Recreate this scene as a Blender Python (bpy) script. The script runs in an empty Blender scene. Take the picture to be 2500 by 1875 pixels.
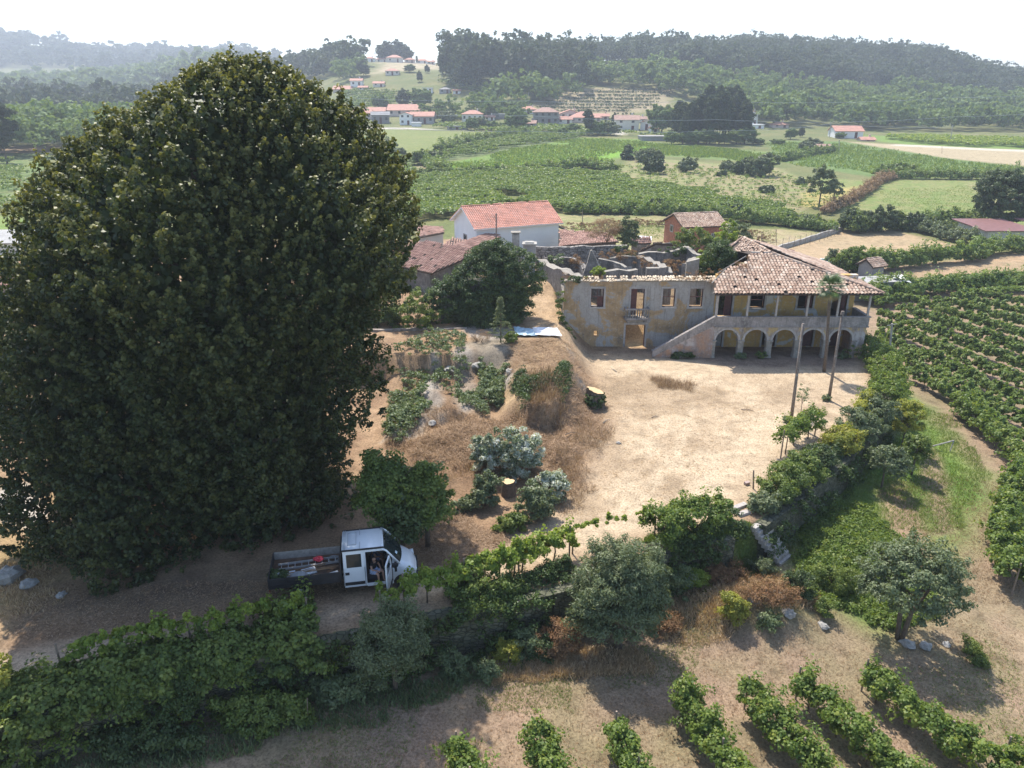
import bpy, math, random
import numpy as np
from mathutils import Vector, Matrix, Euler
random.seed(7)
SC = bpy.context.scene
COL = SC.collection
# ------------------------------------------------------------------ camera
H = 21.0; FPX = 1800.0; TH = math.radians(21.2)
cT, sT = math.cos(TH), math.sin(TH)
cam = bpy.data.cameras.new('camera'); camo = bpy.data.objects.new('camera', cam)
COL.objects.link(camo); SC.camera = camo
camo.location = (0, 0, H); camo.rotation_euler = (math.pi/2-TH, 0, 0)
cam.sensor_fit = 'HORIZONTAL'; cam.sensor_width = 36; cam.lens = 36*FPX/2500
cam.clip_start = 0.5; cam.clip_end = 9000
# ------------------------------------------------------------------ sky, sun, exposure
SUN_EL = math.radians(59); SUN_AZ = math.radians(-20)       # azimuth from +Y towards +X
w = bpy.data.worlds.new('World'); SC.world = w; w.use_nodes = True
nt = w.node_tree; nt.nodes.clear()
sky = nt.nodes.new('ShaderNodeTexSky'); sky.sky_type = 'NISHITA'; sky.sun_disc = False
sky.sun_elevation = SUN_EL; sky.sun_rotation = SUN_AZ; sky.altitude = 100
sky.air_density = 1.0; sky.dust_density = 1.0; sky.ozone_density = 1.0
bg = nt.nodes.new('ShaderNodeBackground'); bg.inputs[1].default_value = 0.15
wo = nt.nodes.new('ShaderNodeOutputWorld')
nt.links.new(sky.outputs[0], bg.inputs[0]); nt.links.new(bg.outputs[0], wo.inputs[0])
sl = bpy.data.lights.new('sun', 'SUN'); slo = bpy.data.objects.new('sun', sl); COL.objects.link(slo)
sl.energy = 4.1; sl.angle = math.radians(0.53); sl.color = (1.0, 0.94, 0.84)
sd = Vector((math.sin(SUN_AZ)*math.cos(SUN_EL), math.cos(SUN_AZ)*math.cos(SUN_EL), math.sin(SUN_EL)))
slo.rotation_euler = sd.to_track_quat('Z', 'Y').to_euler()
slo.location = (0, 40, 60)
SC.view_settings.view_transform = 'Standard'; SC.view_settings.look = 'None'
SC.view_settings.exposure = 1.0; SC.view_settings.gamma = 1
SC.render.engine = 'CYCLES'
SC.cycles.volume_bounces = 0; SC.cycles.max_bounces = 6; SC.cycles.transparent_max_bounces = 6

# ------------------------------------------------------------------ helpers: things, parts, meshes
def tag(o, label=None, cat=None, group=None, kind=None):
    if label: o['label'] = label
    if cat: o['category'] = cat
    if group: o['group'] = group
    if kind: o['kind'] = kind
    return o
def thing(name, label, cat, loc=(0, 0, 0), rz=0, group=None):
    o = bpy.data.objects.new(name, None); COL.objects.link(o)
    o.location = loc; o.rotation_euler = (0, 0, rz); o.empty_display_size = .3
    return tag(o, label, cat, group)
def copy_tree(o, parent=None):
    c = o.copy(); COL.objects.link(c); c.parent = parent
    for ch in o.children:
        copy_tree(ch, c)
    return c
def link_mesh(name, me, mat, parent=None):
    if mat: me.materials.append(mat)
    o = bpy.data.objects.new(name, me); COL.objects.link(o)
    if parent is not None: o.parent = parent
    return o
class MB:
    def __init__(s): s.v = []; s.f = []; s.sm = False
    def add(s, vs, fs):
        k = len(s.v); s.v += [tuple(p) for p in vs]; s.f += [tuple(i+k for i in f) for f in fs]; return s
    def box(s, a, b, M=None):
        x0, y0, z0 = a; x1, y1, z1 = b
        vs = [Vector(p) for p in ((x0,y0,z0),(x1,y0,z0),(x1,y1,z0),(x0,y1,z0),(x0,y0,z1),(x1,y0,z1),(x1,y1,z1),(x0,y1,z1))]
        if M is not None: vs = [M @ p for p in vs]
        return s.add(vs, [(0,3,2,1),(4,5,6,7),(0,1,5,4),(1,2,6,5),(2,3,7,6),(3,0,4,7)])
    def tube(s, p0, p1, r0, r1=None, n=8, cap=True):
        r1 = r0 if r1 is None else r1
        p0 = Vector(p0); p1 = Vector(p1); d = (p1-p0).normalized()
        a = d.orthogonal().normalized(); b = d.cross(a)
        vs = []
        for p, r in ((p0, r0), (p1, r1)):
            for i in range(n):
                t = 2*math.pi*i/n; vs.append(p+(a*math.cos(t)+b*math.sin(t))*r)
        fs = [(i, (i+1) % n, n+(i+1) % n, n+i) for i in range(n)]
        if cap: fs += [tuple(range(n-1, -1, -1)), tuple(range(n, 2*n))]
        return s.add(vs, fs)
    def path(s, pts, rs, n=8):
        """bent tube through pts"""
        pts = [Vector(p) for p in pts]; k0 = len(s.v)
        for i, p in enumerate(pts):
            d = (pts[min(i+1, len(pts)-1)]-pts[max(i-1, 0)]).normalized()
            a = d.cross(Vector((0.13, 0.97, 0.2))).normalized(); b = d.cross(a)
            for j in range(n):
                t = 2*math.pi*j/n; q = p+(a*math.cos(t)+b*math.sin(t))*rs[i]; s.v.append(tuple(q))
        for i in range(len(pts)-1):
            for j in range(n):
                s.f.append((k0+i*n+j, k0+i*n+(j+1) % n, k0+(i+1)*n+(j+1) % n, k0+(i+1)*n+j))
        s.f.append(tuple(k0+j for j in range(n-1, -1, -1))); e = k0+(len(pts)-1)*n
        s.f.append(tuple(e+j for j in range(n)))
        return s
    def prism(s, poly, h0, h1, M=None):
        """poly: xy points (ccw), extruded z h0..h1"""
        n = len(poly)
        vs = [Vector((x, y, h0)) for x, y in poly]+[Vector((x, y, h1)) for x, y in poly]
        if M is not None: vs = [M @ p for p in vs]
        fs = [(i, (i+1) % n, n+(i+1) % n, n+i) for i in range(n)]
        fs += [tuple(range(n-1, -1, -1)), tuple(range(n, 2*n))]
        return s.add(vs, fs)
    def slab(s, quad, th):
        """thick sheet from 3/4 corner points, thickness th below"""
        q = [Vector(p) for p in quad]; nrm = (q[1]-q[0]).cross(q[2]-q[0]).normalized()
        if nrm.z < 0: nrm = -nrm; q = q[::-1]
        n = len(q); vs = q+[p-nrm*th for p in q]
        fs = [tuple(range(n)), tuple(range(2*n-1, n-1, -1))]+[(i, n+i, n+(i+1) % n, (i+1) % n) for i in range(n)]
        return s.add(vs, fs)
    def build(s, name, mat, parent=None, smooth=False, bevel=0):
        me = bpy.data.meshes.new(name); me.from_pydata(s.v, [], s.f); me.update()
        if smooth: me.polygons.foreach_set('use_smooth', [True]*len(me.polygons))
        o = link_mesh(name, me, mat, parent)
        if bevel:
            m = o.modifiers.new('bevel', 'BEVEL'); m.width = bevel; m.segments = 2; m.limit_method = 'ANGLE'
        return o
def quads_obj(name, V, mat, parent=None, rnd=None):
    """V (N,4,3) -> one mesh of N quads, with a per-face float attribute rnd"""
    N = len(V)
    me = bpy.data.meshes.new(name)
    me.vertices.add(N*4); me.loops.add(N*4); me.polygons.add(N)
    me.vertices.foreach_set('co', np.ascontiguousarray(V, dtype=np.float32).ravel())
    me.loops.foreach_set('vertex_index', np.arange(N*4, dtype=np.int32))
    me.polygons.foreach_set('loop_start', np.arange(N, dtype=np.int32)*4)
    me.polygons.foreach_set('loop_total', np.full(N, 4, dtype=np.int32))
    if rnd is not None:
        at = me.attributes.new('rnd', 'FLOAT', 'FACE'); at.data.foreach_set('value', np.asarray(rnd, dtype=np.float32))
    me.update(calc_edges=True)
    return link_mesh(name, me, mat, parent)

# ------------------------------------------------------------------ materials
MATS = {}
class NT:
    def __init__(s, name):
        s.m = bpy.data.materials.new(name); s.m.use_nodes = True; s.t = s.m.node_tree; s.n = s.t.nodes; s.l = s.t.links
        s.b = s.n['Principled BSDF']; s.out = s.n['Material Output']
    def new(s, k, **kw):
        n = s.n.new('ShaderNode'+k)
        for a, b in kw.items(): setattr(n, a, b)
        return n
    def link(s, a, b): s.l.new(a, b)
    def noise(s, scale, detail=4, rough=.55, vec=None, dist=0):
        n = s.new('TexNoise'); n.inputs['Scale'].default_value = scale; n.inputs['Detail'].default_value = detail
        n.inputs['Roughness'].default_value = rough; n.inputs['Distortion'].default_value = dist
        s.link(vec if vec is not None else s.co(), n.inputs['Vector']); return n.outputs['Fac']
    def co(s):
        if not hasattr(s, '_c'): s._c = s.new('TexCoord').outputs['Object']
        return s._c
    def mapped(s, sc):
        m = s.new('Mapping'); m.inputs['Scale'].default_value = sc; s.link(s.co(), m.inputs['Vector']); return m.outputs[0]
    def ramp(s, fac, stops, interp='LINEAR'):
        r = s.new('ValToRGB'); r.color_ramp.interpolation = interp
        e = r.color_ramp.elements
        while len(e) < len(stops): e.new(.5)
        for i, (p, c) in enumerate(stops):
            e[i].position = p; e[i].color = (c, c, c, 1) if isinstance(c, (int, float)) else (*c, 1)
        s.link(fac, r.inputs[0]); return r.outputs[0]
    def mix(s, fac, a, b, mode='MIX'):
        m = s.new('Mix', data_type='RGBA', blend_type=mode)
        for v, i in ((fac, 0), (a, 6), (b, 7)):
            if isinstance(v, (int, float)): m.inputs[i].default_value = v if i == 0 else (v, v, v, 1)
            elif isinstance(v, tuple): m.inputs[i].default_value = (*v, 1)
            else: s.link(v, m.inputs[i])
        return m.outputs[2]
    def bump(s, h, strength=.5, dist=.05):
        b = s.new('Bump'); b.inputs['Strength'].default_value = strength; b.inputs['Distance'].default_value = dist
        s.link(h, b.inputs['Height']); s.link(b.outputs[0], s.b.inputs['Normal'])
    def color(s, c):
        if isinstance(c, tuple): s.b.inputs['Base Color'].default_value = (*c, 1)
        else: s.link(c, s.b.inputs['Base Color'])
def plain(name, c, rough=.7, metal=0, var=.15, scale=3, bump=0):
    if name in MATS: return MATS[name]
    t = NT(name); f = t.noise(scale, 5)
    lo = tuple(x*(1-var) for x in c); hi = tuple(min(1, x*(1+var)) for x in c)
    t.color(t.ramp(f, [(.3, lo), (.7, hi)])); t.b.inputs['Roughness'].default_value = rough; t.b.inputs['Metallic'].default_value = metal
    if bump: t.bump(t.noise(scale*6, 4), bump, .03)
    MATS[name] = t.m; return t.m
def leafmat(name, cols, transl=.35, rough=.5, spec=.35):
    """cols: list of linear albedo colours; each leaf picks one through its own random number"""
    if name in MATS: return MATS[name]
    t = NT(name); a = t.new('Attribute', attribute_name='rnd')
    n = len(cols); c = t.ramp(a.outputs['Fac'], [(i/(n-1) if n > 1 else 0, q) for i, q in enumerate(cols)])
    t.color(c); t.b.inputs['Roughness'].default_value = rough; t.b.inputs['Specular IOR Level'].default_value = spec
    tr = t.new('BsdfTranslucent'); hs = t.mix(1.0, c, (1.35, 1.3, .55), 'MULTIPLY'); t.link(hs, tr.inputs['Color'])
    mx = t.new('MixShader'); mx.inputs[0].default_value = transl
    t.link(t.b.outputs[0], mx.inputs[1]); t.link(tr.outputs[0], mx.inputs[2]); t.link(mx.outputs[0], t.out.inputs['Surface'])
    MATS[name] = t.m; return t.m
def fbm(x, y, s, seed=0, octv=3):
    """cheap smooth value noise in numpy, about -1..1"""
    r = 0; a = 1.0; tot = 0
    for o in range(octv):
        X = x/s; Y = y/s; xi = np.floor(X); yi = np.floor(Y); fx = X-xi; fy = Y-yi
        fx = fx*fx*(3-2*fx); fy = fy*fy*(3-2*fy)
        def h(i, j):
            q = np.sin(i*127.1+j*311.7+seed*74.7+o*19.3)*43758.5453; return q-np.floor(q)
        v = (h(xi, yi)*(1-fx)+h(xi+1, yi)*fx)*(1-fy)+(h(xi, yi+1)*(1-fx)+h(xi+1, yi+1)*fx)*fy
        r = r+a*(v*2-1); tot += a; a *= .5; s = s/2.03
    return r/tot

# ------------------------------------------------------------------ pixel of the photograph -> point of the place (used to survey positions)
def ray(u, v):
    x = (u-1250)/FPX; y = (v-937.5)/FPX
    return x, cT-y*sT, -(sT+y*cT)
def at_z(u, v, z):
    x, y, d = ray(u, v); t = (z-H)/d; return (x*t, y*t, z)
def at_y(u, v, Y):
    x, y, d = ray(u, v); t = Y/y; return (x*t, Y, H+d*t)
def z_of(v, Y):
    y = (v-937.5)/FPX; return H-Y*(sT+y*cT)/(cT-y*sT)

# ------------------------------------------------------------------ terrain
YR = [95, 130, 170, 210, 270, 340, 400, 450, 500, 560, 630, 700, 800, 950, 1150, 1500, 1900, 2300, 3200]
UC = [0, 300, 600, 900, 1250, 1600, 1900, 2200, 2500]
VT = [
 [613, 613, 613, 613, 613, 640, 690, 697, 697],
 [540, 540, 540, 535, 530, 540, 575, 583, 583],
 [475, 475, 475, 468, 465, 470, 485, 488, 488],
 [425, 425, 425, 418, 417, 420, 432, 436, 438],
 [378, 378, 378, 366, 366, 372, 378, 384, 388],
 [345, 345, 345, 325, 325, 332, 340, 345, 348],
 [322, 328, 320, 300, 297, 300, 312, 322, 322],
 [305, 315, 300, 268, 255, 258, 285, 305, 312],
 [295, 300, 285, 236, 212, 215, 255, 285, 292],
 [285, 290, 270, 200, 190, 190, 215, 245, 260],
 [275, 275, 245, 168, 176, 168, 182, 222, 250],
 [268, 262, 222, 150, 172, 146, 152, 175, 225],
 [255, 245, 190, 152, 178, 146, 136, 155, 212],
 [238, 225, 170, 170, 178, 190, 180, 185, 205],
 [220, 205, 165, 190, 200, 220, 210, 210, 220],
 [165, 175, 165, 170, 200, 240, 240, 240, 240],
 [98, 142, 150, 150, 200, 240, 240, 240, 240],
 [150, 165, 170, 180, 200, 240, 240, 240, 240],
 [200, 200, 200, 200, 220, 240, 240, 240, 240]]
ZT = np.array([[z_of(v, Y) for v in row] for Y, row in zip(YR, VT)])
# smooth the table a little along distance by resampling with a cubic
YF = np.array(sorted(set(list(np.geomspace(80, 3200, 160)))))
def _cat(Y0, Z0, Yn):
    m = np.gradient(Z0, Y0); i = np.clip(np.searchsorted(Y0, Yn)-1, 0, len(Y0)-2)
    h = Y0[i+1]-Y0[i]; t = np.clip((Yn-Y0[i])/h, 0, 1); a = 2*t**3-3*t**2+1; b = t**3-2*t**2+t; c = -2*t**3+3*t**2; d = t**3-t**2
    return a*Z0[i]+b*h*m[i]+c*Z0[i+1]+d*h*m[i+1]
ZF = np.stack([_cat(np.array(YR, float), ZT[:, j], YF) for j in range(len(UC))], 1)
AC = np.array([(u-1250)/FPX/1.08 for u in UC])
def h_far(x, y):
    a = np.clip(x/np.maximum(y, 1), AC[0], AC[-1]); Yc = np.clip(y, 80, 3199)
    j = np.clip(np.searchsorted(AC, a)-1, 0, len(AC)-2); tj = (a-AC[j])/(AC[j+1]-AC[j]); tj = tj*tj*(3-2*tj)
    i = np.clip(np.searchsorted(YF, Yc)-1, 0, len(YF)-2); ti = (Yc-YF[i])/(YF[i+1]-YF[i])
    z = (ZF[i, j]*(1-ti)+ZF[i+1, j]*ti)*(1-tj)+(ZF[i, j+1]*(1-ti)+ZF[i+1, j+1]*ti)*tj
    return z+fbm(x, y, 60, 3)*np.clip((y-380)/300, 0, 1)*4
def sdist(x, y, poly):
    """signed distance, negative inside"""
    P = np.asarray(poly, float); n = len(P); d = np.full(np.shape(x), 1e18); ins = np.zeros(np.shape(x), bool)
    for i in range(n):
        ax, ay = P[i]; bx, by = P[(i+1) % n]; ex, ey = bx-ax, by-ay
        t = np.clip(((x-ax)*ex+(y-ay)*ey)/(ex*ex+ey*ey+1e-12), 0, 1)
        d = np.minimum(d, (x-ax-t*ex)**2+(y-ay-t*ey)**2)
        if abs(ey) > 1e-9:
            c = ((ay > y) != (by > y)) & (x < ex*(y-ay)/ey+ax); ins ^= c
    return np.where(ins, -1, 1)*np.sqrt(d)
def sm(t): t = np.clip(t, 0, 1); return t*t*(3-2*t)
def zp(pts, z): return [at_z(u, v, z)[:2] for u, v in pts]
# edge of the raised yard and road (top of the terrace wall), west to east, then north along the vineyard
EDGE = zp([(-700, 1960), (-300, 1830), (0, 1745), (300, 1655), (600, 1588), (880, 1530), (1010, 1498), (1150, 1470), (1340, 1432), (1500, 1385),
           (1650, 1330), (1780, 1300), (1848, 1272), (1920, 1222), (2010, 1150), (2085, 1085), (2145, 1010), (2165, 940), (2135, 885), (2124, 862)], 0)
EDGE += [(31.3, 64), (31.5, 72), (31, 80), (28, 100)]
YARD = EDGE+[(28, 130), (-160, 130), (-160, EDGE[0][1])]
UP = zp([(600, 840), (955, 868), (1050, 868), (1120, 860), (1180, 850), (1230, 850), (1260, 850)], 2.6)+zp([(1275, 900), (1300, 938), (1340, 940), (1375, 905)], 2.2)+zp([(1368, 850), (1372, 838)], 2.6)
UP += [(4.4, 62.6), (4.3, 70), (4.5, 130), (-160, 130), (-160, UP[0][1])]
BUMP = zp([(1235, 920), (1270, 975), (1285, 995), (1330, 1000), (1368, 975), (1362, 920)], 1.7)
SCREE = zp([(960, 1050), (1120, 1010), (1250, 960), (1290, 870), (1130, 850), (940, 860)], 1.0)
CUT = zp([(900, 1050), (1000, 1010), (1320, 1010), (1470, 1070), (1430, 1180), (1250, 1160), (1060, 1200)], .3)
def h_near(x, y):
    d = sdist(x, y, YARD)
    low = -2.3-.06*np.clip(d, 0, 16)
    # little spoil heap of stones below the steps, gentle swell of the meadow
    hx, hy, _ = at_z(1840, 1480, -2.0); low = low+1.1*np.exp(-(((x-hx)/3.2)**2+((y-hy)/1.7)**2))
    gx, gy, _ = at_z(2090, 1340, -2.5); low = low+.5*np.exp(-(((x-gx)/2.6)**2+((y-gy)/3.0)**2))
    low = low+fbm(x, y, 5, 5)*.12
    # the yard
    yard = fbm(x, y, 7, 2)*.06
    u = sdist(x, y, UP); nz = fbm(x, y, 3, 8)*.5
    up = 2.6*sm((3.0-u+nz)/3.4)*np.where(x < -1.5, 1, 1)
    steep = 2.6*sm((.5-u)/.8)
    wl = sm((-4.2-x)/1.5)        # walled stretch on the west: nearly vertical
    up = up*(1-wl)+steep*wl
    b = sdist(x, y, BUMP); up = np.maximum(up, 1.75*sm((.25-b+nz*.2)/.5))
    s2 = sdist(x, y, SCREE); up = np.maximum(up, (.9+fbm(x, y, 1.6, 12)*.7)*sm((1.2-s2)/2.0))
    # dry clippings heap sloping to the yard
    cx, cy, _ = at_z(1150, 1090, .3); up = np.maximum(up, .7*np.exp(-(((x-cx)/4.5)**2+((y-cy)/3.0)**2)))
    ct = sm(.5-sdist(x, y, CUT)/1.2); up = up+ct*(.16+.34*fbm(x, y, 1.5, 41)+.10*fbm(x, y, .5, 42))
    # inside the roofless ruin and behind: rises
    rr = sm((y-64.8)/5.5)*sm((x-4.4)/.4)*2.4*sm((31-x)/4)
    up = up+sm((up-.15)/.5)*(fbm(x, y, 1.3, 31)*.16+fbm(x, y, .5, 32)*.07)
    yard = yard+np.maximum(up, rr)+1.5*sm((y-64)/10)*sm((87-y)/7)*sm((4.7-x)/.6)*sm((x+9)/4)
    z = yard*(1-sm(d/.35))+low*sm(d/.35)
    return z
def height(x, y):
    x = np.asarray(x, float); y = np.asarray(y, float)
    k = sm((y-86)/26.)
    # east of the yard the vineyard lies low, west it joins the upper ground
    return h_near(x, y)*(1-k)+h_far(x, y)*k
def hz(x, y): return float(height(np.array([x]), np.array([y]))[0])
_T = np.concatenate([np.linspace(12, 120, 900), np.geomspace(120.5, 3000, 1500)])
def G(u, v, dz=0.0):
    """surveyed point of the ground seen at pixel u,v"""
    x, y, d = ray(u, v); X = x/y*_T; Z = H+d/y*_T
    hh = height(X, _T)+dz; k = np.argmax(Z < hh)
    if Z[k] >= hh[k]: k = len(_T)-2
    if k > 0:
        a, b = Z[k-1]-hh[k-1], hh[k]-Z[k]; t = a/(a+b+1e-12); Y = _T[k-1]+(_T[k]-_T[k-1])*t
    else: Y = _T[0]
    return (x/y*Y, Y, H+d/y*Y-dz)
def at_ground(u, Y, dz=0):
    """ground under image column u at distance Y"""
    a = (u-1250)/FPX; z = 0
    for _ in range(4): X = a*(Y*cT+(H-z)*sT); z = hz(X, Y)
    return (X, Y, z+dz)
# ------------------------------------------------------------------ ground sheet with its zones of soil, sand, grass and crops
def build_ground():
    ny = 900; ys = 7*np.exp(np.linspace(0, math.log(3200/7), ny))
    na = 470; aa = np.linspace(-1.15, 1.0, na)
    Yg, Ag = np.meshgrid(ys, aa, indexing='ij'); Xg = Yg*Ag; Zg = height(Xg, Yg)
    x, y = Xg.ravel(), Yg.ravel()
    col = np.zeros((len(x), 3)); lum = np.ones(len(x))
    n1 = fbm(x, y, 2.2, 21); n2 = fbm(x, y, 9, 22); n3 = fbm(x, y, 30, 23); n0 = fbm(x, y, .7, 24)
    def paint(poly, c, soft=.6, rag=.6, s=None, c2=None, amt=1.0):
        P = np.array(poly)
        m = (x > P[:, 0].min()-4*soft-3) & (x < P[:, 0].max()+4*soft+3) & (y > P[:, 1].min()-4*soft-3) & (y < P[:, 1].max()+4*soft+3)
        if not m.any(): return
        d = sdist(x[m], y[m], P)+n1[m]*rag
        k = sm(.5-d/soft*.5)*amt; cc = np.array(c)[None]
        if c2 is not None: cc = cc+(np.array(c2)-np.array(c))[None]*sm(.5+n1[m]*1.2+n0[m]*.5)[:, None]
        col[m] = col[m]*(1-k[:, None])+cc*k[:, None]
    def far(pts): return [G(u, v)[:2] for u, v in pts]
    GRASS = (.10, .15, .035); DRYG = (.215, .185, .085); SAND = (.40, .305, .205); STRAW = (.32, .215, .13); SOIL = (.26, .185, .125)
    base = np.array((.12, .14, .05)); col[:] = base
    t = sm(.5+n2*.9)[:, None]; col[:] = col*(1-t*.5)+np.array(DRYG)*t*.5
    # --- lower meadow round the foreground vines: dry grass, bare patches
    lo = sm(sdist(x, y, YARD)/.3)*(y < 110)
    dry = np.array((.285, .20, .138)); grn = np.array((.135, .15, .06))
    tt = sm(.42+n1*.7+n2*.5)[:, None]; m2 = dry*(1-tt*.42)+grn*tt*.42
    col[:] = col*(1-lo[:, None])+m2*lo[:, None]
    paint(zp([(1880, 1290), (2090, 1150), (2180, 1040), (2210, 960), (2260, 1000), (2330, 1080), (2400, 1150), (2420, 1250), (2330, 1350), (2300, 1450), (2150, 1560), (1980, 1480), (1930, 1380)], -2.8), (.10, .175, .036), 1.5, 1.2, c2=(.16, .22, .055))
    paint(zp([(2140, 1210), (2200, 1190), (2260, 1290), (2300, 1400), (2250, 1420), (2180, 1330)], -2.8), (.27, .19, .12), .8, .6)
    paint(zp([(2240, 1080), (2290, 1110), (2330, 1300), (2290, 1310), (2250, 1180)], -2.8), (.25, .19, .12), .5, .6)
    paint(zp([(1560, 1400), (1850, 1360), (1900, 1400), (1830, 1420), (1700, 1460)], -2.4), (.12, .19, .04), .6, .6)
    paint(zp([(1620, 1420), (1960, 1400), (1990, 1520), (1700, 1560), (1600, 1520)], -2.4), (.20, .15, .09), .8, .9, c2=(.15, .16, .06))
    # --- the yard, road and clippings
    yd = sdist(x, y, YARD); on = (yd < 0) & (y < 105)
    c = np.array(STRAW)[None]+(np.array((.22, .14, .085))-np.array(STRAW))[None]*sm(.5+n1*.9+n0*.4)[:, None]
    col[on] = c[on]
    paint(zp([(1400, 868), (1560, 868), (1745, 872), (2110, 876), (2150, 930), (2110, 1010), (1985, 1110), (1850, 1230), (1650, 1310), (1420, 1360), (1130, 1430), (1010, 1470), (1000, 1400), (1230, 1330), (1400, 1215), (1480, 1100), (1490, 1000), (1470, 930)], 0), SAND, 2.2, 1.0, c2=(.47, .37, .255))
    paint(zp([(1500, 930), (1620, 930), (1700, 990), (1640, 1010), (1540, 975)], 0), (.36, .27, .18), 1.2, 1.2, amt=.7)
    for k3, (pu, pv, ru, rv) in enumerate([(1560, 935, 90, 22), (1740, 965, 70, 18), (1620, 1000, 60, 22), (1480, 960, 60, 40), (1830, 1000, 50, 14), (1450, 1080, 60, 40), (1530, 1130, 50, 18), (1700, 1090, 60, 14), (1900, 960, 50, 12), (1620, 1190, 70, 16), (1420, 1230, 60, 22), (1300, 1330, 80, 18), (1800, 1130, 40, 14), (1560, 1050, 40, 12), (1990, 1010, 40, 14)]):
        paint(zp([(pu+ru*math.cos(q*.785), pv+rv*math.sin(q*.785)) for q in range(8)], 0), (.27, .20, .13), 1.0, 1.3, c2=(.35, .26, .17), amt=.75)
    for off in (0, 24):   # wheel ruts curving from the road to the house
        paint(zp([(1010, 1452-off), (1250, 1385-off), (1420, 1320-off), (1560, 1230-off), (1650, 1120-off), (1690, 1000-off*.6), (1694, 1000-off*.6), (1657, 1122-off), (1566, 1234-off), (1424, 1327-off), (1252, 1392-off), (1012, 1459-off)], 0), (.50, .40, .28), .35, .25, amt=.6)
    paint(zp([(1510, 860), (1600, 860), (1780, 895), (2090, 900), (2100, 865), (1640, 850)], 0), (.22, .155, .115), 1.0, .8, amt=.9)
    paint(zp([(-500, 1790), (0, 1600), (300, 1540), (640, 1500), (1010, 1440), (1040, 1475), (700, 1550), (350, 1620), (0, 1700), (-500, 1880)], 0), (.44, .34, .24), .9, .5)
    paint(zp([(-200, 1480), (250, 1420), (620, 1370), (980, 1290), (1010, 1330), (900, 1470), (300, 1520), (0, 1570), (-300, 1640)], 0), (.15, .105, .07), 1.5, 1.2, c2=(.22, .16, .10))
    paint(zp([(-100, 1150), (170, 1200), (200, 1420), (0, 1540), (-200, 1560)], 0), (.36, .245, .14), 1.0, 1.2, c2=(.28, .20, .10))
    paint(zp([(0, 1190), (60, 1180), (110, 1260), (80, 1300), (-40, 1260)], 0), (.42, .38, .33), .5, .5)
    paint(zp([(1280, 650), (1400, 660), (1390, 840), (1300, 830), (1270, 780)], 2.6), (.42, .30, .19), .8, .7, c2=(.36, .25, .15))
    paint(zp([(1240, 845), (1400, 850), (1390, 930), (1270, 990), (1230, 950)], 2.0), (.40, .285, .165), .8, .5, c2=(.30, .20, .115))
    # grey weathered rock face
    for c3 in ([(1090, 930), (1130, 880), (1165, 900), (1180, 960), (1120, 1000)], [(1010, 980), (1060, 900), (1090, 920), (1080, 1010), (1020, 1010)], [(940, 1040), (1010, 990), (1050, 1010), (980, 1060)],
               [(1180, 880), (1240, 900), (1250, 930), (1230, 950), (1190, 920)], [(1390, 880), (1420, 900), (1450, 960), (1430, 960), (1400, 915)], [(1120, 830), (1270, 835), (1200, 880)]):
        paint(zp(c3, 1.2), (.34, .30, .255), .4, .8, c2=(.24, .19, .145))
    paint(zp([(1130, 840), (1260, 835), (1270, 880), (1190, 900)], 2.4), (.24, .20, .15), .8, .7)
    # inside ruin: hay and rubble
    paint([(4.5, 63.6), (17, 63.6), (17, 70), (4.5, 70)], (.46, .32, .165), .5, .6, c2=(.28, .18, .09))
    paint([(4.5, 69), (24, 69), (28, 82), (5, 82)], (.20, .145, .09), 1, 1)
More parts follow.
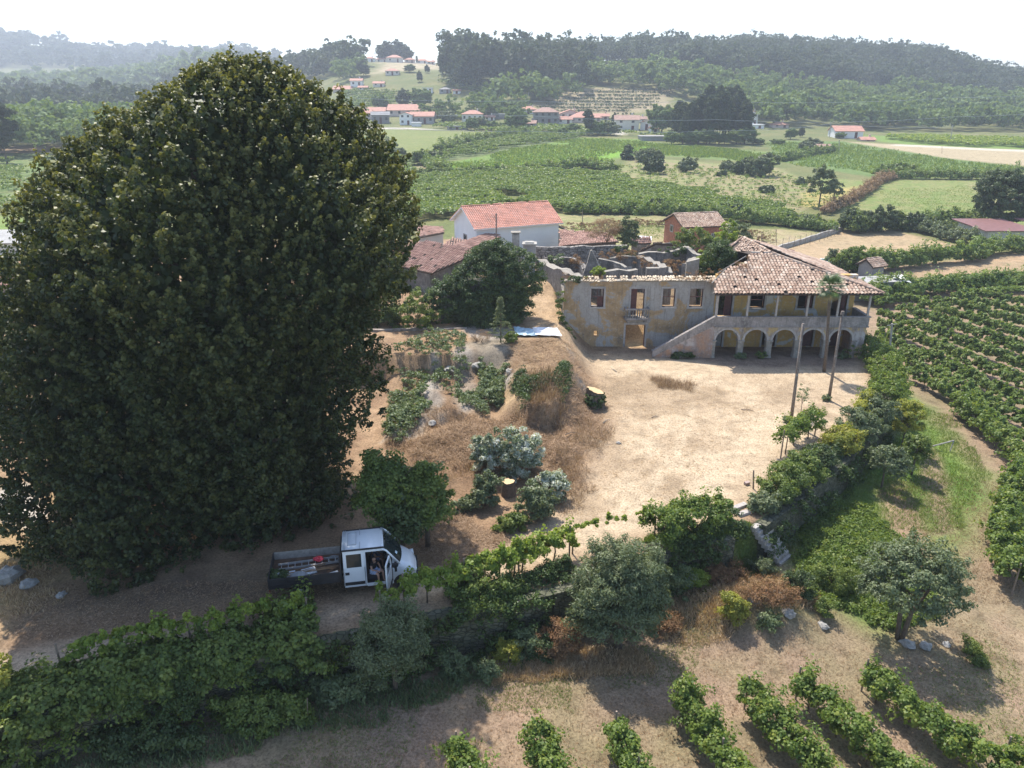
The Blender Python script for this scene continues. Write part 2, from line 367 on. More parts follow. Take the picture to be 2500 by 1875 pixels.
    # --- far fields
    F = [ # polygon, colour, second colour
     ([(1190, 470), (1250, 520), (1500, 520), (1900, 560), (2040, 565), (1740, 620), (1300, 640), (1180, 560)], (.20, .205, .085), (.29, .245, .13)),
     ([(1560, 575), (1900, 560), (1990, 570), (1740, 650), (1560, 640)], (.33, .265, .16), (.27, .24, .12)),
     ([(2040, 563), (2110, 560), (2180, 562), (2360, 603), (2300, 625), (2010, 640), (1890, 618), (1930, 590)], (.37, .27, .165), (.33, .25, .15)),
     ([(2150, 668), (2420, 618), (2700, 620), (2700, 670), (2500, 690), (2230, 700)], (.36, .25, .155), (.31, .23, .14)),
     ([(1890, 430), (2010, 500), (2140, 560), (2420, 555), (2700, 560), (2700, 425), (2470, 428), (2180, 442)], (.155, .20, .06), (.21, .215, .085)),
     ([(2360, 450), (2700, 440), (2700, 520), (2430, 510)], (.26, .22, .115), (.20, .21, .09)),
     ([(2060, 345), (2230, 355), (2700, 375), (2700, 410), (2500, 404), (2300, 385), (2180, 365)], (.37, .30, .19), (.33, .27, .17)),
     ([(1870, 345), (2060, 345), (2300, 385), (2500, 408), (2470, 428), (2170, 438), (1930, 400), (1900, 390)], (.105, .165, .045), (.13, .18, .06)),
     ([(1560, 345), (1870, 370), (1990, 375), (1880, 400), (1700, 385), (1540, 380)], (.13, .19, .055), (.16, .20, .07)),
     ([(2110, 330), (2500, 340), (2700, 350), (2700, 370), (2220, 354), (2120, 342)], (.16, .23, .05), (.13, .20, .045)),
     ([(1540, 385), (1700, 395), (1900, 410), (2050, 480), (2010, 500), (1900, 530), (1640, 470), (1500, 430)], (.20, .22, .085), (.26, .21, .12)),
     ([(1960, 470), (2090, 455), (2080, 480), (1990, 510), (1950, 500)], (.36, .29, .11), (.24, .23, .08)),
     ([(890, 315), (1240, 325), (1110, 355), (1010, 380), (890, 385)], (.155, .185, .06), (.18, .195, .07)),
     ([(1080, 400), (1410, 335), (1580, 340), (1590, 365), (1480, 395), (1250, 420), (1080, 425)], (.115, .195, .035), (.145, .20, .05)),
     ([(1075, 395), (1110, 365), (1260, 322), (1420, 335), (1200, 375)], (.13, .165, .07), (.12, .15, .06)),
     ([(1080, 400), (1085, 425), (1250, 419), (1420, 398), (1580, 372), (1585, 355), (1250, 402)], (.16, .29, .03), (.13, .23, .03)),
     ([(860, 340), (900, 340), (1020, 400), (1020, 430), (860, 430)], (.11, .15, .045), (.10, .13, .04)),
     ([(1020, 400), (1050, 400), (1060, 430), (1015, 430)], (.28, .23, .13), None),
     ([(1290, 255), (1400, 218), (1640, 213), (1635, 262), (1500, 285), (1330, 280)], (.30, .245, .16), (.25, .215, .12)),
     ([(1000, 150), (1100, 155), (1080, 170), (900, 182), (930, 165)], (.40, .32, .22), (.30, .27, .16)),
     ([(860, 311), (1000, 312), (1080, 317), (1000, 316), (870, 315)], (.42, .38, .32), None),
     ([(1490, 312), (1500, 328), (1530, 330), (1510, 310)], (.5, .45, .38), None),
     ([(2180, 352), (2700, 372), (2700, 377), (2180, 356)], (.48, .42, .34), None),
     ([(-600, 370), (140, 355), (140, 372), (-600, 385)], (.32, .23, .15), None),
     ([(-600, 385), (130, 372), (90, 480), (-600, 500)], (.115, .17, .055), (.16, .18, .07)),
     ([(-600, 500), (60, 530), (50, 590), (-600, 590)], (.15, .22, .05), (.18, .22, .07)),
    ]
    for poly, c1, c2 in F:
        P = far(poly); Ym = np.mean([p[1] for p in P])
        paint(P, c1, Ym*.006+.3, Ym*.004, c2=c2)
    me = bpy.data.meshes.new('ground')
    nv = len(x); me.vertices.add(nv); me.vertices.foreach_set('co', np.stack([x, y, Zg.ravel()], 1).astype(np.float32).ravel())
    i = np.arange(ny-1)[:, None]*na+np.arange(na-1)[None]; i = i.ravel()
    q = np.stack([i, i+1, i+na+1, i+na], 1).astype(np.int32); nq = len(q)
    me.loops.add(nq*4); me.polygons.add(nq); me.loops.foreach_set('vertex_index', q.ravel())
    me.polygons.foreach_set('loop_start', np.arange(nq, dtype=np.int32)*4); me.polygons.foreach_set('loop_total', np.full(nq, 4, dtype=np.int32))
    me.polygons.foreach_set('use_smooth', np.ones(nq, bool))
    at = me.attributes.new('soil', 'FLOAT_COLOR', 'POINT'); at.data.foreach_set('color', np.concatenate([col, np.ones((nv, 1))], 1).astype(np.float32).ravel())
    me.update(calc_edges=True)
    t = NT('ground'); a = t.new('Attribute', attribute_name='soil').outputs['Color']
    f1 = t.noise(9, 6, .7); f2 = t.noise(1.1, 5, .6); f3 = t.noise(38, 3, .6)
    c = t.mix(1.0, a, t.ramp(f1, [(.3, .45), (.5, 1.0), (.72, 1.4)]), 'MULTIPLY')
    c = t.mix(1.0, c, t.ramp(f2, [(.3, .70), (.5, 1.0), (.7, 1.15)]), 'MULTIPLY')
    spk = t.ramp(f3, [(.60, 0), (.68, 1)]); c = t.mix(t.mix(.22, 0., spk), c, t.mix(1.0, a, (1.5, 1.4, 1.1), 'MULTIPLY'))
    # scattered darker twigs and leaves
    vo = t.new('TexVoronoi'); vo.inputs['Scale'].default_value = 5; t.link(t.mapped((1, 1.8, 1)), vo.inputs['Vector'])
    dk = t.ramp(vo.outputs['Distance'], [(.06, 1), (.13, 0)]); c = t.mix(t.mix(.55, 0., dk), c, t.mix(1.0, a, (.45, .40, .35), 'MULTIPLY'))
    t.color(c); t.b.inputs['Roughness'].default_value = .95; t.b.inputs['Specular IOR Level'].default_value = .15
    t.bump(t.mix(.5, f1, f3), .9, .06)
    o = link_mesh('ground', me, t.m); tag(o, kind='structure'); return o
build_ground()
# ------------------------------------------------------------------ foliage: every leaf or spray of leaves is a small quad
def unit(v): return v/np.maximum(np.linalg.norm(v, axis=-1, keepdims=True), 1e-9)
def leaf_quads(P, Nn, size, rg, asp=.75, spread=.9):
    N = len(P); n = unit(Nn+rg.normal(0, spread, (N, 3))*.6); r = unit(rg.normal(0, 1, (N, 3)))
    a = unit(np.cross(n, r)); b = np.cross(n, a); s = size[:, None] if np.ndim(size) else size
    a = a*s; b = b*s*asp; fold = n*s*.25
    return np.stack([P-a, P-b*.9+fold, P+a, P+b*.9+fold], 1)
def clumps(rg, C, cr, per, flat=.8, up=.5):
    """leaves round clump centres C (N,3) with radius cr (N,) -> points, normals, clump index"""
    N = len(C); d = unit(rg.normal(0, 1, (N, per, 3))); d[..., 2] = np.where(d[..., 2] < -.25, -d[..., 2], d[..., 2])
    rr = rg.uniform(.45, 1, (N, per, 1))
    P = C[:, None]+d*rr*cr[:, None, None]*np.array([1, 1, flat]); nn = unit(d+np.array([0, 0, up]))
    return P.reshape(-1, 3), nn.reshape(-1, 3), np.repeat(np.arange(N), per)
def blob_centres(rg, n, rad, inner=.55, bot=-.6, lump=.18, sp=1.0):
    d = unit(rg.normal(0, 1, (n*3, 3))); d = d[d[:, 2] > bot][:n]
    # lumpy radius: a few random bulges
    k = unit(rg.normal(0, 1, (9, 3))); am = rg.uniform(-1, 1, 9)*lump*1.6
    b = (np.exp(3.5*(d@k.T-1))*am).sum(1)
    r = (inner+(1-inner)*rg.uniform(0, 1, len(d))**.6)*(1+b)
    return d*r[:, None]*np.array(rad)
def crown_arr(seed, rad, n, cr, per, leaf, inner=.55, bot=-.6, lump=.2, asp=.75, flat=.8, tintvar=.5):
    n = int(n*1.4); per = int(per*1.9); leaf = leaf*.92
    rg = np.random.default_rng(seed); C = blob_centres(rg, n, rad, inner, bot, lump)
    crr = rg.uniform(.7, 1.25, len(C))*cr
    P, Nn, ix = clumps(rg, C, crr, per, flat); ct = rg.uniform(0, 1, len(C))
    out = unit(C)[ix]; Nn = unit(Nn+out*.5)
    # some clumps end in ragged shoots
    sh = (rg.uniform(0, 1, len(C)) < .22)[ix]; k = rg.uniform(0, 1, len(P))**1.5*sh*crr[ix]*1.7; P = P+(unit(out+np.array([0, 0, .5]))*k[:, None]); P = np.where(sh[:, None], C[ix]+(P-C[ix])*(1-.35*(k/np.maximum(crr[ix], .01)/1.7))[:, None], P)
    V = leaf_quads(P, Nn, leaf*rg.uniform(.7, 1.3, len(P)), rg, asp)
    rnd = np.clip(ct[ix]*tintvar+rg.uniform(0, 1, len(P))*(1-tintvar), 0, 1)
    return V, rnd
# leaf colours (albedo)
LM = dict(
 lime=leafmat('lime_tree_leaves', [(.030, .048, .016), (.050, .070, .021), (.115, .125, .036), (.215, .21, .062)], .3),  # crown shade put into the dark steps, sunlit tips and bracts into the pale
 olive=leafmat('grey_green_leaves', [(0.091, 0.124, 0.061), (0.140, 0.177, 0.085), (0.207, 0.236, 0.128)], .28),
 green=leafmat('green_leaves', [(0.067, 0.106, 0.024), (0.104, 0.153, 0.037), (0.171, 0.224, 0.055), (0.244, 0.283, 0.073)], .38),
 dark=leafmat('dark_leaves', [(0.039, 0.065, 0.024), (0.063, 0.097, 0.033), (0.104, 0.136, 0.044)], .25),
 vine=leafmat('vine_leaves', [(0.073, 0.124, 0.027), (0.116, 0.177, 0.037), (0.171, 0.236, 0.049), (0.293, 0.319, 0.067)], .42),
 farvine=leafmat('far_vine_leaves', [(.085, .145, .035), (.135, .205, .05), (.20, .265, .07), (.28, .31, .10)], .35),
 bright=leafmat('bright_leaves', [(0.146, 0.224, 0.037), (0.220, 0.295, 0.049), (0.342, 0.378, 0.073)], .45),
 yellow=leafmat('yellow_green_leaves', [(0.171, 0.212, 0.043), (0.293, 0.307, 0.061), (0.415, 0.378, 0.079)], .42),
 silver=leafmat('silver_backed_leaves', [(0.085, 0.130, 0.061), (0.159, 0.201, 0.110), (0.512, 0.543, 0.464), (0.620, 0.620, 0.610)], .25),
 weed=leafmat('weed_leaves', [(0.098, 0.142, 0.067), (0.146, 0.195, 0.091), (0.220, 0.248, 0.122)], .3),
 grass=leafmat('grass_blades', [(0.104, 0.171, 0.039), (0.152, 0.224, 0.055), (0.244, 0.283, 0.091)], .4),
 dry=leafmat('dry_stems', [(0.183, 0.118, 0.073), (0.305, 0.206, 0.128), (0.464, 0.336, 0.232)], .15, .8, .1),
 straw=leafmat('straw', [(0.342, 0.242, 0.146), (0.464, 0.336, 0.201), (0.610, 0.460, 0.305)], .15, .8, .1),
 russet=leafmat('withered_vine', [(0.183, 0.100, 0.055), (0.281, 0.165, 0.091), (0.366, 0.248, 0.134)], .15, .8, .1),
 ivy=leafmat('ivy_leaves', [(0.037, 0.065, 0.020), (0.063, 0.104, 0.029), (0.116, 0.165, 0.046)], .3),
 pine=leafmat('wood_dark_leaves', [(.040, .062, .034), (.060, .086, .046), (.092, .118, .060)], .25, .7, .15),
 wood=leafmat('wood_leaves', [(0.091, 0.140, 0.052), (0.137, 0.199, 0.070), (0.206, 0.266, 0.099)], .3, .7, .15),
)
BARK = plain('bark', (.13, .10, .075), .95, 0, .35, 8, .6)
BARKG = plain('grey_bark', (.24, .21, .18), .95, 0, .3, 8, .5)
STAKE = plain('weathered_stake', (.22, .17, .13), .95, 0, .3, 9, .4)
CONC = plain('weathered_concrete', (.34, .32, .29), .95, 0, .3, 4, .5)

def crown(name, seed, rad, n, cr, per, leaf, mat, parent, zc, **k):
    V, r = crown_arr(seed, rad, n, cr, per, leaf, **k); V[..., 2] += zc
    return quads_obj(name, V, LM[mat], parent, r)
def tree(name, label, cat, loc, h, rad, mat, seed=1, trunk=None, n=60, cr=.5, per=60, leaf=.12, zc=None, group=None, tr=.12, stems=1, **k):
    """loc: foot; h: total height; crown of half axes rad"""
    t = thing(name, label, cat, loc, 0, group)
    zc = h-rad[2] if zc is None else zc
    crown('crown', seed, rad, n, cr, per, leaf, mat, t, zc, **k)
    rg = random.Random(seed)
    for s in range(stems):
        dx, dy = rg.uniform(-.3, .3)*rad[0]*(stems > 1 or .3), rg.uniform(-.3, .3)*rad[1]
        b = MB(); b.path([(dx*.1, dy*.1, -.3), (dx*.3, dy*.3, zc*.5), (dx, dy, max(zc, .5))], [tr*1.2, tr, tr*.6], 7)
        for q in range(5):
            a = rg.uniform(0, 6.28); z0 = zc*.45+rg.uniform(0, .3)*zc
            b.path([(dx*.4, dy*.4, z0), (math.cos(a)*rad[0]*.4, math.sin(a)*rad[1]*.4, zc+.1*rad[2]), (math.cos(a)*rad[0]*.75, math.sin(a)*rad[1]*.75, zc+.4*rad[2])], [tr*.5, tr*.3, tr*.12], 5)
        b.build('trunk' if stems == 1 else 'stem', BARK, t, True)
    return t
def bush(name, label, cat, loc, rad, mat, seed=1, n=30, cr=.35, per=60, leaf=.09, group=None, stem=True, lift=.75, **k):
    t = thing(name, label, cat, loc, 0, group)
    crown('foliage', seed, rad, n, cr, per, leaf, mat, t, rad[2]*lift, bot=k.pop('bot', -.75), inner=k.pop('inner', .3), **k)
    if stem:
        b = MB(); rg = random.Random(seed)
        for q in range(5):
            a = rg.uniform(0, 6.28); b.path([(0, 0, -.2), (math.cos(a)*rad[0]*.3, math.sin(a)*rad[1]*.3, rad[2]*.5), (math.cos(a)*rad[0]*.7, math.sin(a)*rad[1]*.7, rad[2]*1.2)], [.04, .03, .01], 5)
        b.build('stem', BARK, t, True)
    return t
def row_arr(pts, hw, hh, zc, seed, dens=260, leaf=.1, lump=.35, gap=.0, clr=.28):
    """leaves of a vine row along a polyline (world xyz feet)"""
    rg = np.random.default_rng(seed); P = np.array(pts, float); L = np.linalg.norm(np.diff(P, axis=0), axis=1); cum = np.r_[0, np.cumsum(L)]
    T = cum[-1]; nc = int(T*dens/40*2.8)+3; leaf *= .84
    s = rg.uniform(0, T, nc); k = np.clip(np.searchsorted(cum, s)-1, 0, len(L)-1); f = ((s-cum[k])/L[k])[:, None]
    c = P[k]*(1-f)+P[k+1]*f; d = unit(P[k+1]-P[k]); side = np.stack([d[:, 1], -d[:, 0], 0*d[:, 0]], 1)
    vary = 1+lump*fbm(s, s*0, 1.3, seed)+lump*.6*fbm(s, s*0, .45, seed+3)
    ang = rg.uniform(-.4, math.pi+.4, nc); rr = rg.uniform(.35, 1, nc)**.5*vary
    keep = fbm(s, s*0+5, 2.1, seed+9) > (gap*2-1)
    C = c+side*(np.cos(ang)*hw*rr)[:, None]; C[:, 2] += zc+np.sin(ang)*hh*rr
    C = C[keep]; d2 = (side*np.cos(ang)[:, None]+np.array([0, 0, 1])*np.sin(ang)[:, None])[keep]
    crr = rg.uniform(.6, 1.3, len(C))*clr
    Q, Nn, ix = clumps(rg, C, crr, 66, .9); Nn = unit(Nn+d2[ix]*.7)
    sh = (rg.uniform(0, 1, len(C)) < .16)[ix]; Q = Q+(unit(d2[ix]+np.array([0, 0, .6])+rg.normal(0, .25, (len(C), 3))[ix])*(rg.uniform(0, 1, len(Q))**1.4*sh*crr[ix]*2.2)[:, None])
    V = leaf_quads(Q, Nn, leaf*rg.uniform(.7, 1.3, len(Q)), rg, .85)
    tn = rg.uniform(0, 1, len(C)); return V, np.clip(tn[ix]*.45+rg.uniform(0, 1, len(Q))*.55, 0, 1)
def vine_row(label, pts, seed, h=1.6, hw=.5, trunks=0, posts=0, mat='vine', name='vine_row', cat='vine row', group=None, dens=260, leaf=.1, low=.45, **k):
    o0 = Vector(pts[0]); t = thing(name, label, cat, o0, 0, group)
    loc = [tuple(Vector(p)-o0) for p in pts]; hh = h*(1-low)*.55; zc = h*low+hh*.55
    V, r = row_arr(loc, hw, hh, zc, seed, dens, leaf, **k); quads_obj('foliage', V, LM[mat], t, r)
    P = [Vector(p) for p in loc]; L = [(P[i+1]-P[i]).length for i in range(len(P)-1)]; T = sum(L); rg = random.Random(seed)
    def along(s):
        i = 0
        while i < len(L)-1 and s > L[i]: s -= L[i]; i += 1
        return P[i].lerp(P[i+1], min(1, s/L[i]))
    for i in range(trunks):
        p = along((i+.5)/trunks*T); a = rg.uniform(-.15, .15)
        MB().path([p+Vector((0, 0, -.3)), p+Vector((a, a*.5, h*.35)), p+Vector((a*.3, -a, h*.75))], [.045, .035, .03], 6).build('trunk', BARK, t, True)
    for i in range(posts):
        p = along(i/(max(1, posts-1))*T*.98+.05)
        MB().tube(p+Vector((0, 0, -.3)), p+Vector((rg.uniform(-.04, .04), 0, h*1.03)), .045, .04, 7).build('post', STAKE, t)
    return t
# ------------------------------------------------------------------ building helpers
def tile_mat(name, cols, rough=.85):
    if name in MATS: return MATS[name]
    t = NT(name); a = t.new('Attribute', attribute_name='rnd'); n = len(cols)
    c = t.ramp(a.outputs['Fac'], [(i/(n-1), q) for i, q in enumerate(cols)])
    c = t.mix(1.0, c, t.ramp(t.noise(.9, 5, .65), [(.3, .6), (.5, 1.0), (.75, 1.15)]), 'MULTIPLY')
    c = t.mix(t.ramp(t.noise(11, 4, .7), [(.55, 0), (.78, .5)]), c, (.14, .11, .08))
    t.color(c); t.b.inputs['Roughness'].default_value = rough; t.bump(t.noise(25, 3), .4, .02)
    MATS[name] = t.m; return t.m
TILE_OLD = tile_mat('old_clay_tiles', [(.27, .17, .12), (.38, .255, .185), (.48, .35, .265), (.57, .46, .365)])
TILE_PALE = tile_mat('bleached_clay_tiles', [(.36, .26, .18), (.52, .42, .30), (.66, .57, .44)])
TILE_RED = tile_mat('brown_red_tiles', [(.27, .14, .105), (.38, .215, .165), (.48, .30, .235)])
TILE_NEW = tile_mat('new_pink_red_tiles', [(.56, .25, .175), (.62, .29, .21), (.66, .34, .26)])
def inpoly(u, w, poly):
    return sdist(u, w, poly) < 0
def tile_sheet(name, P0, U, W, poly, mat, parent, pitch=.23, ln=.36, r=.105, miss=0.02, jit=1.0, seed=0, offs=None):
    """barrel tiles on the plane P0 + u U + w W inside poly (in u,w metres)"""
    rg = np.random.default_rng(seed); U = np.array(Vector(U).normalized()); W = np.array(Vector(W).normalized()); Nn = np.cross(U, W)
    if Nn[2] < 0: Nn = -Nn
    P = np.array(poly, float); us = np.arange(P[:, 0].min()+pitch/2, P[:, 0].max(), pitch); ws = np.arange(P[:, 1].min(), P[:, 1].max(), ln*.86)
    uu, ww = np.meshgrid(us, ws); uu = uu.ravel(); ww = ww.ravel()
    k = inpoly(uu, ww+ln*.5, P) & (rg.uniform(0, 1, len(uu)) > miss); uu, ww = uu[k], ww[k]; n = len(uu)
    uu = uu+rg.normal(0, .012*jit, n); ww = ww+rg.normal(0, .02*jit, n); tw = rg.normal(0, .02*jit, n); hN = rg.uniform(0, .018, n)*jit
    # sagging of old roofs
    sag = fbm(uu, ww, 1.7, seed+4)*.05*jit
    wav = np.repeat(1, n); seg = 4; an = np.linspace(0.12, math.pi-.12, seg+1)
    quads = []
    o = np.array(P0)[None]+uu[:, None]*U+ww[:, None]*W+(sag+hN)[:, None]*Nn
    lowr, upr = r*1.08, r*.9
    def pt(a, top):
        rr = upr if top else lowr
        return o+((-np.cos(a)*rr)[..., None] if np.ndim(a) else -math.cos(a)*rr)*U+(math.sin(a)*rr*.85+(0 if top else .03))*Nn+(ln if top else 0)*W+(tw*ln*(1 if top else 0))[:, None]*U
    for i in range(seg):
        quads.append(np.stack([pt(an[i], 0), pt(an[i+1], 0), pt(an[i+1], 1), pt(an[i], 1)], 1))
    th = .018   # thickness lip at the lower end
    for i in range(seg):
        a0, a1 = an[i], an[i+1]
        quads.append(np.stack([pt(a0, 0), pt(a0, 0)-th*Nn, pt(a1, 0)-th*Nn, pt(a1, 0)], 1))
    V = np.concatenate(quads); rn = np.clip(rg.normal(.5, .22, n)+fbm(uu, ww, 2.5, seed)*.2, 0, 1)
    return quads_obj(name, V, mat, parent, np.tile(rn, seg*2))
def wall_holes(mb, x0, x1, z0, z1, y0, y1, holes, M=None):
    """wall along x between y0 (front) and y1 (back) with rectangular holes (xa,xb,za,zb)"""
    xs = sorted({x0, x1, *[h[0] for h in holes], *[h[1] for h in holes]}); zs = sorted({z0, z1, *[h[2] for h in holes], *[h[3] for h in holes]})
    xs = [x for x in xs if x0 <= x <= x1]; zs = [z for z in zs if z0 <= z <= z1]
    def solid(i, j):
        if i < 0 or j < 0 or i >= len(xs)-1 or j >= len(zs)-1: return False
        cx, cz = (xs[i]+xs[i+1])/2, (zs[j]+zs[j+1])/2
        return not any(h[0] < cx < h[1] and h[2] < cz < h[3] for h in holes)
    def q(*p):
        p = [Vector(a) for a in p]
        if M is not None: p = [M @ a for a in p]
        mb.add(p, [(0, 1, 2, 3)])
    for i in range(len(xs)-1):
        for j in range(len(zs)-1):
            if not solid(i, j): continue
            a, b, c, d = xs[i], xs[i+1], zs[j], zs[j+1]
            q((a, y0, c), (b, y0, c), (b, y0, d), (a, y0, d)); q((b, y1, c), (a, y1, c), (a, y1, d), (b, y1, d))
            if not solid(i-1, j): q((a, y1, c), (a, y0, c), (a, y0, d), (a, y1, d))
            if not solid(i+1, j): q((b, y0, c), (b, y1, c), (b, y1, d), (b, y0, d))
            if not solid(i, j-1): q((a, y1, c), (b, y1, c), (b, y0, c), (a, y0, c))
            if not solid(i, j+1): q((a, y0, d), (b, y0, d), (b, y1, d), (a, y1, d))
    return mb
def P_(o, t):
    o.location = -Vector(t.location); return o          # part meshed in place coordinates, parented to a thing standing at t
def plaster(name, cols, sc=.5, stain=(.13, .125, .12), st=(.56, .72), vert=True):
    if name in MATS: return MATS[name]
    t = NT(name); f = t.noise(sc, 7, .6, dist=.6); c = t.ramp(f, cols)
    s = t.noise(1.6, 6, .7, t.mapped((1, 1, .35) if vert else (1, 1, 1)), .4)
    c = t.mix(t.ramp(s, [(st[0], 0), (st[1], .85)]), c, stain)
    c = t.mix(1.0, c, t.ramp(t.noise(14, 5, .7), [(.3, .8), (.6, 1.08)]), 'MULTIPLY')
    # drip streaks, fine flaking and soot-like lichen
    dr = t.noise(3.2, 5, .7, t.mapped((1.6, 1.6, .12)), .3); c = t.mix(t.ramp(dr, [(.52, 0), (.68, .55)]), c, tuple(q*1.25 for q in stain))
    fl = t.noise(4.5, 8, .75); c = t.mix(t.ramp(fl, [(.56, 0), (.60, .5)]), c, (.46, .44, .41)); c = t.mix(t.ramp(fl, [(.36, .5), (.41, 0)]), c, stain)
    t.color(c); t.b.inputs['Roughness'].default_value = .95; t.b.inputs['Specular IOR Level'].default_value = .1
    t.bump(t.noise(9, 6, .7), .5, .03); MATS[name] = t.m; return t.m
PL_OCH = plaster('ochre_and_bare_plaster', [(.36, (.43, .40, .37)), (.505, (.36, .325, .29)), (.525, (.45, .31, .17)), (.60, (.36, .245, .135)), (.70, (.20, .165, .125))], .42, (.12, .115, .11), (.60, .76))
PL_PINK = plaster('faded_pink_plaster', [(.35, (.46, .40, .37)), (.46, (.34, .25, .21)), (.56, (.42, .25, .16)), (.68, (.36, .27, .23))], .6, (.16, .145, .14), (.50, .72))
PL_ARC = plaster('faded_arcade_plaster', [(.35, (.48, .45, .42)), (.47, (.35, .29, .26)), (.54, (.50, .36, .16)), (.68, (.36, .29, .26))], .7, (.12, .11, .105), (.50, .70))
PL_YEL = plaster('yellow_ochre_plaster', [(.30, (.58, .56, .52)), (.42, (.50, .46, .41)), (.44, (.56, .36, .13)), (.7, (.45, .27, .10))], .55, (.25, .2, .15), (.66, .8))
PL_GREY = plaster('grey_lichen_concrete', [(.3, (.20, .185, .175)), (.5, (.29, .26, .245)), (.7, (.36, .32, .30))], 1.2, (.11, .10, .095), (.5, .7))
STONE = plaster('granite_surround', [(.3, (.34, .31, .285)), (.7, (.47, .43, .40))], 2.0, (.2, .18, .17), (.55, .75), False)
def rubble_mat(name, a, b, mort, sc=2.2):
    if name in MATS: return MATS[name]
    t = NT(name); v = t.new('TexVoronoi', feature='DISTANCE_TO_EDGE'); v.inputs['Scale'].default_value = sc; t.link(t.mapped((1, 1, 1.5)), v.inputs['Vector'])
    v2 = t.new('TexVoronoi'); v2.inputs['Scale'].default_value = sc; t.link(t.mapped((1, 1, 1.5)), v2.inputs['Vector'])
    sp = t.new('SeparateColor'); t.link(v2.outputs['Color'], sp.inputs[0])
    c = t.ramp(sp.outputs[0], [(0, a), (1, b)]); e = t.ramp(v.outputs['Distance'], [(.02, 0), (.09, 1)]); c = t.mix(e, mort, c)
    c = t.mix(1.0, c, t.ramp(t.noise(3, 5), [(.3, .65), (.7, 1.15)]), 'MULTIPLY')
    t.color(c); t.b.inputs['Roughness'].default_value = .95; t.bump(e, 1.0, .06); MATS[name] = t.m; return t.m
RUBBLE = rubble_mat('granite_rubble', (.20, .18, .165), (.40, .36, .32), (.11, .095, .08))
RUIN = plaster('bare_ruin_wall', [(.3, (.14, .125, .11)), (.5, (.22, .20, .18)), (.7, (.33, .30, .275))], .9, (.10, .10, .085), (.48, .68))
PALECAP = plaster('pale_mortar_cap', [(.3, (.22, .20, .17)), (.7, (.36, .325, .28))], 2.0, (.25, .22, .18), (.55, .8), False)
REDWOOD = plain('dark_red_painted_wood', (.10, .035, .03), .7, 0, .35, 5)
DARKWOOD = plain('dark_old_wood', (.06, .042, .032), .85, 0, .35, 5)
GREYWOOD = plain('grey_old_wood', (.26, .235, .21), .9, 0, .25, 6, .3)
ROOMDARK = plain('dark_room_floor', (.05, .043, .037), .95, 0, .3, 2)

# ------------------------------------------------------------------ the ruined manor house
MH = thing('manor_house', 'half ruined ochre manor house with arcade, open veranda and sagging clay tile roof', 'house', (17.4, 63.5, 0))
def mh(name, mb, mat, par=None, **k):
    o = mb.build(name, mat, par or MH, **k)
    if par is None: P_(o, MH)
    return o
ups = [(6.98, 8.1), (13.3, 14.4), (15.7, 16.85)]
holes = [(a, b, 3.72, 5.38) for a, b in ups]+[(10.5, 11.7, 2.85, 5.36), (10.2, 11.95, -.7, 2.08), (7.36, 7.7, .98, 1.5)]
mh('front_wall', wall_holes(MB(), 4.6, 17.9, -.6, 6.0, 63.5, 64.1, holes), PL_OCH)
vh = [(18.2, 19.5, 2.8, 4.95), (21.1, 22.35, 3.62, 4.9), (25.3, 26.65, 3.6, 4.9), (28.3, 29.65, 2.8, 4.95),
      (18.0, 18.95, .0, 2.25), (20.45, 21.15, 1.5, 2.25), (22.55, 23.75, 0, 2.3), (26.2, 27.1, 0, 2.3), (28.0, 29.4, 0, 2.35)]
mh('veranda_back_wall', wall_holes(MB(), 17.903, 30.3, -.4, 6.6, 63.5, 64.0, vh), PL_YEL)
b = MB(); b.box((4.6, 64.103, 0), (5.1, 74, 4.6)); mh('side_wall', b, RUIN)
b = MB(); b.box((29.8, 64.003, -3.5), (30.3, 73, 5.6)); b.box((29.8, 60.703, -3.5), (30.3, 63.497, 2.72)); mh('east_wall', b, PL_PINK)
b = MB(); b.box((17.6, 64.003, -.1), (17.88, 73, 5.3)); b.box((17.883, 72.7, 0), (29.797, 73, 5.6)); mh('rear_wall', b, RUIN)
# arcade wall with five round arches
def arcade():
    mb = MB(); y0, y1 = 60.5, 60.9; zs, R, zt = 1.55, .98, 2.78; N = 18
    x = 17.3; ends = []
    for i in range(5):
        a = 17.5+2.45*i; mb.box((x, y0, -.3), (a, y1, zs)) if i == 0 else mb.box((x+.02, y0+.03, -.3), (a-.02, y1-.03, zs))
        cx = a+R
        for k in range(N):
            t0, t1 = math.pi*(1-k/N), math.pi*(1-(k+1)/N); p, q = (cx+R*math.cos(t0), zs+R*math.sin(t0)), (cx+R*math.cos(t1), zs+R*math.sin(t1))
            for y, f in ((y0, 1), (y1, -1)):
                vs = [(p[0], y, p[1]), (q[0], y, q[1]), (q[0], y, zt), (p[0], y, zt)]; mb.add(vs, [(0, 1, 2, 3)] if f > 0 else [(3, 2, 1, 0)])
            mb.add([(p[0], y0, p[1]), (p[0], y1, p[1]), (q[0], y1, q[1]), (q[0], y0, q[1])], [(0, 1, 2, 3)])
        # strip over the pier to the left
        mb.add([(x, y0, zs), (a, y0, zs), (a, y0, zt), (x, y0, zt)], [(0, 1, 2, 3)]); mb.add([(x, y1, zs), (a, y1, zs), (a, y1, zt), (x, y1, zt)], [(3, 2, 1, 0)])
        x = a+2*R
    mb.box((x, y0, -3.5), (30.3, y1, zt)); return mb
mh('arcade_wall', arcade(), PL_ARC)
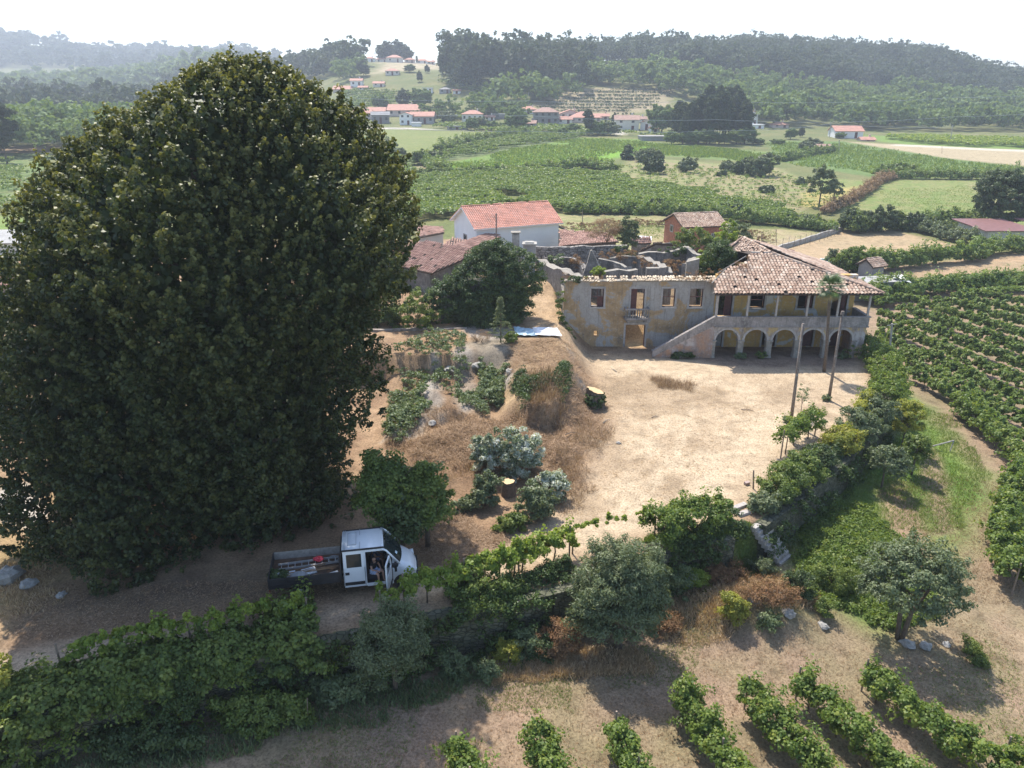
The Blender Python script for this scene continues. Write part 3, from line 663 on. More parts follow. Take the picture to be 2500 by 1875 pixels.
for i in range(5):        # stone archivolts and imposts
    cx = 17.5+2.45*i+.98; mb = MB(); N = 20
    for k in range(N):
        t0, t1 = math.pi*(1-k/N), math.pi*(1-(k+1)/N); pr = [(r_*math.cos(t)+cx, 1.55+r_*math.sin(t)) for t in (t0, t1) for r_ in (.975, 1.16)]
        (a0, a1), (b0, b1) = (pr[0], pr[1]), (pr[2], pr[3])
        for vs in ([(a0[0], 60.46, a0[1]), (b0[0], 60.46, b0[1]), (b1[0], 60.46, b1[1]), (a1[0], 60.46, a1[1])], [(a1[0], 60.46, a1[1]), (b1[0], 60.46, b1[1]), (b1[0], 60.5, b1[1]), (a1[0], 60.5, a1[1])],
                   [(a0[0], 60.46, a0[1]), (a0[0], 60.9, a0[1]), (b0[0], 60.9, b0[1]), (b0[0], 60.46, b0[1])]): mb.add(vs, [(0, 1, 2, 3)])
    mh('arch', mb, STONE)
for i in range(6):
    x0 = 17.5+2.45*i-.49; x1 = x0+.49
    if i == 0: x0, x1 = 17.28, 17.53
    if i == 5: x0, x1 = 29.42, 29.62
    mb = MB(); mb.box((x0+.0, 60.44, -.25), (x1, 60.93, 1.47)); mb.box((x0-.06, 60.38, 1.45), (x1+.06, 60.99, 1.58)); mb.box((x0-.04, 60.40, -.26), (x1+.04, 60.97, .12))
    mh('pier', mb, PALECAP, bevel=.015)
# veranda floor, parapet and posts
mb = MB(); mb.box((17.3, 60.52, 2.783), (30.28, 63.49, 2.9)); mh('veranda_floor', mb, PL_GREY)
mb = MB(); mb.box((17.25, 60.42, 2.8), (30.4, 60.62, 3.62)); mb.box((17.2, 60.36, 3.6), (30.5, 60.68, 3.7)); mb.box((17.25, 60.36, 2.74), (30.45, 60.42, 2.86))
mb.box((30.2, 60.62, 2.9), (30.4, 63.4, 3.62)); mb.box((30.18, 60.68, 3.6), (30.5, 63.45, 3.7)); mh('parapet', mb, PL_GREY, bevel=.01)
for x in (17.35, 19.95, 22.4, 25.0, 27.6, 30.2):
    mb = MB(); mb.box((x-.08, 60.44, 3.70), (x+.08, 60.60, 5.62)); mb.box((x-.12, 60.40, 5.5), (x+.12, 60.64, 5.64)); mh('veranda_post', mb, STONE, bevel=.01)
mb = MB(); mb.box((16.9, 60.42, 5.64), (30.9, 60.62, 5.80)); mb.box((30.15, 60.62, 5.64), (30.35, 63.4, 5.8)); mh('eave_beam', mb, GREYWOOD)
# outside staircase
mb = MB(); mb.add([(12.3, 60.46, -.2), (17.3, 60.46, -.2), (17.3, 60.46, 3.0), (12.3, 60.46, .1), (12.3, 60.7, -.2), (17.3, 60.7, -.2), (17.3, 60.7, 3.0), (12.3, 60.7, .1)],
                  [(0, 1, 2, 3), (7, 6, 5, 4), (0, 3, 7, 4), (1, 5, 6, 2), (2, 6, 7, 3)]); mh('stair_wall', mb, PL_PINK)
mb = MB(); mb.add([(12.15, 60.40, .05), (17.25, 60.40, 2.9), (17.25, 60.40, 3.70), (12.15, 60.40, .62), (12.15, 60.74, .05), (17.25, 60.74, 2.9), (17.25, 60.74, 3.70), (12.15, 60.74, .62)],
                  [(0, 1, 2, 3), (7, 6, 5, 4), (0, 3, 7, 4), (1, 5, 6, 2), (2, 6, 7, 3), (0, 4, 5, 1)]); mh('stair_parapet', mb, PL_GREY)
for i in range(15):
    mb = MB(); x = 12.4+i*.325; mb.box((x, 60.745, -.2), (17.29, 62.2, .19*(i+1))); mh('step', mb, STONE)
# stone surrounds, sashes and doors
def surround(x0, x1, z0, z1, sill=True, y=63.5, wd=.17, nm='window', sash=True, leaf=0, open_=.5):
    mb = MB(); mb.box((x0-wd, y-.05, z0), (x0, y+.3, z1)); mb.box((x1, y-.05, z0), (x1+wd, y+.3, z1)); mb.box((x0-wd, y-.053, z1), (x1+wd, y+.3, z1+wd))
    if sill: mb.box((x0-wd-.04, y-.09, z0-wd), (x1+wd+.04, y+.3, z0))
    f = mh(nm, mb, STONE)
    s = MB(); yy = y+.16; w_ = .055
    s.box((x0, yy, z0), (x0+w_, yy+.06, z1)); s.box((x1-w_, yy, z0), (x1, yy+.06, z1)); s.box((x0+w_, yy, z1-w_), (x1-w_, yy+.06, z1))
    if sash:
        s.box((x0+w_, yy, z0), (x1-w_, yy+.06, z0+w_)); zm = z0+(z1-z0)*.52; s.box((x0+w_, yy, zm), (x1-w_, yy+.055, zm+.05)); xm = (x0+x1)/2; s.box((xm-.02, yy+.005, zm+.05), (xm+.02, yy+.05, z1-w_))
        if leaf: s.box((xm, yy+.01, z0+w_), (x1-w_, yy+.045, zm))
    elif leaf:
        s.box((x0+w_, yy, z0), (x0+w_+(x1-x0)*leaf, yy+.05, z1-w_))
    s.build('frame', REDWOOD, f); return f
surround(6.98, 8.1, 3.72, 5.38, leaf=1); surround(13.3, 14.4, 3.72, 5.38); surround(15.7, 16.85, 3.72, 5.38)
surround(10.5, 11.7, 2.9, 5.36, False, nm='balcony_door', sash=False, leaf=.42)
surround(10.2, 11.95, -.4, 2.08, False, nm='doorway', sash=False)
surround(18.2, 19.5, 2.905, 4.95, False, nm='door', sash=False, leaf=0); surround(21.1, 22.35, 3.62, 4.9); surround(25.3, 26.65, 3.6, 4.9, sash=False, leaf=0)
surround(28.3, 29.65, 2.905, 4.95, False, nm='door', sash=False, leaf=0)
surround(18.0, 18.95, 0, 2.25, False, nm='door', sash=False, leaf=.0); surround(20.45, 21.15, 1.5, 2.25); surround(22.55, 23.75, 0, 2.3, False, nm='door', sash=False)
surround(26.2, 27.1, 0, 2.3, False, nm='door', sash=False); surround(28.0, 29.4, 0, 2.35, False, nm='door', sash=False)
for x0, x1, z0, z1, m in ((18.85, 19.45, 2.95, 4.88, REDWOOD), (26.0, 26.6, 3.65, 4.84, REDWOOD), (29.2, 29.6, 2.95, 4.88, REDWOOD), (18.05, 18.9, .05, 1.35, GREYWOOD), (23.1, 23.7, .05, 2.24, REDWOOD), (26.25, 27.05, .05, 2.24, REDWOOD), (28.7, 29.35, .05, 2.3, REDWOOD)):
    mb = MB(); mb.box((x0, 63.6, z0), (x1, 63.65, z1))
    for k in range(3): mb.box((x0+.04, 63.585, z0+.08+(z1-z0)*k/3), (x1-.04, 63.6, z0+(z1-z0)*(k+.85)/3))
    mh('door_leaf', mb, m)
mb = MB(); mb.box((19.6, 63.47, 4.7), (19.9, 63.5, 4.95)); mh('plaque', mb, PALECAP)
tl = plain('blue_and_white_glazed_tile', (.35, .48, .62), .25, 0, .6, 14); mb = MB(); mb.box((23.25, 63.47, 4.55), (23.6, 63.5, 5.0)); mh('tile_panel', mb, tl)
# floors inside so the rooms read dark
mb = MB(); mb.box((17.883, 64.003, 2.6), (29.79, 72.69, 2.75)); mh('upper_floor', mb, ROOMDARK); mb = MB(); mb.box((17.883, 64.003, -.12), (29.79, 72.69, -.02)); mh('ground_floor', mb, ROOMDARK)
# balcony with balusters
mb = MB(); mb.box((9.95, 62.72, 2.70), (12.15, 63.497, 2.88)); mb.box((10.15, 62.9, 2.45), (10.4, 63.497, 2.70)); mb.box((11.7, 62.9, 2.45), (11.95, 63.497, 2.70)); bal = mh('balcony', mb, PL_GREY)
mb = MB(); mb.box((9.95, 62.70, 3.62), (12.15, 62.86, 3.74)); mb.box((9.97, 62.86, 3.62), (10.1, 63.45, 3.74)); mb.box((12.0, 62.86, 3.62), (12.13, 63.45, 3.74)); mb.build('rail', PL_GREY, bal)
BD = plaster('dark_balusters', [(.3, (.17, .16, .15)), (.7, (.28, .26, .24))], 3, (.08, .08, .08))
for i in range(11):
    x = 10.05+i*.2; mb = MB(); y = 62.78
    for (za, ra, zb, rb) in ((2.88, .06, 2.96, .05), (2.96, .035, 3.12, .075), (3.12, .075, 3.3, .035), (3.3, .035, 3.5, .04), (3.5, .055, 3.62, .06)): mb.tube((x, y, za), (x, y, zb), ra, rb, 8, False)
    mb.build('baluster', BD, bal, True)
# ---- roofs
sl = .40; al = math.atan(sl); ca = math.cos(al)
def fz(y): return 5.78+sl*(y-59.9)
front = [(16.9, 59.9), (31.0, 59.9), (23.1, 65.6), (21.3, 65.6), (20.9, 64.9), (20.3, 64.0), (18.9, 63.5), (18.2, 62.6), (17.7, 62.2), (17.2, 61.4)]
mb = MB(); mb.slab([(x, y, fz(y)-.03) for x, y in front], .1)
pk = Vector((21.9, 70.2, 8.66)); rh = Vector((23.1, 65.6, fz(65.6)))
mb.slab([tuple(rh-Vector((0, 0, .03))), (31.0, 59.9, 5.75), (31.2, 73.3, 5.72)], .1); mb.slab([tuple(rh-Vector((0, 0, .03))), (31.2, 73.3, 5.72), tuple(pk-Vector((0, 0, .03)))], .1)
mb.slab([tuple(rh), tuple(pk-Vector((0, 0, .03))), (20.3, 69.2, 7.7), (21.3, 65.6, fz(65.6)-.05)], .1)
mb.slab([tuple(pk-Vector((0, 0, .03))), (31.2, 73.3, 5.72), (17.6, 73.3, 5.72)], .1); mb.slab([tuple(pk-Vector((0, 0, .03))), (17.6, 73.3, 5.72), (17.6, 70, 6.1), (20.3, 69.2, 7.7)], .1)
roof = mh('roof', mb, DARKWOOD)
tile_sheet('roof_tiles', (16.9, 59.9, fz(59.9)), (1, 0, 0), (0, ca, math.sin(al)), [(x-16.9, (y-59.9)/ca) for x, y in front], TILE_OLD, roof, miss=.02, jit=.8, seed=3, pitch=.29, r=.125, ln=.42)
def facet_tiles(A, B, C, mat, par, extra=None, **k):
    """A-B eave, C above: tiles on that triangle (or quad with extra corner)"""
    A, B, C = Vector(A), Vector(B), Vector(C); U = (B-A).normalized(); Wd = (C-A)-U*((C-A).dot(U)); Wd.normalize()
    pts = [A, B]+([Vector(extra)] if extra else [])+[C]
    return tile_sheet('roof_tiles', tuple(A+Vector((0, 0, .02))), U, Wd, [((p-A).dot(U), (p-A).dot(Wd)) for p in pts], mat, par, **k)
E3 = Vector((31.2, 73.3, 5.75)); facet_tiles((31.0, 59.9, 5.78), E3, pk, TILE_OLD, roof, seed=5, extra=None, jit=1.2)
facet_tiles((31.0, 59.9, 5.80), (26.5, 63.1, 7.1), rh+Vector((0, 0, .05)), TILE_OLD, roof, seed=6) if 0 else None
facet_tiles((20.4, 67.6, 7.85), rh, pk, TILE_OLD, roof, seed=8, jit=2, miss=.06)
mb = MB()   # hip and ridge tiles
def ridge(a, b, mat=TILE_OLD, par=None, seed=1, r=.13):
    a, b = Vector(a), Vector(b); n = int((b-a).length/.38); rg = np.random.default_rng(seed); d = (b-a).normalized(); s = d.cross(Vector((0, 0, 1))).normalized(); up = s.cross(d)
    qs = []
    for i in range(n):
        if rg.uniform() < .05: continue
        o = a+d*(i*.38)+Vector(rg.normal(0, .012, 3)); e = o+d*.42; an = np.linspace(.1, math.pi-.1, 5)
        for k in range(4):
            P = lambda c, t, rr: c-s*math.cos(t)*rr+up*(math.sin(t)*rr*.9+.02)
            qs.append([P(o, an[k], r*1.1), P(o, an[k+1], r*1.1), P(e, an[k+1], r*.9), P(e, an[k], r*.9)])
    return quads_obj('ridge_tiles', np.array([[tuple(p) for p in q] for q in qs]), mat, par, rg.uniform(0, 1, len(qs)//4).repeat(4))
ridge((31.0, 59.9, 5.85), rh+Vector((0, 0, .08)), par=roof, seed=2); ridge(rh+Vector((0, 0, .1)), pk+Vector((0, 0, .08)), par=roof, seed=4); ridge((21.3, 65.6, fz(65.6)+.05), rh+Vector((0, 0, .08)), par=roof, seed=5)
ridge((20.4, 69.3, 7.75), pk+Vector((0, 0, .08)), par=roof, seed=7)
for k, (a, b) in enumerate([((17.0, 61.6, 6.3), (18.6, 63.4, 7.1)), ((17.3, 62.4, 6.2), (19.6, 64.0, 7.3)), ((18.2, 64.5, 6.5), (20.8, 65.2, 7.9))]):
    mb = MB(); mb.tube(a, b, .06, .05, 6); mh('rafter', mb, GREYWOOD)
# tiles left along the top of the roofless front wall
cap = MB(); cap.box((4.65, 63.45, 6.003), (17.0, 64.15, 6.08)); capo = mh('wall_cap', cap, PALECAP)
for a, b, s in ((6.3, 7.7, 1), (8.3, 9.3, 2), (9.5, 10.3, 6), (10.5, 16.6, 3), (16.8, 18.2, 5)):
    tile_sheet('cap_tiles', (a, 63.2, 6.05), (1, 0, 0), (0, .95, .25), [(0, 0), (b-a, 0), (b-a, .85), (0, .85)], TILE_PALE, capo, seed=s, miss=.06, jit=2, r=.11)
# inner walls of the roofless part
def iw(pts, th, cap=True, mat=RUIN, base=1.8, nm='inner_wall'):
    """wall whose crest runs through pts (x,y,z)"""
    mb = MB(); cp = MB(); rj = random.Random(int(pts[0][0]*31+pts[0][1])); P = [Vector(pts[0])]
    for (a, b) in zip(pts[:-1], pts[1:]):       # ragged crest
        a, b = Vector(a), Vector(b); n = max(1, int((b-a).length/.9))
        P += [a.lerp(b, (i+1)/n)+Vector((rj.uniform(-.06, .06), rj.uniform(-.06, .06), rj.uniform(-.30, .12) if mat is not PALECAP else 0)) for i in range(n)]
    for (a, b) in zip(P[:-1], P[1:]):
        d = (b-a); d.z = 0; s = Vector((-d.y, d.x, 0)).normalized()*th/2
        v = [a-s, b-s, b+s, a+s]; lo = [Vector((p.x, p.y, base)) for p in v]
        mb.add(lo+v, [(0, 3, 2, 1), (4, 5, 6, 7), (0, 1, 5, 4), (1, 2, 6, 5), (2, 3, 7, 6), (3, 0, 4, 7)])
        s2 = s*1.08; u = Vector((0, 0, .05)); v = [a-s2+u*0.1, b-s2+u*.1, b+s2+u*.1, a+s2+u*.1]; w2 = [p+u for p in v]
        cp.add(v+w2, [(0, 3, 2, 1), (4, 5, 6, 7), (0, 1, 5, 4), (1, 2, 6, 5), (2, 3, 7, 6), (3, 0, 4, 7)])
    o = mh(nm, mb, mat)
    if cap: cp.build('coping', PALECAP, o)
def Q(u, v, Y): return at_y(u, v, Y)
iw([Q(1318, 634, 76), Q(1372, 655, 69.5), Q(1412, 676, 65.5)], .9)                     # pale sloping slab wall
iw([Q(1330, 628, 77), Q(1395, 628, 77.5), Q(1418, 640, 76), Q(1430, 655, 73)], .5, False, RUBBLE)
iw([Q(1424, 668, 72), Q(1443, 611, 72), Q(1446, 611, 72), Q(1468, 657, 71.8)], .4)        # gable fragment
iw([Q(1472, 664, 67), Q(1510, 659, 67.3), Q(1556, 652, 67.8)], .55)
iw([Q(1462, 632, 73), Q(1500, 634, 72.6), Q(1538, 652, 68.5)], .3)
iw([Q(1462, 632, 76), Q(1520, 622, 76.4), Q(1560, 624, 76)], .6, False)
iw([Q(1560, 625, 76), Q(1600, 637, 72.5), Q(1632, 660, 67.5)], .7)
iw([Q(1578, 655, 68), Q(1612, 652, 68), Q(1628, 652, 67.5)], .5)
iw([Q(1560, 620, 77.5), Q(1620, 612, 78), Q(1675, 605, 78.5), Q(1722, 625, 75)], .5)
iw([Q(1672, 645, 68.4), Q(1690, 632, 70), Q(1722, 625, 75)], .6)
iw([Q(1676, 640, 67.5), Q(1706, 632, 67.5)], .4, mat=PALECAP)
def in_plane_roof(pts, mat, par, th=.1, deck=DARKWOOD, **k):
    pts = [Vector(p) for p in pts]
    if len(pts) == 4:       # bring the third corner into the plane of the others
        n = (pts[1]-pts[0]).cross(pts[3]-pts[0]); pts[2].z = pts[0].z-(n.x*(pts[2].x-pts[0].x)+n.y*(pts[2].y-pts[0].y))/n.z
    mb = MB(); mb.slab([Vector(p)-Vector((0, 0, .03)) for p in pts], th); o = mb.build('roof', deck, par)
    A, B, C = Vector(pts[0]), Vector(pts[1]), Vector(pts[2]); facet_tiles(A, B, Vector(pts[-1]), mat, o, extra=(pts[2] if len(pts) == 4 else None), **k); return o
# ------------------------------------------------------------------ buildings round the manor
WHITE = plain('white_render', (.74, .74, .73), .9, 0, .05, .6)
CREAM = plain('cream_render', (.65, .62, .55), .9, 0, .07, .6)
GREYR = plaster('grey_render', [(.3, (.26, .25, .245)), (.7, (.36, .35, .34))], .5, (.2, .2, .2), (.6, .8))
BRICKO = rubble_mat('orange_hollow_brick', (.42, .15, .085), (.50, .20, .12), (.33, .16, .10), 4)
GLASS = plain('dark_window_glass', (.03, .035, .04), .15, 0, .2, 2)
WFRAME = plain('white_window_frame', (.7, .7, .7), .5, 0, .05)
FIBRO = plaster('grey_fibre_cement_sheet', [(.3, (.30, .295, .285)), (.7, (.42, .41, .40))], 1.2, (.16, .155, .15), (.55, .75), False)
def frame_M(o, ux):      # local x along ux (2d), local y to its left
    ux = Vector((ux[0], ux[1], 0)).normalized(); uy = Vector((-ux.y, ux.x, 0))
    return Matrix(((ux.x, uy.x, 0, o[0]), (ux.y, uy.y, 0, o[1]), (0, 0, 1, o[2]), (0, 0, 0, 1)))
def gable_house(name, label, cat, p0, ang, L, W, hw, rise, wall, tile, base=0, over=.45, group=None, wins=(), gwins=(), near=True, seed=1, chim=None, pitch=.26, ridge_off=.5):
    """p0: near-left corner on the ground, long side along ang; L long side, W depth, hw wall height, ridge parallel to the long side"""
    t = thing(name, label, cat, p0, ang, group)
    mb = MB(); wall_holes(mb, 0, L, -1.0, hw, 0, .25, [(a, a+w_, z, z+h_) for a, w_, z, h_ in wins]); yr = W*ridge_off
    mb.box((0, W-.25, -1.0), (L, W, hw))
    for x0, x1 in ((.003, .25), (L-.25, L-.003)):
        vs = [(x, y, z) for x in (x0, x1) for y, z in ((.253, -1), (W-.253, -1), (W-.253, hw), (yr, hw+rise), (.253, hw))]
        mb.add(vs, [(0, 4, 3, 2, 1), (5, 6, 7, 8, 9), (2, 3, 8, 7), (3, 4, 9, 8)])
    mb.build('wall', wall, t)
    for a, w_, z, h_ in wins:
        f = MB(); f.box((a, .06, z), (a+w_, .1, z+h_)); g = f.build('window', GLASS, t)
        f = MB(); q = .05
        f.box((a, .02, z), (a+q, .12, z+h_)); f.box((a+w_-q, .02, z), (a+w_, .12, z+h_)); f.box((a+q, .02, z), (a+w_-q, .12, z+q)); f.box((a+q, .02, z+h_-q), (a+w_-q, .12, z+h_)); f.box((a+w_/2-.02, .03, z+q), (a+w_/2+.02, .11, z+h_-q))
        f.build('frame', WFRAME, g)
    for a, w_, z, h_ in gwins:      # on the left gable
        f = MB(); f.box((-.01, a, z), (.004, a+w_, z+h_)); g = f.build('window', GLASS, t)
        f = MB(); f.box((-.05, a-.12, z-.12), (.01, a, z+h_+.12)); f.box((-.05, a+w_, z-.12), (.01, a+w_+.12, z+h_+.12)); f.box((-.05, a, z+h_), (.01, a+w_, z+h_+.12)); f.box((-.06, a, z-.12), (.01, a+w_, z)); f.build('frame', STONE, g)
    s1 = rise/yr; s2 = rise/(W-yr); zo = hw+rise+.06
    mb = MB(); a, b, c = (-over, -over, zo-s1*(yr+over)), (L+over, -over, zo-s1*(yr+over)), (L+over, yr, zo); d = (-over, yr, zo)
    e, f_ = (L+over, W+over, zo-s2*(W-yr+over)), (-over, W+over, zo-s2*(W-yr+over))
    mb.slab([a, b, c, d], .12); mb.slab([d, c, e, f_], .12)
    rf = mb.build('roof', tile if not near else DARKWOOD if tile is not TILE_NEW else WHITE, t)
    if near:
        A = Vector(a); n1 = math.hypot(yr+over, s1*(yr+over)); Wd = (Vector(d)-A).normalized()
        tile_sheet('roof_tiles', tuple(A+Vector((0, 0, .02))), (1, 0, 0), Wd, [(0, 0), (L+2*over, 0), (L+2*over, n1), (0, n1)], tile, rf, pitch=pitch, ln=.38, r=pitch*.42, miss=.0, jit=.5 if tile is TILE_NEW else 1, seed=seed)
        B = Vector(e); n2 = math.hypot(W-yr+over, s2*(W-yr+over)); Wd = (Vector(c)-B).normalized()
        tile_sheet('roof_tiles', tuple(B+Vector((0, 0, .02))), (-1, 0, 0), Wd, [(0, 0), (L+2*over, 0), (L+2*over, n2), (0, n2)], tile, rf, pitch=pitch, ln=.38, r=pitch*.42, miss=0, jit=.5, seed=seed+1)
        ridge((-over, yr, zo+.06), (L+over, yr, zo+.06), tile, rf, seed)
    if chim:
        cx, cy, ch = chim; c = MB(); c.box((cx-.3, cy-.3, hw), (cx+.3, cy+.3, hw+rise+ch)); c.box((cx-.4, cy-.4, hw+rise+ch), (cx+.4, cy+.4, hw+rise+ch+.12)); c.build('chimney', wall, rf)
    return t
# white house
c0 = Vector(at_z(1163, 556, 6.7)); c1 = Vector(at_z(1364, 541, 6.7)); d = c1-c0; ang = math.atan2(d.y, d.x); Lh = d.length
gable_house('white_house', 'white rendered house with new pink red tile roof behind the ivy covered building', 'house', (c0.x, c0.y, 2.4), ang, Lh, 7.4, 4.3, 1.9, WHITE, TILE_NEW, wins=(), gwins=[(3.2, .9, .9, 2.0)], seed=11)
# lean-to awning at its east end
hx = Vector((math.cos(ang), math.sin(ang), 0)); hy = Vector((-hx.y, hx.x, 0))
t = thing('lean_to', 'pale fibre cement lean-to roof at the far end of the white house', 'shed', tuple(Vector((c1.x, c1.y, 2.4))+hx*.1+hy*.6), ang)
MB().slab([(.0, 0, 3.9), (2.2, 0, 2.7), (2.6, 5, 2.7), (0, 5, 4.1)], .08).build('roof', FIBRO, t); mb = MB(); mb.box((0.05, .2, -1), (2.0, .35, 2.6)); mb.box((1.9, .36, -1), (2.05, 4.9, 2.6)); mb.build('wall', GREYR, t)
# flue pipe, slender chimney, squat chimney
p = Vector(at_y(1212, 612, 80)); t = thing('flue_pipe', 'thin rusty flue pipe in front of the white house wall', 'chimney pipe', (p.x, p.y, 2.5))
zt = at_y(1212, 524, 80)[2]-2.5; mb = MB(); mb.tube((0, 0, 0), (0, 0, zt), .07, .07, 8); mb.build('pipe', plain('rusty_metal', (.25, .19, .16), .8, .2, .3, 6), t); mb = MB(); mb.tube((0, 0, zt), (0, 0, zt+.18), .14, .03, 8); mb.build('cap', plain('rusty_metal', (.25, .19, .16)), t)
p = Vector(at_y(1259, 622, 76)); zt = at_y(1259, 571, 76)[2]-p.z
t = thing('chimney_stack', 'slender grey concrete chimney with flat cap before the white wall', 'chimney', tuple(p)); mb = MB(); mb.box((-.38, -.38, -2.5), (.38, .38, zt)); mb.build('stack', CONC, t, bevel=.02)
mb = MB(); [mb.box((sx*.3-.06, sy*.3-.06, zt), (sx*.3+.06, sy*.3+.06, zt+.14)) for sx in (-1, 1) for sy in (-1, 1)]; mb.box((-.5, -.5, zt+.14), (.5, .5, zt+.22)); mb.build('cap', PALECAP, t)
p = Vector(at_y(1292, 640, 75)); zt = at_y(1292, 596, 75)[2]-p.z
t = thing('chimney_block', 'squat grey block chimney with stone cap beside the slender chimney', 'chimney', tuple(p)); mb = MB(); mb.box((-.62, -.55, -2.5), (.62, .6, zt)); mb.build('stack', GREYR, t, bevel=.02)
mb = MB(); mb.box((-.75, -.7, zt), (.75, .75, zt+.14)); mb.box((-.45, -.4, zt+.14), (.45, .45, zt+.26)); mb.build('cap', CONC, t)
# brown red barn roofs by the big tree
def shed_roof(name, label, pts, tile, walls=GREYR, base=2.2, cat='barn', seed=1, inset=.4, **k):
    """open plane roof (eave a->b then c,d above) with walls dropped below it"""
    P = [Vector(p) for p in pts]; c = sum(P, Vector())/len(P); o = Vector((c.x, c.y, base)); t = thing(name, label, cat, tuple(o))
    L = [p-o for p in P]; in_plane_roof([tuple(p) for p in L], tile, t, seed=seed, **k)
    cc = c-o; mb = MB(); n = len(L)
    I = [p+(cc-p)*inset*.25 for p in L]
    for i in range(n):
        a, b = I[i], I[(i+1) % n]; a = a-Vector((0, 0, .15)); b = b-Vector((0, 0, .15)); s = (b-a); s.z = 0; nn = Vector((-s.y, s.x, 0)).normalized()*.12
        if nn.dot(cc-a) < 0: nn = -nn
        v = [Vector((a.x, a.y, -1.5)), Vector((b.x, b.y, -1.5)), b, a]; v = v+[q+nn for q in v]
        mb.add(v, [(0, 1, 2, 3), (7, 6, 5, 4), (3, 2, 6, 7), (0, 3, 7, 4), (1, 5, 6, 2)])
    mb.build('wall', walls, t); return t
shed_roof('barn', 'long barn under a brown red tiled roof between the big tree and the ivy', [at_z(880, 628, 4.8), at_z(1052, 668, 4.8), at_z(1171, 613, 6.8), at_z(1046, 588, 6.8)], TILE_RED, RUIN, seed=21, pitch=.3, ln=.5, r=.10, jit=.8)
shed_roof('barn', 'brown red tiled barn roof half hidden by the right side of the big tree', [at_z(780, 668, 4.6), at_z(930, 668, 4.6), at_z(980, 600, 6.6), at_z(800, 600, 6.6)], TILE_RED, RUIN, seed=26, pitch=.3, ln=.5, r=.10, jit=.8)
shed_roof('outbuilding', 'small tiled outbuilding just in front of the white house', [at_z(1144, 608, 5.5), at_z(1222, 580, 5.5), at_z(1209, 565, 5.9), at_z(1103, 598, 5.9)], TILE_RED, GREYR, seed=22, pitch=.3, ln=.5, r=.10, jit=.8)
shed_roof('outbuilding', 'low tiled roof against the gable of the white house', [at_z(1080, 600, 5.0), at_z(1135, 600, 5.0), at_z(1150, 585, 5.5), at_z(1105, 580, 5.5)], TILE_RED, GREYR, seed=23, pitch=.3, ln=.5, r=.10, jit=.8)
shed_roof('shed', 'old shed with tiled roof under a dead creeper beside the white house', [at_z(1366, 602, 5.2), at_z(1512, 590, 5.2), at_z(1480, 562, 6.0), at_z(1366, 562, 6.0)], TILE_RED, RUBBLE, seed=24, pitch=.3, ln=.5, r=.11, miss=.03)
t = shed_roof('shed', 'pale flat roofed shed left of the white house', [at_z(1020, 580, 5.0), at_z(1085, 568, 5.0), at_z(1080, 552, 5.2), at_z(1020, 552, 5.2)], TILE_RED, CREAM, seed=25, pitch=.3, ln=.5, r=.1)
# rubble wall behind the ruin
def stone_wall(name, label, a, b, h, th, mat, cat='wall', cap=None):
    a, b = Vector(a), Vector(b); d = b-a; t = thing(name, label, cat, tuple(a), math.atan2(d.y, d.x)); L = math.hypot(d.x, d.y); dz = b.z-a.z
    n = max(2, int(L/1.2)); rg = random.Random(int(L*7)); mb = MB(); hs = [h+rg.uniform(-.08, .08) for _ in range(n+1)]
    for i in range(n):
        x0, x1 = L*i/n, L*(i+1)/n; z0, z1 = dz*i/n, dz*(i+1)/n
        vs = [(x0, -th/2, z0-1), (x1, -th/2, z1-1), (x1, th/2, z1-1), (x0, th/2, z0-1), (x0, -th/2, z0+hs[i]), (x1, -th/2, z1+hs[i+1]), (x1, th/2, z1+hs[i+1]), (x0, th/2, z0+hs[i])]
        fs = [(4, 5, 6, 7), (0, 1, 5, 4), (2, 3, 7, 6)]+([(3, 0, 4, 7)] if i == 0 else [])+([(1, 2, 6, 5)] if i == n-1 else []); mb.add(vs, fs)
    o = mb.build('wall', mat, t)
    if cap:
        mb = MB(); [mb.box((L*i/n+.01, -th/2-.04, dz*i/n+hs[i]+.0), (L*(i+1)/n-.01, th/2+.04, dz*i/n+hs[i]+.12)) for i in range(n)]; mb.build('coping', cap, t)
    return t
a = at_y(1308, 640, 80); b_ = at_y(1530, 632, 81); stone_wall('stone_wall', 'dark granite rubble wall behind the roofless ruin', (a[0], a[1], 2.3), (b_[0], b_[1], 2.3), at_y(1400, 603, 80)[2]-2.3, .5, RUBBLE)
a = at_z(1308, 650, 2.6); stone_wall('retaining_wall', 'low mossy wall at the head of the sandy path', at_z(1320, 655, 2.6), at_z(1380, 688, 2.6), 1.0, .5, RUIN)
# orange brick house, hipped shed, small shed
def at_base(u, v, z): return Vector(at_z(u, v, z))
c0 = at_base(1672, 598, 1.6); c1 = at_base(1768, 596, 1.6); d = c1-c0
gable_house('brick_house', 'small orange brick house with faded tile roof in the dry field', 'house', tuple(c0+Vector((-.3, 0, 0))), math.atan2(d.y, d.x)+.12, d.length+.6, 6.5, 2.5, 1.3, BRICKO, TILE_OLD, wins=[(2.7, .6, .0, 1.5), (4.3, .6, .7, .8)], gwins=[(3.6, .8, 1.3, .8)], seed=31, over=.3)
shed_roof('shed', 'hip roofed tile shed with white lean-to behind the ruin', [at_z(1560, 612, 4.3), at_z(1676, 602, 4.3), at_z(1640, 588, 5.2), at_z(1600, 592, 5.2)], TILE_OLD, RUIN, seed=32, base=1.9, miss=.05)
t = thing('lean_to', 'small white lean-to with pale roof against the hip roofed shed', 'shed', at_z(1570, 622, 2.0)); MB().slab([(-1.0, 0, 1.9), (.9, -.3, 1.7), (1.3, 1.6, 2.1), (-.9, 1.8, 2.2)], .08).build('roof', WHITE, t); MB().box((-.9, .1, -.5), (.9, 1.5, 1.75)).build('wall', CREAM, t)
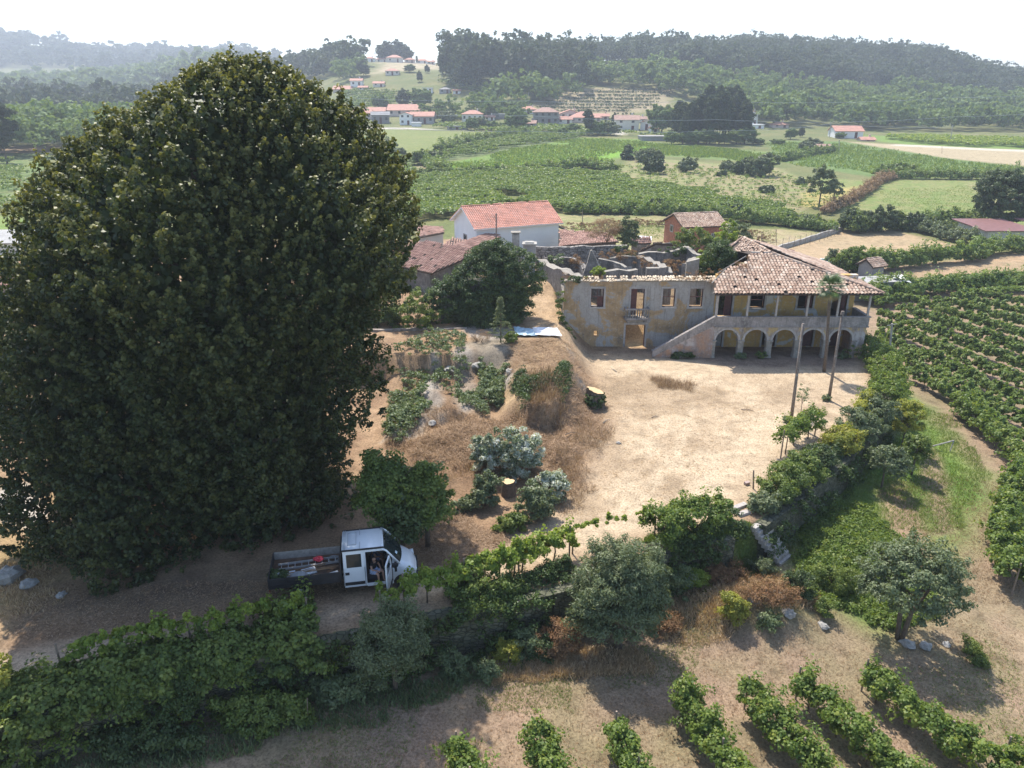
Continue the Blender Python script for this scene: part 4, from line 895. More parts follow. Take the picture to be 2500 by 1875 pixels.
shed_roof('shed', 'low red tiled shed left of the brick house', [at_z(1540, 596, 4.2), at_z(1590, 594, 4.2), at_z(1588, 580, 4.8), at_z(1542, 582, 4.8)], TILE_RED, RUIN, seed=33, base=1.9)
# tiled wing behind the veranda roof, pool, kiosk, flat grey shed
shed_roof('rear_annex', 'red tiled annex roof showing behind the manor roof', [at_z(2012, 668, 3.6), at_z(2013, 655, 3.8), at_z(1936, 608, 5.2), at_z(1900, 614, 5.2)], TILE_RED, GREYR, seed=34, base=0, pitch=.3, ln=.5, r=.1)
t = thing('swimming_pool', 'small above ground swimming pool of pale blue water behind the manor', 'pool', at_z(2032, 652, -1.6)); mb = MB(); 
N = 20; ring = [(2.0*math.cos(6.283*i/N), 1.3*math.sin(6.283*i/N)) for i in range(N)]; mb.prism(ring, -.5, .86); mb.build('water', plain('pool_water', (.25, .55, .62), .08, 0, .05), t)
mb = MB(); 
for i in range(N):
    (a0, b0), (a1, b1) = ring[i], ring[(i+1) % N]; mb.add([(a0, b0, -.5), (a1, b1, -.5), (a1, b1, 1), (a0, b0, 1), (a0*1.09, b0*1.13, -.5), (a1*1.09, b1*1.13, -.5), (a1*1.09, b1*1.13, 1), (a0*1.09, b0*1.13, 1)], [(3, 2, 1, 0), (4, 5, 6, 7), (3, 7, 6, 2)])
mb.build('wall', WHITE, t)
gable_house('garden_hut', 'tiny hut with brown tile roof beside the flat grey shed', 'hut', at_z(2128, 672, -1.6), .5, 2.4, 2.2, 1.2, .75, GREYR, TILE_OLD, seed=35, over=.3)
t = shed_roof('flat_shed', 'flat grey sheet roof shed with white boards at its end', [at_z(2070, 692, -.7), at_z(2200, 686, -.7), at_z(2190, 672, -.6), at_z(2095, 676, -.6)], TILE_OLD, GREYR, base=-2.3)
[bpy.data.objects.remove(o) for o in list(t.children) if o.name.startswith('roof') for o in [*o.children, o]]
o = Vector(t.location); MB().slab([Vector(at_z(2068, 693, -.65))-o, Vector(at_z(2202, 687, -.7))-o, Vector(at_z(2192, 671, -.55))-o, Vector(at_z(2093, 675, -.5))-o], .08).build('roof', FIBRO, t)
mb = MB(); mb.slab([Vector(at_z(2180, 678, -.4))-o, Vector(at_z(2225, 690, -.9))-o, Vector(at_z(2215, 676, -.6))-o, Vector(at_z(2195, 668, -.45))-o], .04); mb.build('board', WHITE, t)
# long field wall with wire fence east of the brick house
FW = [G(1895, 618), G(2000, 596), G(2058, 562)]
stone_wall('field_wall', 'long pale concrete block wall beside the bare brown field', (FW[0][0]-3, FW[0][1]-2, FW[0][2]), FW[2], .75, .3, CONC)
# farmyard building at the right edge
c = G(2420, 598); t = thing('farm_shed', 'low farm building with flat dark red roof at the right edge', 'farm building', c); 
mb = MB(); mb.box((-1, 0, -1), (16, .2, 2.3)); mb.box((-1, .2, -1), (-.8, 9, 2.3)); mb.build('wall', CREAM, t)
RS = plain('dark_red_sheet_roof', (.17, .075, .07), .6, 0, .25, 1.5); mb = MB(); mb.slab([(-1.8, -.6, 2.45), (7.3, -.6, 2.45), (7.3, 10, 2.9), (-1.8, 10, 2.9)], .12); mb.slab([(9.5, -.6, 2.6), (17, -.6, 2.6), (17, 10, 3.0), (9.5, 10, 3.0)], .12); mb.build('roof', RS, t)
# buildings west of the big tree
c = at_z(15, 770, 2.3); gable_house('farm_house', 'house with brown red roof and pale blue gutter left of the big tree', 'house', (c[0]-9, c[1]-1, 2.4), -.08, 10, 7, 2.3, 1.6, GREYR, TILE_RED, seed=41, pitch=.3)
c = at_z(20, 640, 2.4); t = thing('shed', 'grey corrugated roofed shed beyond the farm house at the left edge', 'shed', (c[0]-6, c[1], 2.4), .1); MB().slab([(0, 0, 2.2), (9, 0, 2.2), (9, 6, 2.9), (0, 6, 2.9)], .08).build('roof', FIBRO, t); mb = MB(); mb.box((.2, .2, -1), (8.8, .4, 2.15)); mb.box((8.6, .4, -1), (8.8, 5.8, 2.3)); mb.build('wall', CREAM, t)

# retaining wall under the ivy building, terrace walls, steps
RW = plaster('stained_retaining_wall', [(.3, (.36, .32, .28)), (.5, (.29, .24, .20)), (.7, (.40, .36, .32))], .8, (.14, .12, .10), (.48, .66))
a = at_z(905, 868, .4); b_ = at_z(1142, 858, .6); t = stone_wall('retaining_wall', 'stained pale retaining wall below the ivy covered building', (a[0], a[1], 0), (b_[0], b_[1], 0), 2.75, .35, RW)
TW = rubble_mat('shade_coloured_terrace_wall', (.075, .08, .045), (.15, .145, .10), (.06, .065, .04), 3.5)  # dark green-brown: the shadow on the wall is put into its colour
def terrace(name, label, idx):
    t = thing(name, label, 'wall', (EDGE[idx[0]][0], EDGE[idx[0]][1], 0)); mb = MB(); o = Vector(t.location)
    for i in range(idx[0], idx[1]):
        a, b = Vector((*EDGE[i], 0)), Vector((*EDGE[i+1], 0)); d = (b-a).normalized(); n = Vector((-d.y, d.x, 0)); n = n if sdist(np.array([(a+n).x]), np.array([(a+n).y]), YARD)[0] > 0 else -n
        lo, hi = -2.9, -.06; v = [a-n*.15, b-n*.15, b+n*.55, a+n*.55]
        mb.add([Vector((p.x, p.y, lo))-o for p in v]+[Vector((p.x, p.y, hi))-o for p in v], [(4, 5, 6, 7), (0, 1, 5, 4), (1, 2, 6, 5), (2, 3, 7, 6), (3, 0, 4, 7)])
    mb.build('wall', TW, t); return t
terrace('terrace_wall', 'terrace wall coloured dark for shade, holding up the road left of the stone steps', (0, 11)); terrace('terrace_wall', 'terrace wall coloured dark for shade, holding up the yard right of the stone steps', (12, 19))
s0 = Vector((*EDGE[12], 0)); s1 = Vector(at_z(1915, 1368, -2.35)); t = thing('stone_steps', 'worn granite steps going down through the terrace wall', 'steps', tuple(s0)); d = s1-s0; d.z = 0; L = d.length; Mx = frame_M((0, 0, 0), (d.x, d.y)); n = 9
for i in range(n):
    mb = MB(); z = -2.35*(i+.5)/n; c_ = d.normalized()*(L*(i+.5)/n); mb.box((-.62, -.2, z-.24), (.62, .2, z+.03), Matrix.Translation((c_.x, c_.y, 0)) @ Matrix.Rotation(.75, 4, 'Z')); mb.build('step', STONE, t, bevel=.02)
for (u, v, a, l, lab) in ((1805, 1238, .55, 1.0, 'pale granite slab lying on the dirt above the steps'), (1815, 1255, .5, .8, 'smaller granite slab lying nearest to the steps')):
    p = at_z(u, v, .0); t = MB().box((-l/2, -.16, -.05), (l/2, .16, .13)).build('granite_slab', STONE, bevel=.02); t.location = p; t.rotation_euler = (0, 0, a); tag(t, lab, 'stone slab')
# ------------------------------------------------------------------ the flatbed truck, its load and the two people in the cab
PAINT = plain('white_van_paint', (.72, .74, .76), .25, 0, .03); MATS['white_van_paint'].node_tree.nodes['Principled BSDF'].inputs['Coat Weight'].default_value = .5
BLACKP = plain('black_plastic', (.02, .02, .022), .55, 0, .2); DKBOARD = plain('dark_sideboard', (.028, .026, .028), .6, 0, .35, 3)
BEDWOOD = plain('worn_brown_bed_boards', (.11, .065, .04), .85, 0, .4, 5); TYRE = plain('tyre_rubber', (.02, .02, .02), .9); RIM = plain('steel_rim', (.45, .45, .46), .4, .6)
SEATM = plain('dark_seat_cloth', (.03, .032, .04), .9); ALU = plain('aluminium', (.62, .63, .65), .35, .7, .08); CARGL = plain('car_glass', (.02, .028, .03), .06, 0, .1)
TRO = Vector((-7.72, 28.62, .0)); TRA = math.radians(10.5)
tr = thing('flatbed_truck', 'white crew cab flatbed truck with dark dropsides and its front passenger door open', 'truck', tuple(TRO), TRA)
def yw(z): return .98-max(0, z-1.25)*.15
def panel(name, cells, sgn, mat=PAINT, par=None, th=.04):
    """cells: list of (x,z) polygons laid on the cab side"""
    mb = MB()
    for c in cells:
        o_ = [(x, sgn*yw(z), z) for x, z in c]; i_ = [(x, sgn*(yw(z)-th), z) for x, z in c]; n = len(c); fs = [tuple(range(n)), tuple(range(2*n-1, n-1, -1))]+[(k, n+k, n+(k+1) % n, (k+1) % n) for k in range(n)]
        mb.add(o_+i_, fs)
    return mb.build(name, mat, par or tr)
def rect(a, b, c, d): return [(a, c), (b, c), (b, d), (a, d)]
def ringc(x0, x1, z0, z1, a, b, c, d): return [rect(x0, x1, z0, c), rect(x0, x1, d, z1), rect(x0, a, c, d), rect(b, x1, c, d)]
# cab shell
mb = MB(); zr = 2.24; N = 8
for k in range(N):
    y0, y1 = -yw(zr)+2*yw(zr)*k/N, -yw(zr)+2*yw(zr)*(k+1)/N; f = lambda y: zr+.07*(1-(y/yw(zr))**2)
    for xa, xb in ((0.0, .9), (.9, 1.8)): mb.add([(xa, y0, f(y0)), (xb, y0, f(y0)), (xb, y1, f(y1)), (xa, y1, f(y1)), (xa, y0, f(y0)-.05), (xb, y0, f(y0)-.05), (xb, y1, f(y1)-.05), (xa, y1, f(y1)-.05)], [(0, 1, 2, 3), (7, 6, 5, 4)]+([(3, 7, 4, 0)] if xa == 0 else [(1, 5, 6, 2)]))
roofp = mb.build('roof', PAINT, tr, True)
mb = MB(); [mb.box((x, -.78, zr+.035), (x+.025, .78, zr+.062)) for x in (.05, .12, .78)]
for s in (-1, 1): MB().box((0, s*yw(zr)-.035, zr-.01), (1.85, s*yw(zr)+.035, zr+.035)).build('gutter', BLACKP, tr)
mb.build('roof_seam', plain('seam_grey', (.35, .37, .39), .5), roofp)
mb = MB(); a, b_, c, d_ = .25, .62, -.5, .5
for q in (((a, c), (b_, c+.02)), ((a, d_), (b_, d_+.02)), ((a, c), (a+.02, d_)), ((b_, c), (b_+.02, d_))): mb.box((q[0][0], q[0][1], zr+.05), (q[1][0], q[1][1], zr+.085))
mb.build('roof_hatch', plain('seam_grey', (.35, .37, .39), .5), roofp)
mb = MB(); mb.box((-.0, -.9, .45), (.05, .9, 1.3)); mb.add([(0, -.97, 1.3), (0, .97, 1.3), (0, yw(zr), zr), (0, -yw(zr), zr), (.05, -.97, 1.3), (.05, .97, 1.3), (.05, yw(zr), zr), (.05, -yw(zr), zr)], [(3, 2, 1, 0), (4, 5, 6, 7)]); mb.build('cab_back', PAINT, tr)
mb = MB(); mb.box((-.012, -.7, 1.45), (-.002, .7, 2.05)); mb.build('rear_window', CARGL, tr)
for s in (-1, 1):
    rd = panel('rear_door', ringc(.03, .95, .42, 2.2, .17, .83, 1.42, 2.05), s)
    panel('window', [rect(.17, .83, 1.42, 2.05)], s*.993, CARGL, rd, .01)
    mb = MB(); [mb.box((x-.014, s*.965-.02, .45), (x, s*.965+.02, 1.4)) for x in (.035, .965)]; mb.box((.05, s*.975-.012, .52), (.93, s*.975+.022, .68)); mb.box((.09, s*.98-.025, 1.08), (.27, s*.98+.03, 1.2)); mb.build('door_trim', BLACKP, rd)
panel('side_frame', [rect(.95, 1.02, .42, 2.2), rect(1.02, 2.2, .38, .52), rect(1.02, 1.80, 2.10, 2.2)], -1); 
fd = panel('front_door', ringc(.97, 1.9, .42, 2.2, 1.1, 1.78, 1.42, 2.05)+[[(1.9, .42), (2.2, .42), (2.2, 1.38), (1.9, 1.38)], [(1.9, 1.38), (2.35, 1.38), (1.9, 2.0)]], 1); panel('window', [rect(1.1, 1.78, 1.42, 2.05)], .993, CARGL, fd, .01)
mb = MB()
for s in (-1, 1): mb.path([(1.74, s*yw(2.2), 2.2), (1.95, s*.86, 2.08), (2.5, s*.93, 1.38)], [.045, .045, .05], 8)
mb.box((1.72, -.84, 2.2), (1.84, .84, 2.27)); mb.build('windscreen_frame', PAINT, tr, True)
mb = MB(); n = 8
for k in range(n):
    y0, y1 = -1+2*k/n, -1+2*(k+1)/n; top = lambda y: (1.86+.06*(1-y*y), y*.80, 2.19+.03*(1-y*y)); bt = lambda y: (2.5+.14*(1-y*y), y*.89, 1.37)
    mb.add([bt(y0), bt(y1), top(y1), top(y0)], [(0, 1, 2, 3)])
ws = mb.build('windscreen', CARGL, tr, True)
mb = MB(); mb.add([(2.28, -.55, 1.70), (2.36, -.55, 1.60), (2.40, -.38, 1.60), (2.32, -.38, 1.70)], [(0, 1, 2, 3)]); o = mb.build('sticker', plain('pale_sticker', (.5, .62, .68), .5), ws); o.location = (.05, 0, .03)
# bonnet, wings, nose as one smooth loft
S = [(2.18, .97, 1.38, .55), (2.5, .975, 1.40, .55), (2.72, .97, 1.27, .5), (2.95, .94, 1.14, .45), (3.12, .87, 1.0, .42), (3.24, .76, .84, .42), (3.31, .62, .66, .42)]; mb = MB(); m = 16
for i, (x, hw_, zt_, zb) in enumerate(S):
    for k in range(m+1):
        t = math.pi*k/m; e = .38; cx, sz = math.copysign(abs(math.cos(t))**e, math.cos(t)), abs(math.sin(t))**.7
        bulge = 0; mb.v.append((x-(.10*(abs(cx)**3) if i > 2 else 0), hw_*cx, zb+(zt_-zb)*sz))
for i in range(len(S)-1):
    for k in range(m): a = i*(m+1)+k; mb.f.append((a, a+m+1, a+m+2, a+1))
mb.f.append(tuple((len(S)-1)*(m+1)+k for k in range(m+1)))
bonnet = mb.build('bonnet', PAINT, tr, True)
mb = MB(); mb.box((3.1, -.88, .3), (3.36, .88, .52)); mb.box((3.0, -.96, .3), (3.12, .96, .5)); mb.build('bumper', BLACKP, tr, bevel=.03)
mb = MB(); mb.box((3.275, -.35, .56), (3.32, .35, .72)); mb.build('grille', BLACKP, tr)
HL = plain('headlamp_glass', (.7, .72, .74), .08)
for s in (-1, 1):
    mb = MB(); k0 = Vector((3.13, s*.70, .83)); mb.tube(k0+Vector((-.14, 0, .0)), k0+Vector((.07, s*.0, .04)), .15, .13, 14); mb.build('headlight', HL, tr, True)
mb = MB(); mb.box((0.05, -.93, .38), (2.2, .93, .47)); mb.build('cab_floor', BLACKP, tr)
mb = MB(); mb.box((2.0, -.88, .47), (2.45, .88, 1.30)); mb.build('dashboard', BLACKP, tr, bevel=.05)
mb = MB(); mb.tube((1.86, .42, 1.16), (1.90, .42, 1.13), .2, .2, 18); mb.build('steering_wheel', BLACKP, tr)
for y in (-.45, .45):
    mb = MB(); mb.box((1.0, y-.27, .5), (1.5, y+.27, .86)); mb.box((.92, y-.26, .86), (1.06, y+.26, 1.55)); mb.build('seat', SEATM, tr, bevel=.05)
mb = MB(); mb.box((.2, -.85, .5), (.65, .85, .86)); mb.box((.1, -.85, .86), (.22, .85, 1.45)); mb.build('rear_bench', SEATM, tr, bevel=.05)
# open front door, hinged at its front edge
dr = thing('front_door', None, None); dr.parent = tr
bpy.data.objects.remove(dr)
mb = MB(); 
for c in (rect(-1.1, 0, .42-.42, .95), rect(-1.1, -.98, .95, 1.63), rect(-.98, -.3, 1.57, 1.65)): 
    n = 4; mb.add([(x, 0, z) for x, z in c]+[(x, .06, z) for x, z in c], [(0, 1, 2, 3), (7, 6, 5, 4)]+[(k, 4+k, 4+(k+1) % 4, (k+1) % 4) for k in range(4)])
mb.path([(-.3, .03, 1.61), (0.02, .03, .95)], [.035, .035], 6)
dro = mb.build('open_door', PAINT, tr); dro.location = (2.15, -.99, .44); dro.rotation_euler = (0, 0, math.radians(78))
MB().box((-.97, .02, .95), (-.3, .04, 1.57)).build('window', CARGL, dro); MB().box((-1.02, -.02, .1), (-.08, -.001, .26)).build('door_trim', BLACKP, dro); MB().box((-1.0, .061, .12), (-.1, .1, .85)).build('door_lining', SEATM, dro)
for s, yy in ((-1, -1.3), (1, 1.12)):
    mb = MB(); x = 2.32 if s < 0 else 2.25; mb.box((x-.05, yy-.11 if s < 0 else yy-.11, 1.28), (x+.06, yy+.11, 1.68)); mb.path([(2.15, s*.97, 1.45), (x, yy, 1.5)], [.025, .025], 6); mb.path([(2.15, s*.97, 1.3), (x, yy, 1.35)], [.02, .02], 6); mb.build('mirror', BLACKP, tr, bevel=.02)
# wheels
for x, y, dual in ((2.62, -.86, 0), (2.62, .86, 0), (-1.95, -.80, 1), (-1.95, .80, 1)):
    s = -1 if y < 0 else 1; mb = MB(); mb.tube((x, y-s*.11, .36), (x, y+s*.11, .36), .36, .36, 22)
    if dual: mb.tube((x, y-s*.42, .36), (x, y-s*.18, .36), .36, .36, 22)
    ty = mb.build('wheel', TYRE, tr, bevel=.02); mb = MB(); mb.tube((x, y+s*.112, .36), (x, y+s*.125, .36), .21, .17, 16); mb.build('rim', RIM, ty)
mb = MB(); mb.tube((2.62, -.985, .40), (2.62, -.955, .40), .42, .42, 20); mb.build('wheel_arch', BLACKP, tr)
# chassis and bed
mb = MB(); mb.box((-3.15, -.45, .5), (2.4, -.3, .72)); mb.box((-3.15, .3, .5), (2.4, .45, .72)); [mb.box((x, -.3, .52), (x+.1, .3, .7)) for x in (-3.1, -2, -1, 0)]; mb.build('chassis', BLACKP, tr)
mb = MB(); mb.box((-3.2, -1.02, .86), (-.12, 1.02, .95)); bed = mb.build('bed', BEDWOOD, tr)
mb = MB(); [mb.box((-3.18, -1.0+i*.2, .951), (-.15, -.985+i*.2, .956)) for i in range(1, 10)]; mb.build('board_gap', BLACKP, bed)
for nm, a, b_ in (('sideboard', (-3.2, -1.06, .80), (-.12, -1.021, 1.33)), ('sideboard', (-3.2, 1.021, .80), (-.12, 1.06, 1.33)), ('tailboard', (-3.24, -1.06, .80), (-3.201, 1.06, 1.33)), ('headboard', (-.119, -1.02, .90), (-.07, 1.02, 1.9))):
    mb = MB(); mb.box(a, b_); q = mb.build(nm, DKBOARD if b_[1] < 0 or nm != 'sideboard' else GREYWOOD, tr)
    if nm == 'sideboard':
        mb = MB(); s = -1 if a[1] < 0 else 1; yy = -1.075 if s < 0 else 1.061; [mb.box((x, yy, .8), (x+.05, yy+.014, 1.35)) for x in (-3.18, -2.5, -1.7, -1.0, -.2)]; [mb.box((-3.18, yy, z), (-.15, yy+.006, z+.02)) for z in (.97, 1.15)]; mb.build('strap_hinge', BLACKP, q)
mb = MB(); n = 10
for k in range(n):
    t0, t1 = math.pi*k/n, math.pi*(k+1)/n; P0, P1 = (-1.95+.46*math.cos(t0), .90+.42*math.sin(t0)), (-1.95+.46*math.cos(t1), .90+.42*math.sin(t1))
    mb.add([(P0[0], -1.0, P0[1]), (P1[0], -1.0, P1[1]), (P1[0], -.62, P1[1]), (P0[0], -.62, P0[1])], [(0, 1, 2, 3)])
mb.build('wheel_arch', plain('dusty_steel', (.30, .31, .33), .5, .3, .2), tr, True)
mb = MB(); mb.box((-3.25, -.9, .55), (-3.22, -.7, .68)); mb.build('tail_light', plain('red_lens', (.4, .02, .02), .2), tr); mb = MB(); mb.box((-3.25, .7, .55), (-3.22, .9, .68)); mb.build('tail_light', plain('red_lens', (.4, .02, .02), .2), tr)
TM = Matrix.Translation(TRO) @ Matrix.Rotation(TRA, 4, 'Z')
def on_truck(name, label, cat, x, y, z, rz=0): return thing(name, label, cat, tuple(TM @ Vector((x, y, z))), TRA+rz)
t = on_truck('ladder', 'aluminium ladder lying lengthwise in the truck bed', 'ladder', -2.95, .22, 1.02, .06)
for y in (-.2, .2): MB().box((0, y-.03, 0), (2.7, y+.03, .08)).build('rail', ALU, t)
for i in range(9): MB().tube((.15+i*.3, -.17, .04), (.15+i*.3, .17, .04), .018, .018, 6).build('rung', ALU, t)
REDP = plain('red_plastic_sheet', (.55, .03, .05), .45, 0, .3, 6)
rg = np.random.default_rng(3)
def crumple(name, label, cat, loc, rad, mat, seed, flat=.4):
    t = None; r_ = np.random.default_rng(seed); mb = MB(); nu, nv_ = 14, 8
    for j in range(nv_+1):
        for i in range(nu):
            a, b2 = 6.283*i/nu, math.pi*j/nv_; k = 1+r_.uniform(-.28, .28); mb.v.append((rad[0]*math.cos(a)*math.sin(b2)*k, rad[1]*math.sin(a)*math.sin(b2)*k, max(0, rad[2]*(math.cos(b2)*k+.7))))
    for j in range(nv_):
        for i in range(nu): mb.f.append((j*nu+i, (j+1)*nu+i, (j+1)*nu+(i+1) % nu, j*nu+(i+1) % nu))
    o = mb.build(name, mat); o.location = loc; tag(o, label, cat); return o
crumple('red_bag', 'crumpled red plastic bag on the ladder in the truck bed', 'bag', tuple(TM @ Vector((-1.15, .42, 1.08))), (.24, .15, .12), REDP, 5)
WS = plain('white_board', (.62, .66, .70), .5, 0, .08)
for (x, y, a, w_, d_, lab) in ((-2.55, -.35, .1, .8, .35, 'white board at the tail end of the truck bed'), (-1.55, -.28, .3, .62, .42, 'white board halfway along the truck bed'), (-.6, -.72, .35, .75, .22, 'pale printed sheet behind the cab on the truck bed')):
    o = MB().box((-w_/2, -d_/2, 0), (w_/2, d_/2, .05)).build('board', WS); o.location = TM @ Vector((x, y, 1.0)); o.rotation_euler = (.12, 0, TRA+a); tag(o, lab, 'board')
t = on_truck('pole_bundle', 'thin bundle of brown canes lying over the truck bed', 'canes', -2.9, -.5, 1.03, .12)
for i in range(9): MB().tube((rg.uniform(0, .4), rg.uniform(-.15, .35), rg.uniform(0, .06)), (2.5+rg.uniform(-.5, .2), rg.uniform(-.2, .45), .06+rg.uniform(0, .05)), .012, .01, 5).build('cane', plain('cane', (.30, .18, .09), .8), t)
t = on_truck('wire_coil', 'grey coil of hose at the front of the truck bed', 'coil', -.5, .45, .99); 
for k in range(3): mb = MB(); mb.path([(.24*math.cos(6.283*i/16), .24*math.sin(6.283*i/16), .03+.03*k) for i in range(17)], [.014]*17, 5); mb.build('loop', plain('grey_hose', (.3, .31, .32), .6), t)
bush('cut_branch', 'cut leafy branch lying at the tail of the truck bed', 'branch', tuple(TM @ Vector((-2.85, -.55, .97))), (.42, .32, .2), 'dark', 55, n=14, cr=.14, per=22, leaf=.07, stem=False)

def skinned(name, verts, edges, radii, mat, parent, root=0, sub=2):
    me = bpy.data.meshes.new(name); me.from_pydata(verts, edges, []); o = link_mesh(name, me, mat, parent)
    sk = o.modifiers.new('skin', 'SKIN'); ly = me.skin_vertices[0] if me.skin_vertices else None
    if ly is None:
        import bmesh
        bm = bmesh.new(); bm.from_mesh(me); bm.verts.layers.skin.verify(); bm.to_mesh(me); bm.free(); ly = me.skin_vertices[0]
    for i, r in enumerate(radii): ly.data[i].radius = (r, r) if isinstance(r, (int, float)) else r; ly.data[i].use_root = (i == root)
    sk.use_smooth_shade = True; s = o.modifiers.new('sub', 'SUBSURF'); s.levels = s.render_levels = sub; return o
def sitter(label, loc, rz, shirt, legs, hair, lean=0.0, hands=((.36, -.10, .18), (.34, .12, .16)), kn=((.44, -.16, .07), (.44, .14, .07))):
    t = thing('person', label, 'person', loc, rz); V = []; E = []; R = []
    def v(p, r, par=None):
        V.append(p); R.append(r); 
        if par is not None: E.append((par, len(V)-1))
        return len(V)-1
    pel = v((0, 0, .05), .13); wa = v((-.02, 0, .2), .115, pel); ch = v((-.02+lean*.5, 0, .38), .14, wa); nb = v((lean, 0, .51), .065, ch); nk = v((lean+.01, 0, .57), .05, nb)
    hd = v((lean+.03, 0, .66), .082, nk); ht = v((lean+.03, 0, .76), .075, hd); v((lean+.125, 0, .655), .016, hd)
    v((lean+.02, .085, .66), .018, hd); v((lean+.02, -.085, .66), .018, hd); arms = []
    for s, hnd in ((-1, hands[0]), (1, hands[1])):
        sh = v((lean-.01, s*.17, .46), .062, ch); el = v(((hnd[0]+lean)*.35, s*.25, .24), .042, sh); wr = v(hnd, .027, el); pm = v((hnd[0]+.055, hnd[1], hnd[2]-.005), .032, wr)
        for k, (dy, ln) in enumerate(((-.028, .06), (-.01, .075), (.01, .072), (.028, .055))):
            f = v((hnd[0]+.09, hnd[1]+dy, hnd[2]-.01), .009, pm); v((hnd[0]+.09+ln*.6, hnd[1]+dy, hnd[2]-.03), .008, f)
        th_ = v((hnd[0]+.05, hnd[1]-s*.04, hnd[2]+.01), .010, wr); v((hnd[0]+.08, hnd[1]-s*.055, hnd[2]+.0), .009, th_)
        arms.append((sh, el))
    for s, k_ in ((-1, kn[0]), (1, kn[1])):
        hp = v((.06, s*.095, .04), .09, pel); k2 = v(k_, .06, hp); an = v((k_[0]+.03, k_[1]+s*.01, -.36), .037, k2); ft = v((k_[0]+.16, k_[1]+s*.01, -.40), .036, an)
    SK = plain('skin', (.42, .24, .165), .55, 0, .05); skinned('body', V, E, R, SK, t)
    tor = [(0, 0, .08), (-.02, 0, .2), (-.02+lean*.5, 0, .38), (lean-.01, -.17, .46), (lean-.01, .17, .46), tuple(Vector(V[arms[0][0]]).lerp(Vector(V[arms[0][1]]), .5)), tuple(Vector(V[arms[1][0]]).lerp(Vector(V[arms[1][1]]), .5))]
    skinned('shirt', tor, [(0, 1), (1, 2), (2, 3), (2, 4), (3, 5), (4, 6)], [.15, .14, .158, .08, .08, .062, .062], shirt, t)
    sh = [(0, 0, .05), (.06, -.095, .04), (.06, .095, .04), kn[0], kn[1]]; q = [sh[0], sh[1], sh[2], tuple(Vector(sh[1]).lerp(Vector(kn[0]), .8)), tuple(Vector(sh[2]).lerp(Vector(kn[1]), .8))]
    skinned('shorts', q, [(0, 1), (0, 2), (1, 3), (2, 4)], [.15, .105, .105, .085, .085], legs, t)
    skinned('hair', [(lean+.005, 0, .70), (lean+.015, 0, .775)], [(0, 1)], [.09, .082], hair, t); return t
HAIR = plain('dark_hair', (.018, .013, .01), .7)
sitter('person in a black T-shirt and pale shorts sitting sideways in the open cab door', tuple(TM @ Vector((1.32, -.60, .90))), TRA-.75, plain('black_shirt', (.012, .012, .014), .9), plain('white_blue_shorts', (.35, .42, .58), .9, 0, .6, 14), HAIR, .05)
sitter('person in a grey blue shirt and jeans on the far seat of the truck cab', tuple(TM @ Vector((1.32, .38, .90))), TRA-.15, plain('grey_blue_shirt', (.10, .12, .17), .9), plain('blue_jeans', (.13, .18, .30), .9), HAIR, .08)
